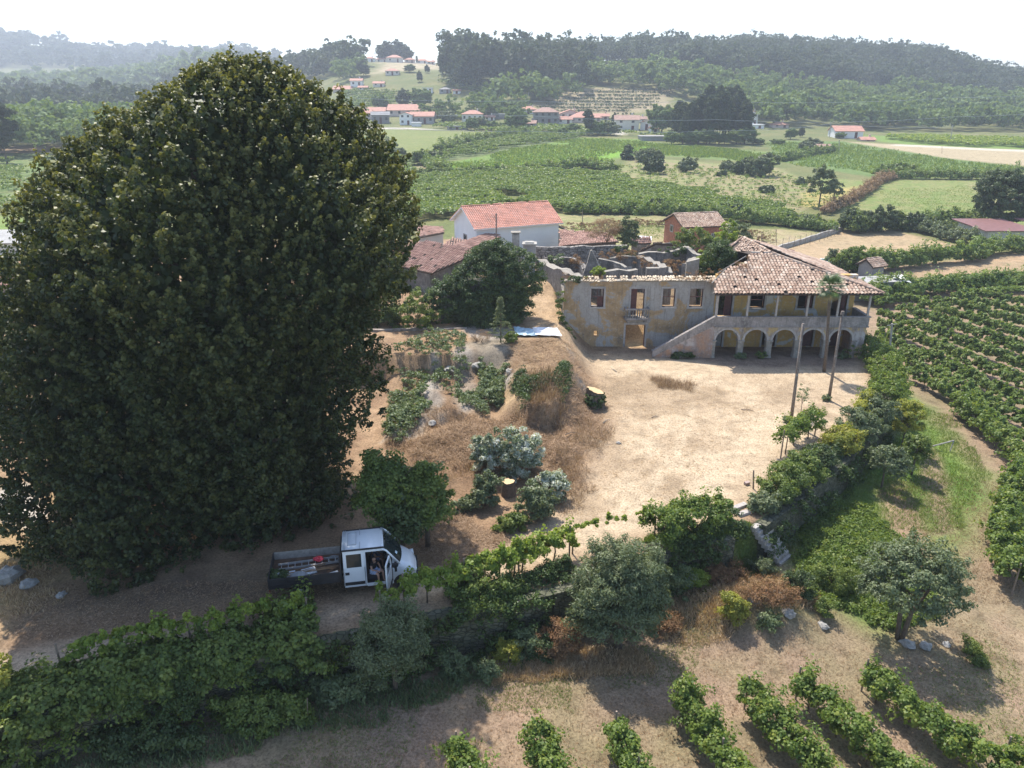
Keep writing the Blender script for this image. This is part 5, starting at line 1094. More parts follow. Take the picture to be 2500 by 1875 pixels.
# ------------------------------------------------------------------ the great lime tree
def big_tree():
    prof = [(145, 450, 720), (160, 410, 745), (200, 320, 820), (250, 235, 860), (300, 180, 885), (400, 105, 935), (500, 70, 968), (600, 25, 1015), (700, 5, 1010), (800, -8, 968), (900, -8, 940),
            (1000, 0, 935), (1100, 20, 930), (1200, 70, 915), (1300, 130, 880), (1400, 230, 810), (1450, 300, 760)]
    Y0 = 36.0; Z = []; C = []; R = []
    for v, a, b in prof:
        A, B = at_y(a, v, Y0), at_y(b, v, Y0); Z.append(A[2]); C.append((A[0]+B[0])/2); R.append((B[0]-A[0])/2*.905)
    Z, C, R = map(np.array, (Z[::-1], C[::-1], R[::-1])); Z = Z-.85*sm((Z-13)/8); R = R*(1+.15*sm((Z-12)/5)); zmin, zmax = Z[0], Z[-1]
    base = Vector((float(C[len(C)//2]), Y0, 0)); t = thing('lime_tree', 'giant old lime tree filling the left side over the truck', 'tree', tuple(base))
    rg = np.random.default_rng(17)
    rl = np.random.default_rng(99); lob_t = rl.uniform(0, 6.2832, 150); lob_z = rl.uniform(zmin, zmax+.5, 150)
    def shell(n, k0, k1, lo=0.0):
        zz = rg.uniform(zmin+lo, zmax+.3, n*2); r0 = np.interp(zz, Z, R); keep = rg.uniform(0, 1, n*2) < (r0/R.max())*.9+.1; zz, r0 = zz[keep][:n], r0[keep][:n]
        th = rg.uniform(0, 6.2832, len(zz)); xc = np.interp(zz, Z, C)
        dth = np.abs((th[:, None]-lob_t[None]+math.pi) % 6.2832-math.pi)*r0[:, None]; F1 = np.sqrt(dth**2+((zz[:, None]-lob_z[None])*.8)**2).min(1)
        dt2 = np.abs((th[:, None]-lob_t[None, :30]+2+math.pi) % 6.2832-math.pi)*r0[:, None]; F2 = np.sqrt(dt2**2+((zz[:, None]-lob_z[None, 30:60])*.8)**2).min(1)
        lump = (1.1-.85*np.minimum(F1/1.75, 1.3)**1.5-1.15*np.minimum(F2/3.2, 1.3)**2+.25)/np.maximum(r0, 3)
        lump = lump+1+.08*fbm(th*3.2+20, zz*.28, 1.0, 5)+.05*fbm(th*9+3, zz*.9, 1.0, 6)+.045*np.sin(th*7+zz*.35)
        rr = r0*lump*rg.uniform(k0, k1, len(zz)); fy = np.where(np.sin(th) < 0, .80+(.17*sm((zz-3)/5))+.34*sm((.35-np.cos(th))/.6)*sm((7-zz)/5), .97); P = np.stack([xc+np.cos(th)*rr, Y0+np.sin(th)*rr*fy, zz], 1)
        top = sm((zz-(zmax-4))/4); out = np.stack([np.cos(th)*(1-top*.6), np.sin(th)*(1-top*.6), .25+top*.9], 1); return P, unit(out)
    # upright leafy tufts
    P, O = shell(7600, .79, 1.0); cap = rg.uniform(-1, 1, (300, 2)); cap = cap[(cap**2).sum(1) < 1]; P2 = np.stack([C[-1]+cap[:, 0]*R[-1], Y0+cap[:, 1]*R[-1], zmax+.5-(cap**2).sum(1)*1.0+rg.normal(0, .2, len(cap))], 1)
    P = np.r_[P, P2]; O = np.r_[O, np.tile([0, 0, 1.], (len(P2), 1))]
    n = len(P); per = 52; ln = rg.uniform(.5, 1.4, n)*.74; ax = unit(O+np.array([0, 0, .75])+rg.normal(0, .28, (n, 3))); s = rg.uniform(0, 1, (n, per)); rr = (.52*(1-s)**.7+.08)*rg.uniform(.5, 1.05, (n, per))*ln[:, None]*.85
    d = unit(rg.normal(0, 1, (n, per, 3))); Q = P[:, None]+ax[:, None]*((s-.45)*ln[:, None])[..., None]+d*rr[..., None]
    Nn = unit(d*.8+O[:, None]*.5+np.array([0, 0, .35])).reshape(-1, 3); Q = Q.reshape(-1, 3)
    V = leaf_quads(Q, Nn, 
         .08*rg.uniform(.7, 1.35, len(Q)), rg, .85); ct = rg.uniform(0, 1, n)
    hi = sm((P[:, 2]-6)/12)     # pale tip bracts, plus sunlight on the upper crown painted as paler leaves
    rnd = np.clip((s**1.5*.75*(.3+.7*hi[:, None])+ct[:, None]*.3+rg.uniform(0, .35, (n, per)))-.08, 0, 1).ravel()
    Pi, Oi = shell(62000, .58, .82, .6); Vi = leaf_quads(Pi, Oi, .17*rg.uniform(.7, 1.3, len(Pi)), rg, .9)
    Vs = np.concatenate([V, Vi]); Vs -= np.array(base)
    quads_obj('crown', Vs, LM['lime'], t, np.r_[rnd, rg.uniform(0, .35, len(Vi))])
    b = MB(); b.path([(0, 0, -.4), (.1, 0, 3), (-.1, .1, 8), (.2, 0, 15), (.3, 0, 19)], [.95, .75, .6, .35, .15], 12)
    r2 = random.Random(4)
    for i in range(22):
        a = r2.uniform(0, 6.28); z0 = r2.uniform(2, 13); L = r2.uniform(4.5, 6.8)*(1-z0/30); b.path([(0, 0, z0), (math.cos(a)*L*.5, math.sin(a)*L*.5, z0+1.6), (math.cos(a)*L, math.sin(a)*L, z0+2.6)], [.3, .17, .06], 7)
    b.build('trunk', BARK, t, True)
big_tree()
def vg(u, v): return G(u, v)
# ---- shrubs and young trees round the yard
tree('young_tree', 'bright green young tree at the right foot of the giant lime tree', 'tree', G(1045, 1335), 4.6, (1.05, 1.0, 2.0), 'green', 61, n=70, cr=.42, per=55, leaf=.085)
tree('young_tree', 'olive green young lime tree pressed against the giant crown', 'tree', G(955, 1330), 6.2, (1.7, 1.5, 2.9), 'green', 62, n=90, cr=.5, per=60, leaf=.09)
tree('young_tree', 'dark leafy young tree behind the truck cab', 'tree', G(985, 1350), 3.3, (1.1, 1.0, 1.5), 'dark', 63, n=60, cr=.45, per=50, leaf=.09)
for i, (u, v, r, m, lab) in enumerate([(1265, 1155, (1.35, 1.1, 1.45), 'silver', 'tall white leaved poplar sprouts behind the round stump'), (1190, 1150, (.8, .8, 1.25), 'silver', 'sparse white leaved sprouts left of the round stump'), (1180, 1235, (.8, .7, .8), 'olive', 'low grey green sprouts in front left of the round stump'),
        (1345, 1215, (1.1, .85, .95), 'silver', 'white topped sprouts right of the round stump'), (1310, 1265, (.95, .7, .9), 'olive', 'dark green sprouts nearest the sandy road'), (1250, 1290, (.8, .5, .4), 'green', 'low creeping bramble in front of the round stump'), (1135, 1245, (.4, .35, .35), 'olive', 'tiny sprout at the left edge of the stump thicket')]):
    r = tuple(q*1.12 for q in r); bush('poplar_sprouts', lab, 'shrub', G(u, v), r, m, 70+i, n=int(34*r[0]*r[2]+8), cr=.3, per=46, leaf=.075, tintvar=.6)
def cut_stump(label, loc, r, h, tilt, seed, ivy=True):
    t = thing('tree_stump', label, 'tree stump', loc); mb = MB(); n = 20; rg = random.Random(seed); k0 = 0; rr = [1+rg.uniform(-.12, .12) for _ in range(n)]
    lv = [(-.4, 1.25), (0, 1.1), (h*.5, 1.0), (h, .95)]
    for z, s in lv:
        for i in range(n): a = 6.2832*i/n; mb.v.append((math.cos(a)*r*s*rr[i], math.sin(a)*r*s*rr[i], z+(math.cos(a)*tilt*r if z > 0 else 0)))
    for j in range(3):
        for i in range(n): mb.f.append((j*n+i, j*n+(i+1) % n, (j+1)*n+(i+1) % n, (j+1)*n+i))
    mb.build('trunk', BARK, t, True)
    cp = MB(); cp.add([(math.cos(6.2832*i/n)*r*.94*rr[i], math.sin(6.2832*i/n)*r*.94*rr[i], h+.012+math.cos(6.2832*i/n)*tilt*r*1.0+rg.uniform(0, .06)) for i in range(n)], [tuple(range(n))])
    cm = NT('fresh_cut_wood') if 'fresh_cut_wood' not in MATS else None
    if cm:
        g = cm.new('TexWave', wave_type='RINGS', rings_direction='Z'); g.inputs['Scale'].default_value = 6; g.inputs['Distortion'].default_value = 2; cm.link(cm.co(), g.inputs['Vector']); cm.color(cm.ramp(g.outputs['Fac'], [(0, (.50, .33, .16)), (1, (.68, .50, .28))])); MATS['fresh_cut_wood'] = cm.m
    cp.build('cut_face', MATS['fresh_cut_wood'], t)
    if ivy:
        V, q = crown_arr(seed, (r*1.3, r*1.3, h*.65), 90, .15, 50, .05, inner=.85, bot=-.9); V[..., 2] += h*.35; V = V[V[:, 0, 2] < h*.82]; quads_obj('ivy', V, LM['ivy'], t, np.random.default_rng(1).uniform(0, 1, len(V)))
    return t
cut_stump('fresh sawn stump clad in ivy on the bank by the yard', at_z(1452, 985, .25), .62, 1.0, -.35, 5); cut_stump('round pale stump in the middle of the poplar sprouts', at_z(1241, 1205, .1), .36, .75, .0, 6, False)
# young conifer and dead bush on the upper ledge
p = at_z(1222, 842, 2.4); t = thing('young_conifer', 'young pale green conifer standing on the ledge in front of the ivy', 'tree', p)
rg0 = np.random.default_rng(9); pts = []
for i in range(85):
    z = .3+3.6*(i/85); r = max(.1, (1.35 if z < 1.6 else 1.0)*(1-z/4.2))*rg0.uniform(.35, 1); a = rg0.uniform(0, 6.28); pts.append((math.cos(a)*r, math.sin(a)*r, z+r*.25))
q0, q1, q2 = clumps(rg0, np.array(pts), np.full(len(pts), .24), 40, .6); quads_obj('crown', leaf_quads(q0, q1, .055*rg0.uniform(.7, 1.3, len(q0)), rg0, .5), LM['olive'], t, rg0.uniform(.2, 1, len(q0)))
MB().path([(0, 0, -.2), (.05, 0, 2), (0, 0, 3.9)], [.07, .045, .01], 7).build('trunk', BARK, t, True)
bush('dead_bush', 'grey leafless bush beside the young conifer', 'shrub', at_z(1172, 838, 2.4), (1.1, .9, .6), 'dry', 81, n=40, cr=.25, per=30, leaf=.045, asp=.2)
bush('shrub', 'low bright shrub right at the foot of the young conifer', 'shrub', at_z(1250, 838, 2.5), (.6, .5, .55), 'bright', 82, n=20, cr=.2, per=40, leaf=.06)
# the ivy covered building
p = Vector(at_z(1185, 800, 2.6)); t = thing('ivy_covered_building', 'small building completely smothered in ivy beside the sandy path', 'building', (p.x, p.y+2.2, 2.6))
mb = MB(); mb.box((-2.4, .1, -.5), (2.6, 2.6, 3.3)); mb.box((-4.2, .4, -.5), (-2.45, 2.4, 2.0)); mb.build('wall', RUIN, t)
V = []; Rn = []
for sd_, c_, r_, n_ in ((1, (.5, .3, 2.6), (3.05, 2.5, 3.4), 320), (6, (.2, -.9, 1.2), (3.0, 1.4, 1.8), 150), (2, (-3.4, .4, 1.5), (1.8, 1.8, 1.8), 90), (3, (2.6, .5, 3.4), (2.0, 2.2, 2.3), 110), (4, (.2, .6, 5.3), (1.6, 1.6, 1.5), 60), (5, (2.2, 0, 1.2), (1.5, 1.6, 2.2), 70)):
    a, b_ = crown_arr(300+sd_, r_, n_, .52, 62, .085, inner=.8, bot=-.9, lump=.2); a += np.array(c_); V.append(a); Rn.append(b_)
quads_obj('ivy', np.concatenate(V), LM['ivy'], t, np.concatenate(Rn))
bush('shrub', 'feathery green shrub hanging over the retaining wall', 'shrub', at_z(1005, 800, 2.5), (2.0, 1.5, 1.5), 'green', 83, n=70, cr=.4, per=50, leaf=.08)
bush('shrub', 'rounded dark shrub between the lime tree and the retaining wall', 'shrub', at_z(925, 800, 2.2), (1.9, 1.4, 1.7), 'dark', 84, n=60, cr=.4, per=50, leaf=.08)
# ivy on the manor corner, creepers over the walls
def creeper(label, pts, r, mat, seed, leaf=.07, per=50, cr=.28, name='creeper', cat='creeper', dens=7):
    """leafy growth following world points"""
    P = [Vector(p) for p in pts]; o = P[0].copy(); t = thing(name, label, cat, tuple(o)); rg = np.random.default_rng(seed); C = []
    for a, b in zip(P[:-1], P[1:]):
        n = max(2, int((b-a).length*dens*r/.5)); s = rg.uniform(0, 1, n); C.append(np.array(a-o)[None]+s[:, None]*np.array(b-a)[None]+rg.normal(0, r*.5, (n, 3)))
    C = np.concatenate(C); Q, Nn, ix = clumps(rg, C, rg.uniform(.6, 1.3, len(C))*cr, per, .8); ct = rg.uniform(0, 1, len(C))
    quads_obj('foliage', leaf_quads(Q, Nn, leaf*rg.uniform(.7, 1.3, len(Q)), rg, .8 if mat not in ('dry', 'russet') else .35), LM[mat], t, np.clip(ct[ix]*.5+rg.uniform(0, .5, len(Q)), 0, 1)); return t
creeper('ivy hanging over the top left corner of the ochre wall', [(4.3, 63.4, 5.9), (5.2, 63.3, 6.1), (6.4, 63.4, 6.15)], .45, 'ivy', 91); creeper('dry creeper on the left end of the wall top', [(4.6, 63.6, 6.3), (6.6, 63.7, 6.25), (8.0, 63.8, 6.25)], .3, 'russet', 92, .05)
creeper('green ivy climbing the foot of the ochre wall corner', [(4.1, 63.0, 5.2), (4.1, 62.8, 4.0), (4.4, 62.3, 2.6), (5.0, 62.0, 1.7), (5.6, 61.2, .9)], .42, 'green', 93)
creeper('dark ivy on the side wall left of the manor', [(4.2, 63.6, 5.0), (4.2, 63.9, 3.2)], .35, 'ivy', 94)
creeper('withered russet creeper where the clay roof meets the ruined wall', [(14.2, 63.4, 6.25), (17.4, 63.2, 6.6), (19.6, 63.2, 7.2), (20.8, 63.8, 7.6)], .5, 'russet', 95, .05)
for i, (a, b, lab, m) in enumerate([(Q(1466, 628, 76), Q(1545, 622, 76), 'withered creeper on the far crest of the ruin', 'russet'), (Q(1545, 640, 73), Q(1580, 640, 72.5), 'russet bramble heap on the middle ruin wall', 'russet'), (Q(1590, 655, 71), Q(1650, 655, 71), 'russet bramble filling a roofless room', 'russet'), (Q(1625, 640, 74), Q(1665, 650, 73), 'orange bramble beside the grey inner wall', 'russet'),
        (Q(1620, 612, 78), Q(1690, 612, 78), 'green ivy on the rear ruin wall', 'ivy'), (Q(1395, 632, 77), Q(1422, 645, 75), 'dry creeper hanging on the rubble wall', 'russet'), (Q(1336, 632, 77), Q(1380, 640, 76), 'weeds growing on the low ruin wall', 'weed')]):
    creeper(lab, [a, b], .55, m, 100+i, .07, dens=9)
bush('shrub', 'bright little shrub sprouting on the ochre wall top', 'shrub', Q(1462, 676, 65), (.7, .5, .6), 'bright', 111, n=24, cr=.22, per=40, leaf=.06)
t = bush('ivy_mound', 'dense dark ivy mound swallowing the gap between ruin and clay roof', 'ivy', (19.4, 67.6, 2.0), (1.9, 1.8, 3.4), 'ivy', 112, n=190, cr=.45, per=55, leaf=.08, inner=.8, lift=.9)
bush('shrub', 'yellow green shrub left of the dark ivy mound', 'shrub', Q(1728, 668, 68), (1.1, 1.0, 1.3), 'bright', 113, n=40, cr=.3, per=45, leaf=.075)
bush('shrub', 'light green fig shrub at the peak of the clay roof', 'shrub', Q(1772, 618, 74), (1.2, 1.0, 1.6), 'bright', 114, n=40, cr=.32, per=45, leaf=.08)
bush('shrub', 'leafy shrub in front of the orange brick house', 'shrub', Q(1700, 612, 84), (2.4, 1.6, 1.5), 'green', 115, n=60, cr=.42, per=45, leaf=.1)
bush('shrub', 'grey green shrub left of the hip roofed shed', 'shrub', Q(1532, 606, 84), (1.2, 1.0, 2.0), 'olive', 116, n=50, cr=.4, per=40, leaf=.1)
creeper('ivy tumbling over the end of the rubble wall', [Q(1500, 612, 80), Q(1535, 620, 80), Q(1540, 640, 79)], .8, 'ivy', 117, .09)
t = bush('dead_bush', 'dead brown creeper heap on the shed roof', 'shrub', Q(1482, 588, 84), (2.6, 1.6, 1.5), 'dry', 118, n=120, cr=.4, per=40, leaf=.07, asp=.25)
bush('shrub', 'upright green shrub right of the orange brick house', 'shrub', Q(1795, 604, 92), (1.7, 1.2, 1.8), 'olive', 119, n=50, cr=.4, per=40, leaf=.11)
# plants at the house foot
for i, (x, y, r, m) in enumerate(((14.2, 60.2, .35, 'ivy'), (15.3, 60.2, .25, 'ivy'), (21.5, 60.2, .3, 'green'), (19.8, 60.2, .22, 'weed'), (30.0, 59.8, .8, 'green'), (28.6, 60.2, .25, 'weed'))):
    bush('weed', ['dark ivy clump at the foot of the stair wall', 'small ivy tuft at the foot of the stair wall', 'green weed at the foot of the second arcade pier', 'little weed at the foot of the first arcade pier', 'leafy bush at the right corner of the arcade', 'weed tuft beside the last arcade pier'][i], 'weed', (x, y, 0), (r*1.6, r, r*1.1), m, 130+i, n=14, cr=.2, per=36, leaf=.06, stem=False)
# ---- palm, dead trunks, stakes
def palm():
    b = Vector(at_z(2012, 908, 0)); t = thing('palm_tree', 'slender fan palm with a small green crown in front of the veranda', 'palm', tuple(b)); top = Vector(at_y(2028, 705, b.y))-b
    mb = MB(); mb.path([(0, 0, -.2), tuple(top*.3+Vector((.05, 0, 0))), tuple(top*.7), tuple(top)], [.15, .125, .12, .13], 10); mb.build('trunk', BARK, t, True)
    rg = random.Random(5); green = plain('palm_frond', (.075, .13, .03), .5, 0, .3, 3); old = plain('dead_palm_frond', (.35, .27, .12), .8, 0, .3, 3)
    for i in range(30):
        a = i*2.399; el = 1.25-(i/30)*2.3; dry = i > 25; L = .82; d = Vector((math.cos(a)*math.cos(el), math.sin(a)*math.cos(el), math.sin(el))); o = top+Vector((0, 0, .1)); e = o+d*L*.7; s = d.cross(Vector((0, 0, 1))).normalized(); up = s.cross(d)
        mb = MB(); mb.path([o, e], [.018, .012], 4)
        for k in range(15):
            f = (k-7)/7*1.35; q = (d*math.cos(f)+s*math.sin(f)); tip = e+q*L*(1-.15*abs(f))+up*(-.10-.08*abs(f)); w_ = (s*math.cos(f)-d*math.sin(f))*.035
            m = e.lerp(tip, .5)+up*.05; mb.add([tuple(e), tuple(m-w_), tuple(tip), tuple(m+w_)], [(0, 1, 2, 3)])
        mb.build('frond', old if dry else green, t)
palm()
TRK = plaster('grey_brown_palm_trunk', [(.3, (.16, .13, .11)), (.7, (.27, .23, .20))], 3, (.08, .06, .05), (.5, .7))
for (u, v, ut, vt, lab, hd) in ((1931, 1030, 1961, 790, 'headless dead palm trunk standing nearer in the yard', 0), (2023, 977, 2057, 765, 'dead palm trunk with a knobbed top beside the living palm', 1)):
    b = Vector(at_z(u, v, 0)); top = Vector(at_y(ut, vt, b.y))-b; t = thing('dead_palm', lab, 'dead palm', tuple(b)); MB().path([(0, 0, -.3), tuple(top*.5), tuple(top)], [.125, .10, .09], 10).build('trunk', TRK, t, True)
    bush('weed', 'green weed tuft at the foot of the '+('knobbed' if hd else 'nearer')+' dead trunk', 'weed', (b.x-.25, b.y-.1, 0), (.35, .3, .22), 'weed', 140+hd, n=10, cr=.14, per=30, leaf=.05, stem=False)
    if hd: MB().tube(top-Vector((0, 0, .1)), top+Vector((0, 0, .16)), .15, .11, 9).build('knob', TRK, t)
tree('sapling', 'spindly sapling beside the nearer dead trunk', 'sapling', at_z(1953, 1020, 0), 2.3, (.35, .35, .7), 'weed', 142, n=14, cr=.15, per=12, leaf=.05, tr=.02)
def post(name, label, cat, u, v, vt, r, mat=STAKE, ut=None, cross=False, z=None):
    b = Vector(G(u, v) if z is None else at_z(u, v, z)); top = Vector(at_y(ut or u, vt, b.y))-b
    if not cross: o = MB().tube((0, 0, -.3), tuple(top), r, r*.85, 7).build(name, mat); o.location = b; return tag(o, label, cat)
    t = thing(name, label, cat, tuple(b)); MB().tube((0, 0, -.3), tuple(top), r, r*.85, 7).build('pole', mat, t)
    for k in range(cross): MB().tube(tuple(top-Vector((.45, .1, .15+.35*k))), tuple(top+Vector((.45, .1, -.05-.35*k))), .03, .03, 6).build('crossbar', mat, t)
    return t
post('stake', 'wooden stake at the vineyard edge of the yard', 'stake', 2073, 1046, 995, .045, z=0); post('stake', 'leaning wooden stake near the loose brick', 'stake', 1840, 1192, 1148, .05, z=0)
post('vine_post', 'tall concrete post with crossbars among the right hand vines', 'post', 2165, 935, 790, .10, CONC, 2178, 1)
o = MB().box((-.16, -.1, 0), (.16, .1, .16)).build('brick', plain('loose_brick', (.36, .27, .24), .9), None, bevel=.01); o.location = at_z(1823, 1182, 0); o.rotation_euler = (.1, 0, .5); tag(o, 'loose grey pink brick beside the leaning stake', 'brick')
# fallen bent metal frame in the meadow
p = Vector(G(2305, 1100)); t = thing('bent_gate', 'bent grey metal bar leaning in the green meadow', 'metal bar', tuple(p)); MB().tube((-.9, 0, .35), (.6, .1, .75), .05, .05, 6).build('bar', CONC, t); MB().tube((.6, .1, .75), (.35, -.1, -.1), .04, .04, 6).build('leg', CONC, t)
# sheets on the ledge
def sheet(name, label, pts, mat, z=2.75, seed=1):
    c = [Vector(at_z(u, v, z)) for u, v in pts]; o = sum(c, Vector())/len(c); rg = np.random.default_rng(seed); mb = MB(); n = 8
    a, b, d, e = c
    for j in range(n+1):
        for i in range(n+1):
            s, t_ = i/n, j/n; p = (a*(1-s)+b*s)*(1-t_)+(e*(1-s)+d*s)*t_-o; mb.v.append((p.x, p.y, p.z+rg.uniform(-.02, .22)*(1 if 0 < i < n and 0 < j < n else .3)))
    for j in range(n):
        for i in range(n): k = j*(n+1)+i; mb.f.append((k, k+1, k+n+2, k+n+1))
    ob = mb.build(name, mat); ob.location = o; m = ob.modifiers.new('t', 'SOLIDIFY'); m.thickness = .015; tag(ob, label, 'sheet')
sheet('metal_sheet', 'pale blue sheet lying on the ledge below the ivy', [(1258, 818), (1312, 820), (1302, 804), (1254, 798)], plain('pale_blue_sheet', (.32, .44, .52), .4, 0, .1), seed=2)
sheet('tarpaulin', 'crumpled white sheet lying on the ledge edge by the sandy path', [(1306, 818), (1372, 820), (1360, 801), (1300, 800)], plain('white_sheet', (.72, .72, .74), .5, 0, .08), 2.8, seed=5)
# ---- hedge and bushes along the terrace wall
HB = [(1868, 1248, .8, 'olive', 'small grey green bush at the head of the stone steps'), (1893, 1225, 1.05, 'green', 'bush second from the stone steps on the wall'), (1925, 1195, 1.15, 'green', 'rounded wall bush third from the stone steps'), (1958, 1165, 1.25, 'green', 'large dense wall bush in the middle of the row'),
      (2000, 1140, 1.2, 'dark', 'dark bush behind the large dense wall bush'), (2052, 1100, 1.3, 'yellow', 'yellow green bush above the terrace wall'), (2092, 1065, 1.35, 'olive', 'grey green bushy shrub above the wall shadow'), (2130, 1025, 1.35, 'olive', 'tall grey green shrub near the vineyard corner')]
for i, (u, v, r, m, lab) in enumerate(HB): bush('wall_bush', lab, 'bush', at_z(u, v, -.1), (r*.95, r*.9, r*.72), m, 150+i, n=int(40*r), cr=.36, per=62, leaf=.07, group=None)
for i, (u, v, h, r, m, lab) in enumerate([(2152, 1192, 3.0, (1.15, 1.1, 1.1), 'olive', 'small grey green tree below the terrace wall, left of its pair'), (2225, 1160, 2.9, (.75, .75, .95), 'green', 'smaller pale tree below the terrace wall, right of its pair'), (2200, 1095, 3.6, (1.0, 1.0, 1.5), 'yellow', 'yellow green climber covered tree at the bend of the wall')]):
    tree('small_tree', lab, 'tree', G(u, v), h, r, m, 170+i, n=44, cr=.32, per=48, leaf=.07, tr=.06)
vine_row('bright vine clump in the yard before the wall bushes', [at_z(1905, 1120, 0), at_z(1940, 1085, 0), at_z(1990, 1062, 0)], 181, 1.9, .6, 3, 2, 'vine', name='grapevine', cat='grapevine', dens=330, leaf=.075)
vine_row('yellow green vine trailing at the yard edge by the stake', [at_z(2085, 1040, 0), at_z(2115, 1000, 0)], 182, 1.6, .35, 2, 0, 'yellow', name='grapevine', cat='grapevine', dens=200, leaf=.075)
vine_row('vine covered edge of the yard running up to the arcade corner', [at_z(2150, 1010, -.3), at_z(2172, 960, -.3), at_z(2150, 905, -.3), (31.9, 63, -.6)], 183, 2.0, 1.2, 0, 0, 'vine', name='vine_hedge', cat='vine hedge', dens=560, leaf=.08, low=.2)
# mound of vines left of the steps and its hanging hedge
vine_row('high mound of vines beside the road left of the steps', [at_z(1590, 1345, 0), at_z(1680, 1312, 0), at_z(1760, 1292, 0)], 184, 2.3, .9, 3, 0, 'vine', name='grapevine', cat='grapevine', dens=560, leaf=.08, low=.2)
vine_row('dark ivy hedge hanging down the terrace wall left of the steps', [at_z(1610, 1372, -.9), at_z(1720, 1340, -.9), at_z(1800, 1312, -.9)], 185, 1.9, .75, 0, 0, 'ivy', name='hedge', cat='hedge', dens=620, leaf=.06, low=.0)
vine_row('dark ivy under the right hand wall bushes', [at_z(1885, 1255, -1.0), at_z(1990, 1180, -1.0), at_z(2090, 1100, -1.0), at_z(2160, 1020, -1.2)], 186, 1.7, .4, 0, 0, 'ivy', name='hedge', cat='hedge', dens=420, leaf=.06, low=.0)
for i, (u, v, lab) in enumerate(((1850, 1292, 'ivy tuft on the top stone step'), (1878, 1318, 'ivy tuft halfway down the stone steps'))): bush('ivy_tuft', lab, 'ivy', at_z(u, v, -.6-i*.7), (.4, .35, .3), 'ivy', 190+i, n=16, cr=.16, per=40, leaf=.05, stem=False)
# vines on the wire along the road
vine_row('thin bright vine trained on wires between the truck and the grey green tree', [at_z(985, 1485, 0), at_z(1080, 1462, 0), at_z(1200, 1425, 0), at_z(1330, 1380, 0), at_z(1395, 1360, 0)], 193, 1.75, .38, 4, 4, 'bright', name='grapevine', cat='grapevine', dens=330, leaf=.085, gap=.2, low=.4, clr=.22)
vine_row('leafy vine hanging on the middle of the wire', [at_z(1190, 1425, 0), at_z(1300, 1390, 0)], 196, 1.7, .28, 2, 0, 'bright', name='grapevine', cat='grapevine', dens=200, leaf=.08, gap=.3, clr=.22)
vine_row('slender green vine shoots trailing along the wire by the road', [at_z(1395, 1352, 0), at_z(1480, 1325, 0), at_z(1600, 1312, 0)], 194, 1.6, .14, 0, 2, 'bright', name='grapevine', cat='grapevine', dens=90, leaf=.07, low=.7, clr=.14)
vine_row('yellow green vine drooping in front of the truck door', [at_z(930, 1500, 0), at_z(985, 1488, 0)], 195, 1.2, .3, 1, 1, 'bright', name='grapevine', cat='grapevine', dens=150, leaf=.08, clr=.2)
bush('shrub', 'rounded bright green shrub on the wall below the truck nose', 'shrub', at_z(1155, 1500, -1.0), (1.25, 1.0, 1.35), 'green', 197, n=75, cr=.34, per=60, leaf=.06)
bush('shrub', 'second smaller green shrub right of the rounded shrub', 'shrub', at_z(1235, 1475, -.6), (.8, .7, .8), 'green', 198, n=40, cr=.28, per=50, leaf=.06)
vine_row('dark ivy hedge on the wall between the rounded shrub and the grey green tree', [at_z(1180, 1505, -.9), at_z(1280, 1470, -.9), at_z(1390, 1430, -.9)], 199, 1.7, .5, 0, 0, 'ivy', name='hedge', cat='hedge', dens=520, leaf=.06, low=.0)
# grey green trees in the foreground
tree('willow', 'large grey green willow in front of the terrace wall', 'tree', at_z(1512, 1585, -2.5), 5.6, (2.2, 2.0, 2.5), 'olive', 201, n=260, cr=.42, per=70, leaf=.075, asp=.4, tr=.1, stems=4, inner=.45)
tree('willow', 'shaded dark grey green willow below the truck', 'tree', at_z(965, 1690, -2.5), 4.4, (1.45, 1.3, 1.9), 'olive', 202, n=130, cr=.4, per=65, leaf=.07, asp=.4, tr=.08, stems=3, inner=.45)
tree('apple_tree', 'broad low fruit tree with forked trunk in the right meadow', 'tree', G(2195, 1562), 4.9, (2.35, 2.1, 1.65), 'olive', 203, n=170, cr=.36, per=44, leaf=.07, tr=.10, stems=2, zc=3.3, inner=.4, bot=-.5)
t = bpy.data.objects['apple_tree']
for i, (u, v, r, m, lab) in enumerate([(1655, 1455, (.7, .6, .95), 'weed', 'spiky pale bush right of the large willow'), (1700, 1440, (.8, .6, .8), 'bright', 'feathery fern like bush before the ivy hedge'), (1790, 1510, (.75, .6, .8), 'yellow', 'yellow bush among the heap of stones'), (1945, 1455, (.75, .6, .8), 'dark', 'dark bush on top of the heap of stones'),
        (1860, 1400, (.8, .5, .45), 'olive', 'pale bush under the foot of the stone steps'), (1875, 1530, (.5, .4, .4), 'weed', 'small round weed in front of the heap of stones'), (2010, 1500, (.45, .4, .45), 'green', 'small leafy plant right of the heap of stones'), (2040, 1440, (1.3, 1.0, .8), 'green', 'low leafy thicket left of the fruit tree'),
        (1105, 1640, (.6, .5, .7), 'weed', 'pale thistle like bush right of the shaded willow'), (1190, 1660, (.5, .4, .5), 'weed', 'low weed bush below the rounded shrub'), (1285, 1600, (.7, .6, .8), 'weed', 'light green bush in the dry brambles'), (1320, 1610, (.55, .5, .7), 'dark', 'dark green bush in the dry brambles'), (1240, 1620, (.5, .4, .7), 'yellow', 'yellowing bush left of the light green bush'),
        (2370, 1590, (.35, .3, .25), 'green', 'tiny leafy plant right of the fruit tree'), (2395, 1625, (.25, .2, .2), 'green', 'second tiny leafy plant in the dry meadow')]):
    bush('bush', lab, 'bush', G(u, v), r, m, 210+i, n=int(26*r[0]*r[2]/.5)+8, cr=.24, per=44, leaf=.06, asp=.5)
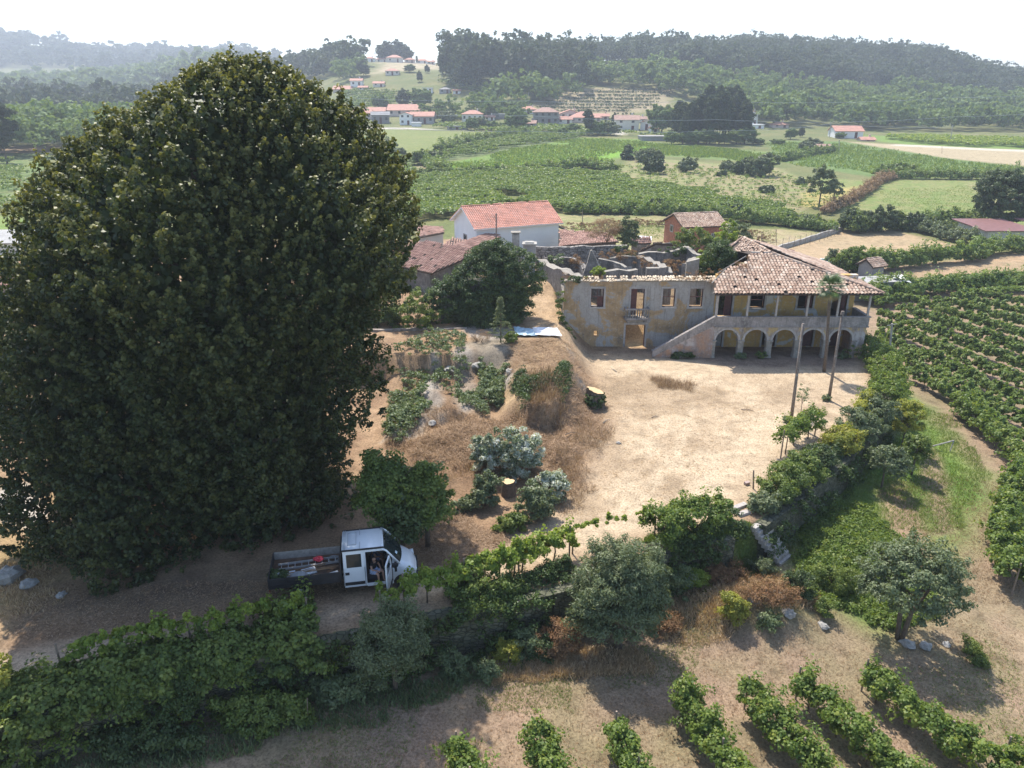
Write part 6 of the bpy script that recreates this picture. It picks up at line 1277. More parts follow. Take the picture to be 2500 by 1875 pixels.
bush('dry_brambles', 'rust brown dry brambles left of the large willow', 'bush', G(1370, 1600), (1.1, .7, .9), 'russet', 231, n=70, cr=.3, per=45, leaf=.06, asp=.3); bush('dry_brambles', 'rust brown dry brambles among the stones', 'bush', G(1880, 1470), (1.4, .8, .5), 'russet', 232, n=60, cr=.3, per=40, leaf=.06, asp=.3)
bush('dry_brambles', 'dry brown bracken behind the heap of stones', 'bush', G(1760, 1420), (1.2, .8, .6), 'russet', 233, n=60, cr=.3, per=40, leaf=.06, asp=.3); bush('dry_brambles', 'dry bramble patch right of the large willow foot', 'bush', G(1620, 1540), (.8, .6, .5), 'russet', 234, n=40, cr=.3, per=40, leaf=.06, asp=.3)
# ---- bottom left: vines tumbling over the terrace wall
LH = [at_z(-500, 1960, -1.2), at_z(-200, 1860, -1.2), at_z(0, 1790, -1.2), at_z(200, 1735, -1.2), at_z(420, 1675, -1.2), at_z(620, 1625, -1.2), at_z(780, 1592, -1.3)]
vine_row('wide band of shaded grapevines tumbling down the terrace wall at the bottom left', LH, 241, 2.3, 1.6, 0, 0, 'green', name='vine_hedge', cat='vine hedge', dens=1000, leaf=.095, gap=.22, low=.0, lump=.55, clr=.32)
vine_row('yellow green vine tops running along the road edge', [at_z(150, 1640, 0), at_z(350, 1590, 0), at_z(480, 1565, 0), at_z(620, 1540, 0), at_z(760, 1520, 0)], 242, 1.3, .4, 0, 3, 'bright', name='grapevine', cat='grapevine', dens=190, leaf=.08, gap=.35, low=.5, clr=.2)
vine_row('sunlit yellow vine at the left edge of the road', [at_z(-150, 1750, 0), at_z(40, 1700, 0)], 243, 1.4, .5, 0, 0, 'yellow', name='grapevine', cat='grapevine', dens=200, leaf=.09)
bush('shrub', 'dark blue green evergreen shrub in the middle of the vine band', 'shrub', at_z(445, 1760, -2.2), (1.15, 1.0, 1.5), 'ivy', 244, n=80, cr=.3, per=60, leaf=.05); bush('shrub', 'leafy dark shrub cluster under the vine band', 'shrub', at_z(650, 1770, -2.4), (2.0, .8, .8), 'green', 245, n=60, cr=.3, per=50, leaf=.07); bush('shrub', 'long low weed thicket below the vine band at the left', 'shrub', at_z(330, 1830, -2.4), (2.6, .6, .6), 'dark', 246, n=60, cr=.3, per=50, leaf=.08)
bush('shrub', 'low nettles between the weed thickets and the willow', 'shrub', at_z(820, 1700, -2.4), (1.3, .6, .6), 'weed', 247, n=40, cr=.28, per=50, leaf=.07)
post('stake', 'thin pale cane standing below the vine band', 'stake', 750, 1770, 1705, .02)
# ---- foreground vineyard rows
FR = [(1115, 1868, 1190, 2060, 'vine', 'vine row end furthest left at the bottom edge'), (1310, 1842, 1385, 2040, 'vine', 'rounded vine row end second from the left at the bottom'), (1500, 1818, 1610, 2060, 'vine', 'third vine row from the left at the bottom edge'), (1655, 1730, 1880, 2080, 'vine', 'fourth foreground vine row from the left'),
      (1815, 1728, 2120, 2080, 'bright', 'yellow tinged vine row in the middle of the foreground'), (1940, 1705, 2330, 2060, 'vine', 'foreground vine row just right of the yellow tinged row'), (2100, 1685, 2560, 2040, 'vine', 'longest foreground vine row nearest the fruit tree shadow'), (2440, 1880, 2620, 2010, 'vine', 'vine row end in the bottom right corner')]
for i, (u0, v0, u1, v1, m, lab) in enumerate(FR):
    a, b = G(u0, v0), G(u1, v1); vine_row(lab, [a, tuple((Vector(a)+Vector(b))/2), b], 251+i, 1.7, .46, 5, 3, 'vine', dens=430, leaf=.078, group='vine rows in the foreground', lump=.5, low=.3)
# ---- right hand vineyard rows
RR = [([(2470, 1455), (2440, 1330), (2480, 1200), (2560, 1120)], 'big shady vine row end at the right edge of the meadow'), ([(2335, 1005), (2420, 1085), (2520, 1180), (2650, 1290)], 'nearest long vine row beside the green meadow'), ([(2215, 925), (2330, 990), (2450, 1072), (2620, 1160)], 'second vine row from the green meadow'), ([(2150, 872), (2300, 945), (2430, 1020), (2620, 1110)], 'third vine row starting at the corner of the arcade'),
      ([(2140, 838), (2280, 900), (2430, 975), (2620, 1060)], 'fourth vine row right of the arcade'), ([(2140, 806), (2280, 862), (2430, 930), (2620, 1005)], 'fifth vine row right of the veranda'), ([(2145, 780), (2280, 828), (2430, 888), (2620, 955)], 'slender vine row from the veranda parapet corner, between fifth and sixth'), ([(2190, 768), (2330, 812), (2480, 868), (2640, 925)], 'sixth vine row in the right vineyard'),
      ([(2240, 756), (2400, 805), (2500, 838), (2650, 885)], 'seventh vine row in the right vineyard'), ([(2280, 747), (2400, 778), (2650, 845)], 'slender vine row between the seventh and eighth rows of the right vineyard'), ([(2320, 737), (2450, 768), (2650, 812)], 'eighth vine row in the right vineyard'), ([(2370, 730), (2500, 754), (2650, 782)], 'last vine row under the far pergola'), ([(2140, 755), (2200, 745), (2260, 752)], 'short vine row close to the veranda corner')]
for i, (pp, lab) in enumerate(RR):
    P = [G(u, v) for u, v in pp]; dd = P[0][1]; vine_row(lab, P, 271+i, 1.9 if i < 2 else 1.5, .6 if i < 2 else .34, 4 if i < 4 else 0, 3 if i < 4 else 0, 'vine' if i < 2 else 'farvine', dens=500 if dd < 50 else 330, leaf=.1 if dd < 55 else .14, group='vine rows right of the manor', lump=.5, low=.25, clr=.3 if i < 2 else .2)
bush('shrub', 'round dark bush standing above the right vine rows', 'shrub', G(2290, 790), (1.4, 1.2, 1.3), 'green', 291, n=40, cr=.4, per=45, leaf=.11)

def wall_ivy(label, i0, i1, z0, z1, mat, seed, dens=9):
    rg = np.random.default_rng(seed); C = []
    for i in range(i0, i1):
        a, b = np.array(EDGE[i]), np.array(EDGE[i+1]); L = np.linalg.norm(b-a); n = int(L*dens); d = (b-a)/L; nn = np.array([-d[1], d[0]]); q = a+nn
        if sdist(np.array([q[0]]), np.array([q[1]]), YARD)[0] < 0: nn = -nn
        s = rg.uniform(0, L, n); zz = rg.uniform(z0, z1, n); keep = fbm(s+i*9, zz*1.5, 1.6, seed) > -.25
        xy = a[None]+s[:, None]*d[None]+nn[None]*(.62+rg.uniform(0, .25, n)+(z1-zz)*.12)[:, None]; C.append(np.c_[xy, zz][keep])
    C = np.concatenate(C); o = Vector(C[0]); t = thing('wall_ivy', label, 'ivy', tuple(o)); q0, q1, ix = clumps(rg, C-np.array(o), rg.uniform(.6, 1.3, len(C))*.3, 44, .9); ct = rg.uniform(0, 1, len(C))
    quads_obj('foliage', leaf_quads(q0, q1, .062*rg.uniform(.7, 1.3, len(q0)), rg, .8), LM[mat], t, np.clip(ct[ix]*.5+rg.uniform(0, .5, len(q0)), 0, 1))
wall_ivy('ivy matting the terrace wall below the road and the truck', 4, 11, -2.6, .15, 'ivy', 801, 26); wall_ivy('ivy matting the terrace wall right of the stone steps', 12, 18, -2.4, .1, 'ivy', 802, 9)
wall_ivy('green creepers on the terrace wall at the bottom left', 0, 6, -2.6, .2, 'vine', 803, 16)
# ------------------------------------------------------------------ uncountable stuff on the ground
def scatter(poly, n, seed):
    P = np.array(poly); rg = np.random.default_rng(seed); x = rg.uniform(P[:, 0].min(), P[:, 0].max(), n*3); y = rg.uniform(P[:, 1].min(), P[:, 1].max(), n*3); k = sdist(x, y, P)+(fbm(x, y, max(.5, .16*np.ptp(P[:, 0])), seed+77)+.15)*.16*min(np.ptp(P[:, 0]), np.ptp(P[:, 1])) < 0; return x[k][:n], y[k][:n], rg
def groundcover(name, label, cat, polys, n, h, mat, seed, blade=.05, cl=5, lean=.5, flat=False):
    Vs = []; R = []
    for q, poly in enumerate(polys):
        x, y, rg = scatter(poly, n//len(polys), seed+q); z = height(x, y); m = len(x)
        hh = h*rg.uniform(.4, 1.2, m)*np.clip(.75+.5*fbm(x, y, 1.2, seed), .2, 1.3)
        for c in range(cl):
            a = rg.uniform(0, 6.283, m); s = np.stack([np.cos(a), np.sin(a), 0*a], 1); o = np.stack([x, y, z], 1)+rg.normal(0, h*.22, (m, 3))*np.array([1, 1, 0]); l = rg.normal(0, lean, (m, 3)); l[:, 2] = 1 if not flat else rg.uniform(0, .25, m); l = unit(l)*hh[:, None]*rg.uniform(.6, 1.2, m)[:, None]
            w_ = s*blade*rg.uniform(.6, 1.4, m)[:, None]; o[:, 2] = z+(.02 if flat else 0)
            Vs.append(np.stack([o-w_*.4, o+w_*.4, o+l*.6+w_, o+l-w_*.2], 1) if not flat else np.stack([o-w_*.5, o+w_*.5, o+l+w_*.4, o+l-w_*.4], 1)); R.append(rg.uniform(0, 1, m))
    o = quads_obj(name, np.concatenate(Vs), LM[mat], None, np.concatenate(R)); return tag(o, label, cat, None, 'stuff')
def leafcover(name, label, cat, polys, n, h, mat, seed, leaf=.08, per=14, cr=.22):
    Vs = []; R = []
    for q, poly in enumerate(polys):
        x, y, rg = scatter(poly, n//len(polys), seed+q); z = height(x, y); C = np.stack([x, y, z+h*rg.uniform(.2, 1, len(x))*np.clip(.7+.6*fbm(x, y, 1.5, seed), .1, 1.4)], 1); Q_, Nn, ix = clumps(rg, C, rg.uniform(.6, 1.3, len(C))*cr, per, .7)
        Vs.append(leaf_quads(Q_, Nn, leaf*rg.uniform(.7, 1.3, len(Q_)), rg, .8)); R.append(np.clip(rg.uniform(0, 1, len(C))[ix]*.5+rg.uniform(0, .5, len(Q_)), 0, 1))
    return tag(quads_obj(name, np.concatenate(Vs), LM[mat], None, np.concatenate(R)), label, cat, None, 'stuff')
W = lambda pts, z: zp(pts, z)
leafcover('weeds', 'tall grey green nettles growing on the rocky bank', 'weeds', [W([(960, 905), (1060, 845), (1130, 860), (1150, 900), (1130, 960), (1080, 930), (1000, 960)], 1.4), W([(945, 960), (1030, 960), (1050, 1010), (1000, 1040), (950, 1060)], .8), W([(1170, 890), (1240, 905), (1230, 960), (1170, 950)], 1.6)], 1000, .8, 'weed', 401, .075, 22, .26)
leafcover('weeds', 'leafy weeds on the lower rocky bank under the lime tree', 'weeds', [W([(940, 1000), (1010, 990), (1030, 1040), (960, 1090)], .6), W([(1110, 950), (1180, 960), (1200, 1000), (1130, 990)], 1)], 420, .5, 'weed', 404, .06)
leafcover('ivy', 'ivy clothing the steep end of the bank', 'ivy', [W([(1250, 955), (1270, 1000), (1290, 1020), (1300, 985), (1275, 950)], 1.0), W([(1355, 945), (1385, 915), (1392, 950), (1372, 985)], 1.4)], 420, .35, 'ivy', 407, .06)
groundcover('straw', 'dry hanging stems on the steep end of the bank', 'straw', [W([(1290, 975), (1370, 970), (1375, 1035), (1290, 1035)], .6)], 420, .7, 'dry', 409, .02, 5, .3)
groundcover('cuttings', 'brown cut brambles and straw strewn over the bank', 'cuttings', [W([(980, 1080), (1150, 1010), (1330, 1030), (1420, 1090), (1380, 1170), (1200, 1120), (1030, 1150)], .4), W([(1240, 860), (1390, 860), (1470, 900), (1480, 1000), (1440, 1060), (1380, 1000), (1240, 950)], 1.4), W([(1000, 1180), (1180, 1280), (1240, 1330), (1020, 1400)], 0)], 16000, .5, 'dry', 411, .022, 4, 1, True)
groundcover('brushwood', 'tangled brown brambles heaped on the cleared slope', 'brushwood', [W([(900, 1050), (1000, 1010), (1320, 1010), (1470, 1070), (1430, 1180), (1250, 1160), (1060, 1200)], .3)], 6500, .45, 'dry', 461, .014, 4, 1.3)
groundcover('straw', 'pale straw scattered round the yard', 'straw', [W([(1380, 900), (1700, 900), (1900, 1000), (1700, 1250), (1400, 1330), (1380, 1150)], 0), W([(1240, 845), (1390, 850), (1380, 930), (1260, 930)], 2.2), W([(1280, 660), (1385, 670), (1390, 840), (1310, 830)], 2.6), [(4.8, 64.2), (17, 64.2), (17, 72), (5, 72)]], 9000, .22, 'straw', 415, .016, 4, 1, True)
groundcover('brushwood', 'grey cut brushwood piled at the right of the stump thicket', 'brushwood', [W([(1360, 1100), (1440, 1120), (1420, 1250), (1370, 1260), (1350, 1180)], .1), W([(1400, 1010), (1500, 1040), (1470, 1110), (1390, 1080)], .1), W([(1590, 920), (1700, 940), (1690, 960), (1600, 950)], 0)], 1500, .6, 'dry', 421, .012, 5, .9)
groundcover('dead_leaves', 'dark leaf litter under the giant lime tree', 'leaf litter', [W([(60, 1420), (650, 1400), (980, 1310), (1000, 1350), (700, 1510), (200, 1560), (0, 1560)], 0)], 7000, .12, 'dry', 423, .03, 3, 1, True)
groundcover('grass', 'dry grass with green tufts in the lower meadow', 'grass', [W([(1000, 1640), (1600, 1560), (2100, 1500), (2500, 1500), (2700, 2000), (600, 2000)], -3), W([(2150, 1180), (2500, 1150), (2500, 1500), (2250, 1420)], -2.9)], 17000, .15, 'dry', 427, .012, 3, .6)
groundcover('grass', 'short green grass patches in the lower meadow', 'grass', [W([(1450, 1620), (1750, 1560), (1700, 1700), (1500, 1700)], -3), W([(2200, 1650), (2450, 1550), (2600, 1800), (2350, 1850)], -3), W([(1150, 1680), (1400, 1640), (1400, 1750), (1180, 1760)], -2.8), W([(700, 1800), (1000, 1720), (1000, 1900), (600, 2000)], -2.8)], 6000, .13, 'grass', 431, .014, 3, .6)
groundcover('grass', 'lush green grass below the terrace wall', 'grass', [W([(1890, 1290), (2090, 1150), (2180, 1060), (2240, 960), (2400, 1120), (2420, 1250), (2320, 1320), (2100, 1300), (2020, 1480), (1930, 1400)], -2.7), W([(1560, 1420), (1840, 1370), (1900, 1400), (1760, 1440)], -2.4)], 30000, .26, 'grass', 435, .018, 3, .5)
leafcover('ground_cover', 'bramble and weed cover on the slope beside the fruit tree', 'ground cover', [W([(1910, 1370), (2020, 1250), (2140, 1230), (2200, 1330), (2300, 1440), (2320, 1540), (2120, 1540), (1990, 1480)], -2.6)], 2600, .35, 'vine', 439, .06)
groundcover('weeds', 'dry weeds and bracken round the heap of stones', 'weeds', [W([(1620, 1440), (1980, 1400), (2020, 1500), (1700, 1570), (1600, 1540)], -2.2), W([(1180, 1620), (1560, 1590), (1600, 1640), (1200, 1680)], -2.6)], 7000, .42, 'straw', 441, .02, 4, .5)
groundcover('weeds', 'green weeds in the shade below the terrace wall', 'weeds', [W([(900, 1700), (1400, 1520), (1450, 1560), (1000, 1740)], -2.6), W([(0, 1900), (900, 1700), (950, 1760), (0, 2000)], -2.6)], 5000, .38, 'weed', 443, .03, 4, .5)
groundcover('weeds', 'dry straw coloured weeds on the sunlit rocky verge at the left edge', 'weeds', [W([(-50, 1400), (130, 1340), (150, 1480), (0, 1540)], 0)], 700, .3, 'straw', 445, .02, 4, .6)
groundcover('twigs', 'small dark twigs and leaf litter scattered over the sandy yard', 'litter', [W([(1380, 900), (1700, 890), (2090, 900), (2110, 1000), (1850, 1220), (1650, 1290), (1400, 1340), (1130, 1420), (1250, 1290), (1420, 1180)], 0)], 6500, .16, 'dry', 451, .022, 2, 1, True)
groundcover('twigs', 'dark twigs and dead stalks in the lower meadow', 'litter', [W([(1000, 1640), (1600, 1560), (2100, 1500), (2500, 1150), (2700, 2000), (600, 2000)], -3)], 9000, .13, 'russet', 453, .016, 2, 1, True)
# rocks
ROCK = plaster('lichen_rock', [(.3, (.26, .25, .23)), (.6, (.40, .38, .35)), (.8, (.5, .48, .45))], 1.5, (.16, .15, .13), (.55, .72), False)
def rock(label, loc, r, seed, group=None):
    rg = random.Random(seed); mb = MB(); nu, nv_ = 10, 6; k = [[1+rg.uniform(-.22, .22) for _ in range(nu)] for _ in range(nv_+1)]
    for j in range(nv_+1):
        for i in range(nu): a, b = 6.283*i/nu, math.pi*j/nv_; q = k[j][i] if 0 < j < nv_ else 1; mb.v.append((r[0]*math.cos(a)*math.sin(b)*q, r[1]*math.sin(a)*math.sin(b)*q, r[2]*math.cos(b)*q+r[2]*.3))
    for j in range(nv_):
        for i in range(nu): mb.f.append((j*nu+i, (j+1)*nu+i, (j+1)*nu+(i+1) % nu, j*nu+(i+1) % nu))
    o = mb.build('rock', ROCK); o.location = loc; o.rotation_euler = (0, 0, rg.uniform(0, 6)); tag(o, label, 'rock', group)
for i, (u, v, r, lab) in enumerate([(15, 1415, .75, 'big pale boulder at the left edge of the verge'), (70, 1430, .4, 'brown rock touching the big pale boulder'), (150, 1455, .25, 'small stone right of the boulders'), (15, 1240, .5, 'pale flat rock above the boulder at the left edge'), (1840, 1465, .38, 'pale stone at the top left of the stone heap'), (1862, 1510, .3, 'pale rounded stone in front of the stone heap'),
        (1925, 1500, .36, 'grey stone at the right of the stone heap'), (1895, 1455, .3, 'stone half hidden in dry weeds of the heap'), (2010, 1530, .28, 'flat tan stone right of the heap'), (2215, 1575, .35, 'grey stone at the foot of the fruit tree'), (2260, 1580, .3, 'grey stone in the shade right of the fruit tree foot'), (2310, 1575, .22, 'small white stone beyond the fruit tree'),
        (1235, 1525, .2, 'pale stone at the foot of the wall under the rounded shrub'), (2090, 1295, .1, 'tiny white stone on the green slope'), (1510, 1083, .18, 'small grey stone lying in the yard'), (1100, 905, .5, 'tall pale rock sticking out of the nettles'), (1165, 895, .45, 'pale rock beside the nettle patch'), (1245, 910, .4, 'grey rock at the top of the bank'), (1055, 1035, .35, 'pale rock at the foot of the bank')]):
    rock(lab, G(u, v), (r, r*.8, r*.6), 460+i)
leafcover('ivy', 'ivy fringe along the rim of the steep bank end', 'ivy', [W([(1243, 935), (1290, 952), (1340, 945), (1392, 915), (1398, 930), (1345, 968), (1285, 975), (1243, 952)], 1.7)], 260, .25, 'ivy', 463, .055)
# branches lying about
for i, (u, v, L, a, lab) in enumerate([(1825, 1003, .9, -.4, 'brown fallen branch lying in the middle of the yard'), (1600, 1020, .6, .3, 'short broken twig in the yard'), (1350, 1320, 1.3, .9, 'thin bare branch lying on the road'), (1500, 905, .8, 1.9, 'pale split branch near the ochre wall'), (1395, 1060, .9, .4, 'cut branch in front of the ivy stump'), (1480, 1030, .8, .9, 'short pale log below the ivy stump')]):
    b = MB(); b.path([(-L/2, 0, .05), (0, .06, .1), (L/2, -.03, .06)], [.035, .03, .012], 6); b.path([(0, .06, .1), (L*.3, .25, .12)], [.018, .006], 5); o = b.build('fallen_branch', STAKE if i not in (3, 5) else PALECAP, None, True); o.location = G(u, v); o.rotation_euler = (0, 0, a); tag(o, lab, 'branch')
# ------------------------------------------------------------------ the valley: hedges, vineyards, bushes
def hedge(label, px, seed, h, hw, mat='green', leaf=.16, dens=160, name='hedge', cat='hedge', clr=.5, group=None, **k):
    return vine_row(label, [G(u, v) for u, v in px], seed, h, hw, 0, 0, mat, name=name, cat=cat, group=group, dens=dens, leaf=leaf, clr=clr, low=.1, **k)
hedge('long vine pergola hedge between the two bare brown fields', [(2065, 668), (2200, 655), (2300, 642), (2370, 640)], 501, 2.6, 1.0, 'farvine', .17, 330)
hedge('hedge turning towards the farm shed at the right edge', [(2370, 640), (2400, 622), (2500, 615), (2700, 605)], 502, 2.4, 1.3, 'farvine', .17, 330)
hedge('pergola hedge along the front of the near brown field', [(2110, 730), (2220, 720), (2400, 708), (2700, 690)], 503, 2.3, 1.1, 'farvine', .16, 330)
hedge('leafy pergola behind the grey flat shed', [(2090, 740), (2160, 725), (2230, 722)], 504, 2.6, 2.0, 'farvine', .16, 420)
bush('thicket', 'bright green thicket beside the garden hut', 'bushes', G(2075, 670), (3.2, 2.2, 2.2), 'vine', 505, n=150, cr=.5, per=50, leaf=.13)
bush('shrub', 'feathery young palm like shrub by the swimming pool', 'shrub', G(2025, 660), (.9, .8, 2.0), 'olive', 506, n=30, cr=.35, per=40, leaf=.1)
hedge('dark hedge along the back of the bare brown field', [(2070, 570), (2110, 566)], 507, 3.2, 1.2, 'green', .2, 300, clr=.6)
for i, (u, v, r, m, lab) in enumerate([(2078, 565, (2.6, 2, 2.2), 'dark', 'dark round bush at the corner of the brown field'), (2112, 562, (2.4, 1.6, 1.7), 'olive', 'pale bush between two dark round bushes'), (2155, 566, (3.4, 2.4, 2.6), 'dark', 'largest dark round bush on the brown field edge'), (2190, 560, (1.8, 1.5, 1.6), 'green', 'small bush right of the largest round bush'), (2228, 563, (2.0, 1.5, 1.7), 'dark', 'dark shrub at the start of the creeping vines')]):
    bush('bush', lab, 'bush', G(u, v), r, m, 510+i, n=90, cr=.6, per=48, leaf=.17)
hedge('straggling creepers along the far edge of the brown field', [(2235, 560), (2300, 580), (2370, 600)], 516, 2.0, 1.4, 'olive', .18, 220); hedge('yellow green pergola vines before the tall poplar', [(2240, 545), (2330, 545), (2420, 545)], 517, 2.2, 1.6, 'farvine', .18, 240)
tree('poplar', 'tall bushy tree standing beside the farm shed', 'tree', G(2437, 556), 9.6, (4.2, 3.6, 4.4), 'dark', 518, n=240, cr=.75, per=60, leaf=.18, tr=.2, bot=-.8)
tree('cypress', 'brownish cypress cut by the right edge of the picture', 'tree', G(2502, 560), 9.5, (1.2, 1.2, 4.8), 'dry', 519, n=70, cr=.6, per=45, leaf=.17)
hedge('vine hedge bordering the dry field behind the ruin', [(1380, 522), (1480, 522), (1640, 526), (1750, 533), (1880, 548), (2040, 568)], 520, 1.6, .9, 'farvine', .2, 230, clr=.6)
for i, (u, v, r) in enumerate([(1530, 518, 1.9), (1600, 517, 3.2), (1790, 527, 2.4), (1980, 555, 2.2), (1935, 550, 1.8)]): bush('bush', ['small round dark bush before the far vineyard', 'flat wide dark bush before the far vineyard', 'dark bush on the border hedge above the brick house', 'dark bush at the east end of the border hedge', 'olive bush beside the east end of the border hedge'][i], 'bush', G(u, v), (r, 1.5, 1.2), 'dark', 525+i, n=50, cr=.5, per=45, leaf=.18)
# willow balls in the wet meadow
for i, (u, v, rx, rz, lab, m) in enumerate([(1572, 395, 4.2, 4.0, 'round grey willow bush, first of the group by the small conifer', 'olive'), (1600, 395, 3.6, 3.6, 'low willow bush between its neighbours', 'olive'), (1596, 424, 4.0, 3.9, 'darker round willow bush in front of its group', 'dark'), (1640, 440, .1, .1, '', ''), (1678, 420, 3.4, 3.4, 'lone round willow bush left of the large one', 'olive'), (1774, 418, 2.8, 2.8, 'small round willow bush left of the large one', 'olive'), (1815, 425, 4.6, 4.0, 'left half of the largest willow mound', 'dark'), (1858, 430, 6.0, 6.0, 'largest willow mound in the wet meadow', 'olive'),
        (1530, 390, 2.2, 4.6, 'small dark conifer in front of the willow bushes', 'dark'), (1030, 402, 4.4, 4.6, 'round dark tree at the corner of the striped vineyard', 'green'), (1062, 404, 2.8, 4.2, 'grey bush right of the round dark tree', 'olive'), (972, 382, 3.4, 2.6, 'grey bush standing in the flat green field', 'olive'), (1870, 470, 1.8, 1.4, 'small dark bush in the middle of the wet meadow', 'dark'), (1955, 450, 1.4, 1.2, 'tiny grey bush in the wet meadow', 'olive'), (1760, 430, 1.2, 1.0, 'very small dark bush below the willow mounds', 'dark')]):
    if rx < 1: continue
    rx *= .7; rz *= .8; bush('willow_bush', lab, 'bush', G(u, v), (rx, rx*.8, rz*.6), m, 540+i, n=int(26*rx), cr=.8, per=46, leaf=.28, lift=.8)
tree('scraggy_tree', 'scraggy grey tree standing over the wet meadow fence', 'tree', G(1998, 505), 8.5, (2.8, 2.5, 3.6), 'olive', 556, n=70, cr=.6, per=35, leaf=.2, tr=.14)
tree('scraggy_tree', 'thin sparse tree just right of the scraggy grey tree', 'tree', G(2033, 500), 5, (1.6, 1.5, 1.8), 'olive', 557, n=22, cr=.5, per=25, leaf=.18)
hedge('grey bramble hedge on the fence line curving through the meadow', [(2010, 525), (2070, 500), (2110, 475), (2140, 450), (2175, 438)], 558, 1.7, 1.0, 'dry', .18, 110, clr=.6); hedge('hedge of shrubs along the far fence of the pale green field', [(2130, 436), (2220, 436), (2330, 438), (2420, 437), (2490, 425)], 559, 2.0, 1.3, 'farvine', .24, 130, clr=.8)
bush('bushes', 'tall pale shrubs at the west end of the far fence hedge', 'bushes', G(2190, 430), (6, 2.5, 1.8), 'farvine', 560, n=70, cr=.9, per=45, leaf=.3)
hedge('creeper covered bank between bright corn and the vineyard', [(1085, 430), (1200, 426), (1330, 420), (1430, 408), (1500, 420)], 561, 1.8, 1.6, 'farvine', .28, 130, clr=.8); hedge('dark hedge row above the far vineyard on the left', [(1000, 436), (1085, 430)], 562, 2.0, 1.5, 'green', .25, 150)
hedge('shrubby border beside the bare path into the fields', [(1045, 395), (1060, 415), (1080, 428)], 563, 2.6, 2.0, 'farvine', .28, 150, clr=.8); hedge('vine line dividing the pale field from the striped vineyard', [(1070, 370), (1140, 352), (1240, 333), (1300, 326)], 564, 2.2, 1.8, 'farvine', .34, 120, clr=.9)
hedge('green hedge line beside the little roofed hut', [(1900, 395), (1980, 378), (2030, 370)], 566, 1.8, 1.4, 'farvine', .3, 90, clr=.7)
hedge('scrub at the left end of the far vineyard', [(905, 365), (960, 360)], 567, 2.0, 2.6, 'olive', .34, 90, clr=.9)
def canopy(name, label, px, seed, n, h, mat, leaf, cr, per=12, rows=None):
    """pergola vineyard: leafy roof over the polygon; rows=(angle, spacing) gathers it in lines"""
    poly = [G(u, v)[:2] for u, v in px]; leaf *= .82; x, y, rg = scatter(poly, int(n*1.4), seed)
    if rows:
        a, sp = rows; c, s = math.cos(a), math.sin(a); t = -s*x+c*y; t2 = (np.round(t/sp)+rg.normal(0, .11, len(t)))*sp; x, y = x+(t2-t)*-s, y+(t2-t)*c
    z = height(x, y)+h*(.75+.25*fbm(x, y, 3.5, seed))+rg.uniform(-.3, .15, len(x))*h*.5
    Q_, Nn, ix = clumps(rg, np.stack([x, y, z], 1), rg.uniform(.6, 1.3, len(x))*cr*.85, int(per*1.6), .6)
    return tag(quads_obj(name, leaf_quads(Q_, Nn, leaf*rg.uniform(.7, 1.3, len(Q_)), rg, .85), LM[mat], None, np.clip(rg.uniform(0, 1, len(x))[ix]*.6+rg.uniform(0, .4, len(Q_)), 0, 1)), label, 'vineyard', None, 'stuff')
canopy('vineyard', 'broad leafy vineyard across the valley behind the white house', [(880, 440), (1100, 440), (1420, 410), (1560, 430), (1640, 470), (1760, 492), (1900, 520), (2020, 545), (2050, 560), (1880, 545), (1700, 528), (1380, 520), (1250, 480), (1000, 560), (880, 560)], 601, 9500, 1.9, 'farvine', .26, .75, 12)
canopy('vineyard', 'small vineyard block left of the bare path', [(850, 350), (900, 345), (1015, 402), (1020, 430), (850, 440)], 602, 1300, 1.6, 'farvine', .34, .9, 9)
canopy('vineyard', 'striped vineyard of straight rows before the village', [(1075, 396), (1095, 368), (1260, 324), (1420, 334), (1210, 374)], 603, 3000, 1.6, 'farvine', .34, .6, 9, rows=(.62, 4.6))
canopy('vineyard', 'bright vineyard strip at the foot of the wooded hill', [(2110, 332), (2700, 350), (2700, 368), (2220, 352)], 604, 1500, 1.8, 'bright', .5, 1.3, 8)
canopy('vineyard', 'strip of vines behind the flat green field before the village', [(1280, 318), (1440, 320), (1500, 326), (1420, 334)], 605, 260, 1.8, 'farvine', .5, 1.2, 9)
canopy('vineyard', 'vineyard block far right above the near pergola', [(2300, 702), (2500, 690), (2700, 690), (2700, 740), (2330, 730)], 606, 1600, 1.7, 'farvine', .16, .4, 14, rows=(.1, 2.6))
canopy('scrub', 'rough green scrub filling the wet meadow', [(1560, 400), (1900, 420), (2060, 480), (1990, 520), (1900, 520), (1640, 465), (1480, 425)], 607, 500, .5, 'farvine', .2, .7, 10)
groundcover('maize', 'maize and tall grass in the flat fields before the village', 'crop', [[G(u, v)[:2] for u, v in q] for q in ([(1080, 402), (1410, 337), (1590, 345), (1590, 362), (1480, 393), (1250, 418), (1080, 423)], [(1560, 348), (1870, 372), (1980, 377), (1880, 398), (1700, 383), (1540, 380)], [(1880, 350), (2060, 350), (2300, 390), (2490, 410), (2460, 426), (2170, 436), (1930, 400)])], 20000, 1.0, 'grass', 610, .22, 2, .4)
groundcover('grass', 'rough tufts in the dry field behind the ruin', 'grass', [[G(u, v)[:2] for u, v in q] for q in ([(1400, 540), (1900, 560), (1900, 610), (1700, 610), (1620, 585), (1400, 580)], [(2000, 545), (2150, 460), (2450, 450), (2500, 540), (2200, 550)])], 8000, .28, 'grass', 620, .05, 3, .6)
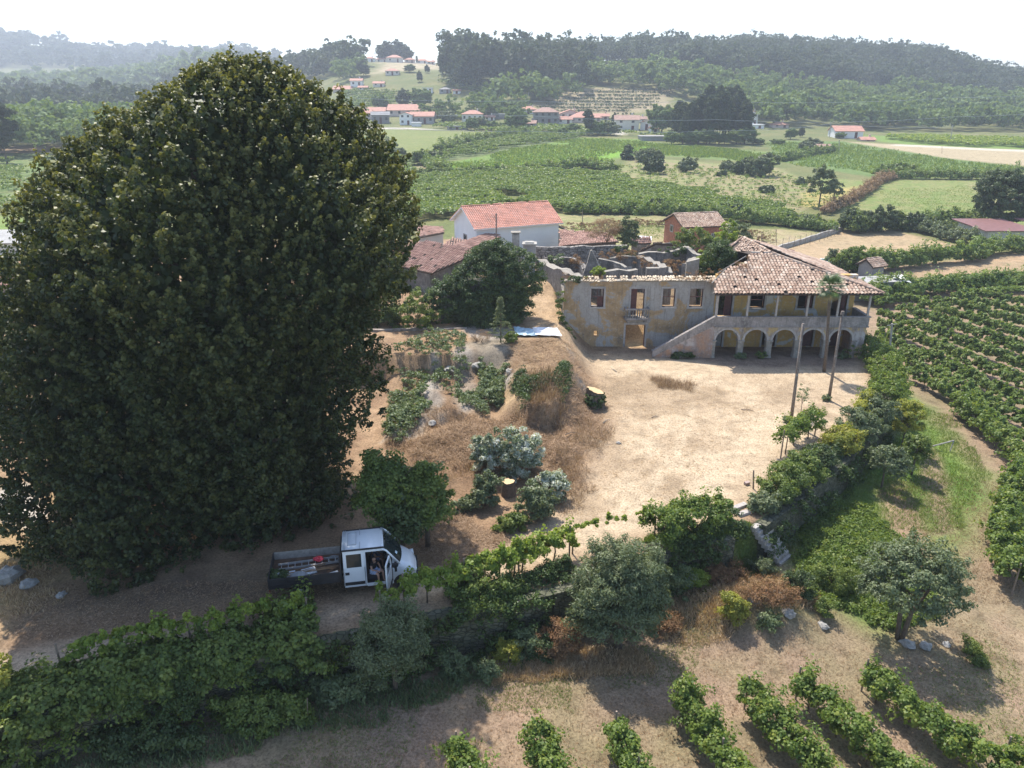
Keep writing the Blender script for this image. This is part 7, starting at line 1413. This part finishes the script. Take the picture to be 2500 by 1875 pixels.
for i, (u, v, n) in enumerate(((1420, 560, 9), (1480, 552, 7), (1545, 548, 9), (1600, 552, 8), (1830, 575, 7), (1870, 590, 6), (1640, 590, 4))):
    p = G(u, v); bush('dock_weeds', ['dry dock weeds furthest left in the dry field', 'dry dock weeds second from the left in the dry field', 'dry dock weeds in the middle of the dry field', 'dry dock weeds near the brick house roof', 'dry dock weeds right of the brick house', 'dry dock weeds near the wire fence', 'dry dock weeds close behind the brick house'][i], 'weeds', p, (n*.35, .8, .6), 'dry', 630+i, n=n*4, cr=.25, per=20, leaf=.12, asp=.3, stem=False)
# wire fence along the field wall and wooden posts
FP = [G(1740, 640), G(1830, 622), G(1900, 612), G(1960, 600), G(2010, 588), G(2045, 572)]
t = thing('wire_fence', 'thin wire fence with slender posts along the pale field wall', 'fence', FP[0]); o0 = Vector(FP[0])
for i in range(22):
    s = i/21*(len(FP)-1); k = min(int(s), len(FP)-2); p = Vector(FP[k]).lerp(Vector(FP[k+1]), s-k)-o0; MB().tube(p-Vector((0, 0, .2)), p+Vector((0, 0, 1.9)), .035, .03, 5).build('post', STAKE if i % 5 else CONC, t)
for z in (.6, 1.1, 1.6): mb = MB(); mb.path([Vector(p)-o0+Vector((0, 0, z)) for p in FP], [.012]*len(FP), 4); mb.build('wire', CONC, t)
for (u, v, vt, lab) in ((1422, 545, 515, 'old wooden post in the dry field behind the white house'), (1860, 600, 566, 'bare post with a wire arm beside the brick house'), (1895, 590, 560, 'bare post halfway along the dry field'), (2300, 375, 357, 'small post in the pale far field'), (2475, 350, 330, 'post at the far right vineyard strip')):
    post('field_post', lab, 'post', u, v, vt, .07)
UP_ = [('slender power pole between the village and the white villa', 2025, 336, 298, 2029), ('power pole leaning right of the white villa', 2319, 352, 306, 2326), ('short power pole by the maize', 2048, 372, 342, 2049), ('power pole in the hillside village', 1290, 252, 226, 1290)]
for lab, u, v, vt, ut in UP_: post('power_pole', lab, 'power pole', u, v, vt, .18, CONC, ut, 1)
def wire(label, pts, r=.045):
    P = [Vector(at_y(*p)) for p in pts]; n = 14; q = []
    for a, b in zip(P[:-1], P[1:]):
        sag = (b-a).length*.012; q += [a.lerp(b, i/n)-Vector((0, 0, sag*4*(i/n)*(1-i/n))) for i in range(n+(b is P[-1]))]
    mb = MB(); mb.path(q, [r]*len(q), 4); o = mb.build('power_line', plain('cable', (.45, .46, .48), .4)); tag(o, label, 'power line')
wire('upper power line crossing before the terraced hillside', [(700, 228, 300), (1290, 246, 300), (1700, 246, 320), (2329, 238, 340), (2600, 225, 350)]); wire('middle power line crossing before the village', [(800, 268, 290), (1290, 282, 280), (1750, 292, 290), (2327, 285, 340), (2600, 270, 340)]); wire('lowest power line crossing before the village roofs', [(860, 306, 270), (1290, 320, 270), (1760, 318, 280), (2027, 302, 330), (2326, 310, 340)])
canopy('vineyard', 'green vineyard beyond the farm buildings at the left edge', [(-200, 395), (110, 385), (70, 470), (20, 520), (-200, 530)], 611, 1500, 1.6, 'farvine', .26, .7, 10)
# ------------------------------------------------------------------ village, hills and woods
PINKR = plain('village_pink_roof', (.42, .21, .155), .85, 0, .18, .7); BROWNR = plain('village_brown_roof', (.30, .18, .14), .85, 0, .2, .7); GREYRF = plain('village_grey_roof', (.20, .20, .21), .8, 0, .2, .7); WHITER = plain('village_white_roof', (.62, .62, .62), .7, 0, .1)
VW = dict(w=WHITE, c=CREAM, g=GREYR, p=plain('village_pinkish_wall', (.55, .44, .38), .9, 0, .1), d=plain('bare_block_wall', (.20, .19, .185), .95, 0, .2, 2))
def vhouse(label, u, v, w_px, h_px, roof='hip', wall='w', rmat=PINKR, rz=0.0, dep=.8, rise=None, Y=None, wins=3, storeys=None, seed=1, cat='house', group=None, name='village_house'):
    """base centre at pixel u,v; facade width / wall height measured in photo pixels"""
    p = Vector(G(u, v)) if Y is None else Vector(at_ground(u, Y)); D = p.y*cT+(H-p.z)*sT; m = D/FPX; L = w_px*m*1.1; hw = h_px*m*1.02; W = L*dep; rise = L*.17 if rise is None else rise*m
    t = thing(name, label, cat, tuple(p), rz, group); wm = VW[wall]
    st = storeys or (2 if hw > 4.6 else 1); hs = []; rg = random.Random(seed)
    if wins:
        for s in range(st):
            for i in range(wins):
                ww = min(1.3, L/wins*.4); hh = min(1.3, hw/st*.42); x = -L/2+L*(i+.5)/wins; z = hw*s/st+hw/st*.42; door = (s == 0 and i == wins//2)
                hs.append((x-ww/2, x+ww/2, .05 if door else z, z+hh, door))
    mb = MB(); wall_holes(mb, -L/2, L/2, -2, hw, 0, .3, [h[:4] for h in hs]); mb.box((-L/2, .303, -2), (-L/2+.3, W, hw)); mb.box((L/2-.3, .303, -2), (L/2, W, hw)); mb.box((-L/2+.303, W-.3, -2), (L/2-.303, W, hw))
    if roof == 'gable_side':     # gable end facing the valley
        mb.add([(-L/2, 0, hw), (L/2, 0, hw), (0, 0, hw+rise), (-L/2, .3, hw), (L/2, .3, hw), (0, .3, hw+rise)], [(0, 1, 2), (5, 4, 3)])
    elif roof == 'gable':
        for x0 in (-L/2, L/2-.3): mb.add([(x0, 0, hw), (x0, W, hw), (x0, W/2, hw+rise), (x0+.3, 0, hw), (x0+.3, W, hw), (x0+.3, W/2, hw+rise)], [(0, 2, 1), (3, 4, 5)])
    mb.build('wall', wm, t)
    for a, b, z0, z1, door in hs:
        f = MB(); f.box((a, .12, z0), (b, .16, z1)); f.build('door' if door else 'window', REDWOOD if door else GLASS, t)
    o = .5; e = hw+.02; r = MB(); zr = hw+rise+.05
    if roof == 'hip':
        k = min(W/2, L/2); a, b = (-L/2+k*.9, W/2, zr), (L/2-k*.9, W/2, zr); c = [(-L/2-o, -o, e), (L/2+o, -o, e), (L/2+o, W+o, e), (-L/2-o, W+o, e)]
        r.slab([c[0], c[1], b, a], .2); r.slab([c[1], c[2], b], .2); r.slab([c[2], c[3], a, b], .2); r.slab([c[3], c[0], a], .2)
    elif roof == 'gable': r.slab([(-L/2-o, -o, e-.1), (L/2+o, -o, e-.1), (L/2+o, W/2, zr), (-L/2-o, W/2, zr)], .2); r.slab([(-L/2-o, W/2, zr), (L/2+o, W/2, zr), (L/2+o, W+o, e-.1), (-L/2-o, W+o, e-.1)], .2)
    elif roof == 'gable_side': r.slab([(-L/2-o, -o, e-.15), (0, -o, zr), (0, W+o, zr), (-L/2-o, W+o, e-.15)], .2); r.slab([(0, -o, zr), (L/2+o, -o, e-.15), (L/2+o, W+o, e-.15), (0, W+o, zr)], .2)
    else: r.box((-L/2-.3, -.3, hw+.003), (L/2+.3, W+.3, hw+.3))
    rf = r.build('roof', rmat, t)
    if rg.random() < .6 and roof != 'flat': MB().box((L*.2, W*.55, hw), (L*.2+.7, W*.55+.7, zr+.9)).build('chimney', wm, rf)
    return t
VH = [ # label, u, v base, w, h, roof, wall, roofmat, rz, wins
 ('long low village house with pink roof furthest left beyond the lime tree', 880, 292, 50, 14, 'gable', 'p', PINKR, .1, 4), ('low pink roofed house with white railings at the left of the village', 915, 284, 45, 12, 'gable', 'g', PINKR, 0, 3),
 ('grey block house with slate grey roof in the left village group', 930, 302, 38, 20, 'gable', 'd', GREYRF, .2, 3), ('wide house with two pink gables above the grey roofed house', 985, 284, 70, 14, 'gable', 'p', PINKR, 0, 4), ('white house with dark garage below in the left village group', 990, 305, 26, 24, 'gable_side', 'w', PINKR, -.1, 2),
 ('long grey house under a pink roof right of the white garage house', 1030, 303, 52, 18, 'gable', 'g', PINKR, 0, 4), ('small white annex in front of the long grey house', 1016, 309, 20, 8, 'flat', 'w', WHITER, 0, 0), ('cream house with hipped pink roof in the middle of the valley village', 1153, 298, 46, 18, 'hip', 'c', PINKR, 0, 4),
 ('white roofed open shed in the middle of the village', 1224, 290, 34, 10, 'flat', 'd', WHITER, 0, 2), ('low dark garage below the cream hipped house', 1116, 317, 44, 7, 'flat', 'g', GREYRF, 0, 3), ('cream bungalow with pink roof above the dark villa', 1290, 278, 38, 10, 'hip', 'c', PINKR, 0, 3),
 ('dark grey two storey villa with brown roof in the village centre', 1333, 303, 56, 27, 'hip', 'd', BROWNR, 0, 4), ('small brown roofed stone house left below the dark villa', 1288, 317, 34, 15, 'gable', 'g', BROWNR, -.15, 2), ('pink roofed house behind the dark villa to the right', 1392, 292, 46, 14, 'gable_side', 'p', PINKR, 0, 3),
 ('large low house with broad pink hipped roof right of the villa', 1430, 300, 70, 12, 'hip', 'p', PINKR, 0, 5), ('low pink roofed wing left of the broad hipped house', 1378, 302, 34, 10, 'gable', 'c', PINKR, 0, 2), ('cream two storey house with brown roof in the right of the village', 1530, 318, 52, 24, 'gable', 'c', BROWNR, -.08, 2),
 ('small white house with pink roof just right of the brown roofed house', 1578, 318, 28, 18, 'gable_side', 'w', BROWNR, -.2, 1), ('grey garden wall building in front of the dark grove', 1600, 344, 62, 9, 'flat', 'g', GREYR, 0, 0), ('white villa peeping out beside the dark grove', 1836, 306, 24, 28, 'gable_side', 'w', PINKR, .1, 2),
 ('open white terrace roof below the white villa', 1844, 314, 38, 8, 'flat', 'w', WHITER, 0, 2), ('pink hipped bungalow right of the white villa', 1906, 312, 34, 7, 'hip', 'p', PINKR, 0, 2), ('white farmhouse with pink roof alone at the field edge', 2072, 338, 60, 17, 'gable', 'w', PINKR, -.05, 2), ('small pink roofed outhouse beside the lone farmhouse', 2120, 345, 30, 4, 'gable', 'p', PINKR, 0, 1),
 ('tiny brown roofed kiosk at the corner of the maize', 2012, 367, 26, 9, 'gable', 'd', BROWNR, 0, 0), ('white house on the hillside with two storeys above the left group', 870, 212, 26, 14, 'gable', 'w', PINKR, 0, 2), ('cream pink roofed house on the hillside terraces', 924, 212, 24, 8, 'gable', 'c', PINKR, 0, 2), ('long low pink roof on the hillside at the edge of the lime tree', 836, 222, 42, 4, 'gable', 'p', PINKR, 0, 0),
 ('small white house stepping down below the two storey hillside house', 886, 222, 20, 8, 'gable', 'w', PINKR, 0, 2), ('cream house alone below the ridge field', 958, 184, 30, 10, 'hip', 'c', PINKR, .1, 3), ('white concrete house right on the hillside', 1044, 228, 22, 12, 'flat', 'w', WHITER, 0, 2), ('grey house on the hillside right of the white concrete house', 1086, 228, 24, 9, 'hip', 'g', GREYRF, 0, 2), ('tiny white cabin on the hillside near the wood', 1115, 229, 16, 7, 'gable', 'w', PINKR, 0, 1),
 ('little cream house between the cream hipped house and the white shed', 1195, 294, 22, 8, 'gable', 'c', PINKR, .1, 2), ('narrow grey house behind the long grey house', 1052, 290, 24, 10, 'gable_side', 'g', BROWNR, 0, 1), ('pale house with brown roof behind the brown roofed house', 1562, 300, 30, 9, 'gable', 'c', BROWNR, 0, 2), ('white garage at the right end of the village by the light green tree', 1600, 322, 20, 8, 'gable', 'w', PINKR, .2, 1), ('pink roofed cottage behind the broad hipped house', 1470, 292, 30, 8, 'gable', 'p', PINKR, -.1, 2), ('small barn above the left village group', 960, 274, 26, 7, 'gable', 'g', BROWNR, .2, 0), ('tiny white roofed lean-to by the village lane', 1480, 327, 22, 5, 'flat', 'g', WHITER, 0, 0), ('pale long house just right of the left pink gables', 1070, 284, 34, 9, 'hip', 'c', PINKR, 0, 3),
 ('low pink roof among the hillside trees', 1195, 232, 22, 4, 'gable', 'c', PINKR, 0, 0)]
for i, (lab, u, v, w_, h_, rf, wl, rm, rz, wn) in enumerate(VH): vhouse(lab, u, v, w_, h_, rf, wl, rm, rz, wins=wn, seed=700+i)
for i, (u, w_, h_, lab, wl, rf) in enumerate([(880, 20, 12, 'leftmost pale house on the skyline ridge', 'w', 'gable_side'), (902, 22, 9, 'second pale house on the skyline ridge', 'w', 'hip'), (932, 26, 9, 'cream house near the middle of the skyline row', 'c', 'hip'), (962, 34, 11, 'largest pink roofed house on the skyline ridge', 'c', 'hip'), (1000, 22, 8, 'small house right of the largest skyline house', 'p', 'hip'), (1030, 26, 7, 'low pale house at the right end of the skyline', 'w', 'hip'), (1052, 16, 6, 'last little house on the skyline ridge', 'c', 'gable')]):
    vhouse(lab, u, 0, w_, h_, rf, wl, PINKR, 0, Y=690+10*(i % 3), wins=2, seed=760+i)
# trees among the houses: shared crowns, each tree its own thing
def crown_proto(seed, rad, n, cr, per, leaf, zc, mat, **k):
    V, r = crown_arr(seed, rad, n, cr, per, leaf, **k); V[..., 2] += zc; o = quads_obj('crown', V, LM[mat], None, r); me = o.data; bpy.data.objects.remove(o); return me
TP = {'g': crown_proto(801, (4, 4, 4), 90, 1.0, 34, .42, 4.2, 'wood', bot=-.8), 'd': crown_proto(802, (3.6, 3.6, 4.6), 80, 1.0, 34, .42, 4.8, 'pine', bot=-.8), 't': crown_proto(803, (3.2, 3.2, 8), 120, 1.1, 32, .42, 9.5, 'pine', bot=-.9, lump=.4), 'c': crown_proto(804, (1.4, 1.4, 4.5), 50, .6, 30, .34, 4.6, 'pine', bot=-.9), 'o': crown_proto(805, (3.5, 3.5, 3), 80, .9, 34, .38, 3.1, 'olive', bot=-.8)}
mb = MB(); mb.path([(0, 0, -.5), (.05, 0, 2.5), (0, .1, 6)], [.25, .2, .1], 7); _to = mb.build('trunk', BARK, None, True); TRME = _to.data; bpy.data.objects.remove(_to)
def far_tree(kind, u, v, hpx, label, group, wf=1.0, Y=None, name='tree'):
    p = Vector(G(u, v)) if Y is None else Vector(at_ground(u, Y)); D = p.y*cT+(H-p.z)*sT; m = D/FPX; base = {'g': 8.2, 'd': 9.4, 't': 17.5, 'c': 9.1, 'o': 6.1}[kind]; s = hpx*m/base
    t = thing(name, label, 'tree', tuple(p), random.uniform(0, 6.28), group); t.scale = (s*wf, s*wf, s)
    for nm, me in (('crown', TP[kind]), ('trunk', TRME)):
        o = bpy.data.objects.new(nm, me); COL.objects.link(o); o.parent = t
    return t
for (k, u, v, h, lab, wf) in [('g', 1262, 318, 52, 'big round tree left of the dark villa', 1.1), ('t', 1434, 330, 62, 'tall dark conifer in the village gardens', 1.0), ('g', 1150, 318, 30, 'tree in front of the cream hipped house', 1), ('o', 1172, 316, 26, 'pale tree right before the cream hipped house', 1), ('g', 1200, 318, 22, 'leafy garden tree before the white roofed shed', 1.3), ('g', 1400, 326, 24, 'dark garden hedge tree below the villa', 1.6), ('g', 1460, 330, 34, 'leafy tree right of the tall dark conifer', 1.1), ('o', 1490, 330, 30, 'lighter tree left of the brown roofed house', 1.1), ('d', 1500, 312, 30, 'slim dark tree by the brown roofed house', .7), ('g', 1375, 330, 18, 'low tree over the village lane', 1.4),
        ('g', 1615, 325, 66, 'light green tree at the left edge of the dark grove', 1.0), ('d', 1640, 318, 40, 'dark tree between light tree and grove', 1), ('o', 1100, 300, 26, 'grey green orchard tree in the village', 1.2), ('o', 1085, 296, 22, 'small orchard tree left in the village', 1.3), ('g', 1030, 262, 44, 'big round tree on the hillside above the village', 1.3), ('d', 985, 262, 36, 'dark round tree on the hillside above the village', 1.2), ('g', 925, 266, 34, 'round tree at the left of the hillside terraces', 1.1), ('d', 888, 186, 30, 'dark lone tree below the skyline houses', 1.2), ('g', 1015, 290, 20, 'small dark tree by the two pink gables', 1.1), ('c', 945, 274, 30, 'narrow brown green tree above the grey roofed house', 1.2), ('d', 1025, 200, 22, 'narrow tree below the skyline field', .8),
        ('d', 1043, 178, 16, 'small dark tree in the ridge terraces', 1), ('g', 1000, 176, 18, 'garden trees below the ridge field', 1.6), ('o', 1190, 288, 22, 'orchard tree before the white roofed shed', 1.3), ('g', 850, 180, 20, 'tree at the lime tree edge on the hillside', 1.4), ('g', 1230, 318, 18, 'low shrub tree left of the big round tree', 1.5), ('g', 1440, 316, 20, 'garden tree before the broad hipped house', 1.2), ('g', 1930, 340, 26, 'garden tree below the white villa', 1.2), ('d', 1955, 335, 20, 'dark small tree beside the villa terraces', 1), ('o', 1985, 362, 22, 'pale tree behind the kiosk', 1.5), ('o', 1965, 366, 18, 'shrub tree left of the kiosk', 1.4), ('g', 1895, 308, 18, 'palm like garden tree beside the bungalow', 1), ('g', 2050, 338, 14, 'shrub before the lone farmhouse', 1.8), ('g', 1850, 352, 14, 'bush on the terraces under the villa', 2.5), ('g', 1900, 352, 12, 'bush line on the terraces under the villa', 3.0)]:
    far_tree(k, u, v, h, lab, 'trees of the valley village', wf)
# dark eucalyptus grove right of the village
gr = random.Random(77)
ORD = 'first second third fourth fifth sixth seventh eighth ninth tenth eleventh twelfth thirteenth fourteenth fifteenth sixteenth seventeenth eighteenth nineteenth twentieth twenty-first twenty-second twenty-third twenty-fourth twenty-fifth twenty-sixth'.split()
for i in range(26):
    u = 1650+i*6.7+gr.uniform(-3, 3); far_tree('t', u, gr.uniform(335, 352), (112+gr.uniform(-42, 20))*(1-.10*abs((u-1740)/95)**2), ORD[i]+' tall dark eucalyptus from the left in the grove beyond the fields', 'eucalyptus grove right of the village', gr.uniform(.65, 1.0), name='eucalyptus')
for i in range(9): far_tree('g', 1640+i*22+gr.uniform(-5, 5), 352, 34+gr.uniform(-8, 10), ORD[i]+' leafy tree from the left at the foot of the dark grove', 'trees fringing the grove', 1.3)
# skyline clumps and left side trees
for (k, u, Y, h, lab, wf) in [('d', 945, 720, 40, 'big dark pine clump on the skyline behind the houses', 1.6), ('d', 970, 725, 42, 'dark pine on the skyline beside the big clump', 1.5), ('d', 990, 720, 34, 'rounded pine right in the skyline clump', 1.4), ('d', 560, 700, 60, 'tall skyline pines peeping over the lime tree', 1.5), ('d', 600, 705, 64, 'rounded skyline pine over the lime tree crown', 1.6), ('d', 645, 700, 56, 'right skyline pine over the lime tree crown', 1.2), ('c', 1018, 700, 20, 'single palm like tree on the skyline', .8),
        ('t', 18, 240, 150, 'tall umbrella pine at the left edge of the picture', 1.1), ('t', -20, 235, 160, 'second tall pine cut by the left edge', 1.2)]:
    far_tree(k, u, 0, h, lab, 'skyline and valley trees', wf, Y=Y, name='pine')
# ---- woods: too many to count, each wood one object
def wood(name, label, poly, spacing, hmin, hmax, mats, seed, cards=70, leaf=1.0, kinds=('r',), jitter=.45, wid=1.0):
    """poly in (u,Y): image column and distance"""
    pts = np.array([[(u-1250)/FPX/1.08*Y, Y] for u, Y in poly]); rg = np.random.default_rng(seed); area = 0.5*abs(np.dot(pts[:, 0], np.roll(pts[:, 1], 1))-np.dot(pts[:, 1], np.roll(pts[:, 0], 1))); n = int(area/spacing**2)
    x, y, _ = scatter(pts, max(n, 5), seed); n = len(x); z = height(x, y)
    protos = []
    for q in range(7):
        tall = kinds[q % len(kinds)] == 't'; rad = (.27, .27, .42) if tall else (.44, .44, .38); cards = int(cards*1.25) if q == 0 else cards; r2 = np.random.default_rng(seed*10+q); C = blob_centres(r2, max(9, cards//6), rad, .55, -.7, .45); C[:, 2] += .56 if tall else .55
        P_c, Nn, ix = clumps(r2, C, r2.uniform(.7, 1.3, len(C))*(.12 if tall else .15), 9, .8); protos.append((P_c, Nn))
    Vs = []; R = []; hh = (hmin+(hmax-hmin)*rg.uniform(0, 1, n)**1.3*1.15)*(1+.25*fbm(x, y, 35, seed)); pk_ = rg.integers(0, 7, n); ct = rg.uniform(0, 1, n)*.6+.2*(1+fbm(x, y, 50, seed+2))
    for q in range(7):
        m = np.where(pk_ == q)[0]; P0, N0 = protos[q]; a = rg.uniform(0, 6.28, len(m)); c, s = np.cos(a)[:, None], np.sin(a)[:, None]; h_ = hh[m][:, None]; wd = h_*rg.uniform(.75, 1.15, len(m))[:, None]*wid
        X = (P0[:, 0]*c-P0[:, 1]*s)*wd+x[m][:, None]; Yy = (P0[:, 0]*s+P0[:, 1]*c)*wd+y[m][:, None]; Z = P0[:, 2]*h_+z[m][:, None]; NX = N0[:, 0]*c-N0[:, 1]*s; NY = N0[:, 0]*s+N0[:, 1]*c
        P1 = np.stack([X, Yy, Z], -1).reshape(-1, 3); N1 = np.stack([NX, NY, np.broadcast_to(N0[:, 2], NX.shape)], -1).reshape(-1, 3); lf = leaf*1.0*rg.uniform(.6, 1.35, len(P1))*np.repeat(hh[m]/((hmin+hmax)/2), P0.shape[0])
        Vs.append(leaf_quads(P1, N1, lf, rg, .8)); R.append(np.clip(np.repeat(ct[m], P0.shape[0])*.6+rg.uniform(0, .4, len(P1)), 0, 1))
    return tag(quads_obj(name, np.concatenate(Vs), LM[mats], None, np.concatenate(R)), label, 'wood', None, 'stuff')
wood('wood', 'dark pine and eucalyptus wood covering the right hand hill', [(1380, 620), (1480, 570), (1640, 560), (1760, 540), (1900, 545), (2050, 560), (2250, 580), (2500, 600), (2750, 600), (2750, 820), (2500, 840), (2200, 860), (1900, 860), (1600, 830), (1400, 760), (1250, 720)], 7.6, 11, 19, 'pine', 901, 108, .95, ('r', 't', 'r'))
wood('wood', 'lighter broadleaf wood along the foot of the right hand hill', [(1380, 520), (1480, 490), (1640, 480), (1800, 420), (1900, 405), (2050, 412), (2250, 405), (2450, 402), (2750, 400), (2750, 610), (2450, 600), (2200, 585), (1960, 565), (1760, 545), (1620, 560), (1470, 570), (1380, 620)], 7.4, 8, 14, 'wood', 902, 77, .95)
wood('wood', 'tall eucalyptus wood on the knoll behind the brown terraces', [(1078, 500), (1200, 485), (1420, 490), (1450, 540), (1400, 620), (1240, 640), (1090, 600)], 6.0, 18, 26, 'pine', 903, 90, 1.15, ('t',), wid=.75)
wood('wood', 'broadleaf thicket running down left of the brown terraces', [(1140, 425), (1250, 425), (1300, 440), (1390, 470), (1400, 490), (1280, 480), (1200, 465)], 6.5, 8, 14, 'wood', 904, 77, .9)
wood('wood', 'dark hedge wood below the hillside terraces', [(1030, 405), (1180, 402), (1290, 405), (1290, 425), (1130, 430), (1020, 425)], 6.5, 5, 9, 'wood', 905, 63, .8)
wood('wood', 'hazy ridge wood behind the lime tree', [(500, 640), (700, 640), (870, 600), (850, 760), (700, 800), (450, 860), (350, 860), (380, 700)], 8.5, 12, 19, 'pine', 906, 56, 1.3, ('t', 'r'))
wood('wood', 'near broadleaf wood at the left of the valley', [(-250, 255), (0, 255), (210, 262), (420, 280), (420, 340), (100, 350), (-250, 350)], 6.2, 11, 16, 'wood', 907, 90, .8)
wood('wood', 'middle woods in the haze on the left', [(-300, 420), (200, 450), (480, 440), (520, 620), (300, 700), (-300, 680)], 10, 12, 20, 'pine', 908, 56, 1.5, ('t', 'r'))
wood('wood', 'far wooded hill in thick haze at the left', [(-400, 1450), (100, 1450), (560, 1400), (700, 1650), (600, 1960), (-400, 1960)], 23, 20, 34, 'pine', 909, 42, 3.4)
wood('wood', 'far woods in the haze between the hills', [(-300, 800), (200, 800), (560, 880), (520, 1250), (-300, 1250)], 17, 14, 26, 'wood', 910, 42, 2.5)
wood('wood', 'woods on the slope behind the ridge houses', [(820, 560), (870, 560), (890, 640), (840, 650)], 7, 9, 14, 'wood', 911, 60, 1.0)
hedge_rows = [(640, 1080), ]
canopy('terraces', 'green vine terraces on the hillside under the eucalyptus wood', [(1060, 200), (1280, 205), (1260, 222), (1180, 235), (1080, 212)], 650, 700, 1.8, 'farvine', .6, 1.2, 8, rows=(0.05, 9)); canopy('terraces', 'vine terraces on the lower hillside left of the village', [(830, 228), (980, 225), (960, 262), (850, 270)], 651, 700, 1.8, 'farvine', .6, 1.2, 8, rows=(0.1, 8)); canopy('terraces', 'green vines behind the middle of the village', [(1040, 282), (1160, 276), (1230, 272), (1240, 284), (1100, 296)], 652, 500, 1.8, 'bright', .5, 1.2, 8)
canopy('terraces', 'sparse vine lines on the brown terraced field', [(1300, 270), (1400, 222), (1635, 216), (1630, 262), (1400, 284)], 653, 1300, .8, 'dark', .4, .5, 6, rows=(0.02, 9)); canopy('garden_scrub', 'garden scrub and hedges between the village houses', [(1060, 305), (1240, 306), (1500, 322), (1640, 340), (1500, 334), (1300, 325), (1060, 320)], 654, 420, 1.8, 'farvine', .5, 1.4, 9)
# ------------------------------------------------------------------ haze: one closed box of thin even air round everything
t = bpy.data.materials.new('haze'); t.use_nodes = True; t.node_tree.nodes.clear(); pv = t.node_tree.nodes.new('ShaderNodeVolumePrincipled'); ou = t.node_tree.nodes.new('ShaderNodeOutputMaterial')
pv.inputs['Color'].default_value = (.80, .88, 1.0, 1); pv.inputs['Density'].default_value = .00038; pv.inputs['Anisotropy'].default_value = .25; t.node_tree.links.new(pv.outputs[0], ou.inputs['Volume'])
hzb = MB().box((-3900, -40, -60), (3400, 3300, 290)).build('haze', t); tag(hzb, 'thin bright haze over the valley', 'haze', None, 'stuff')
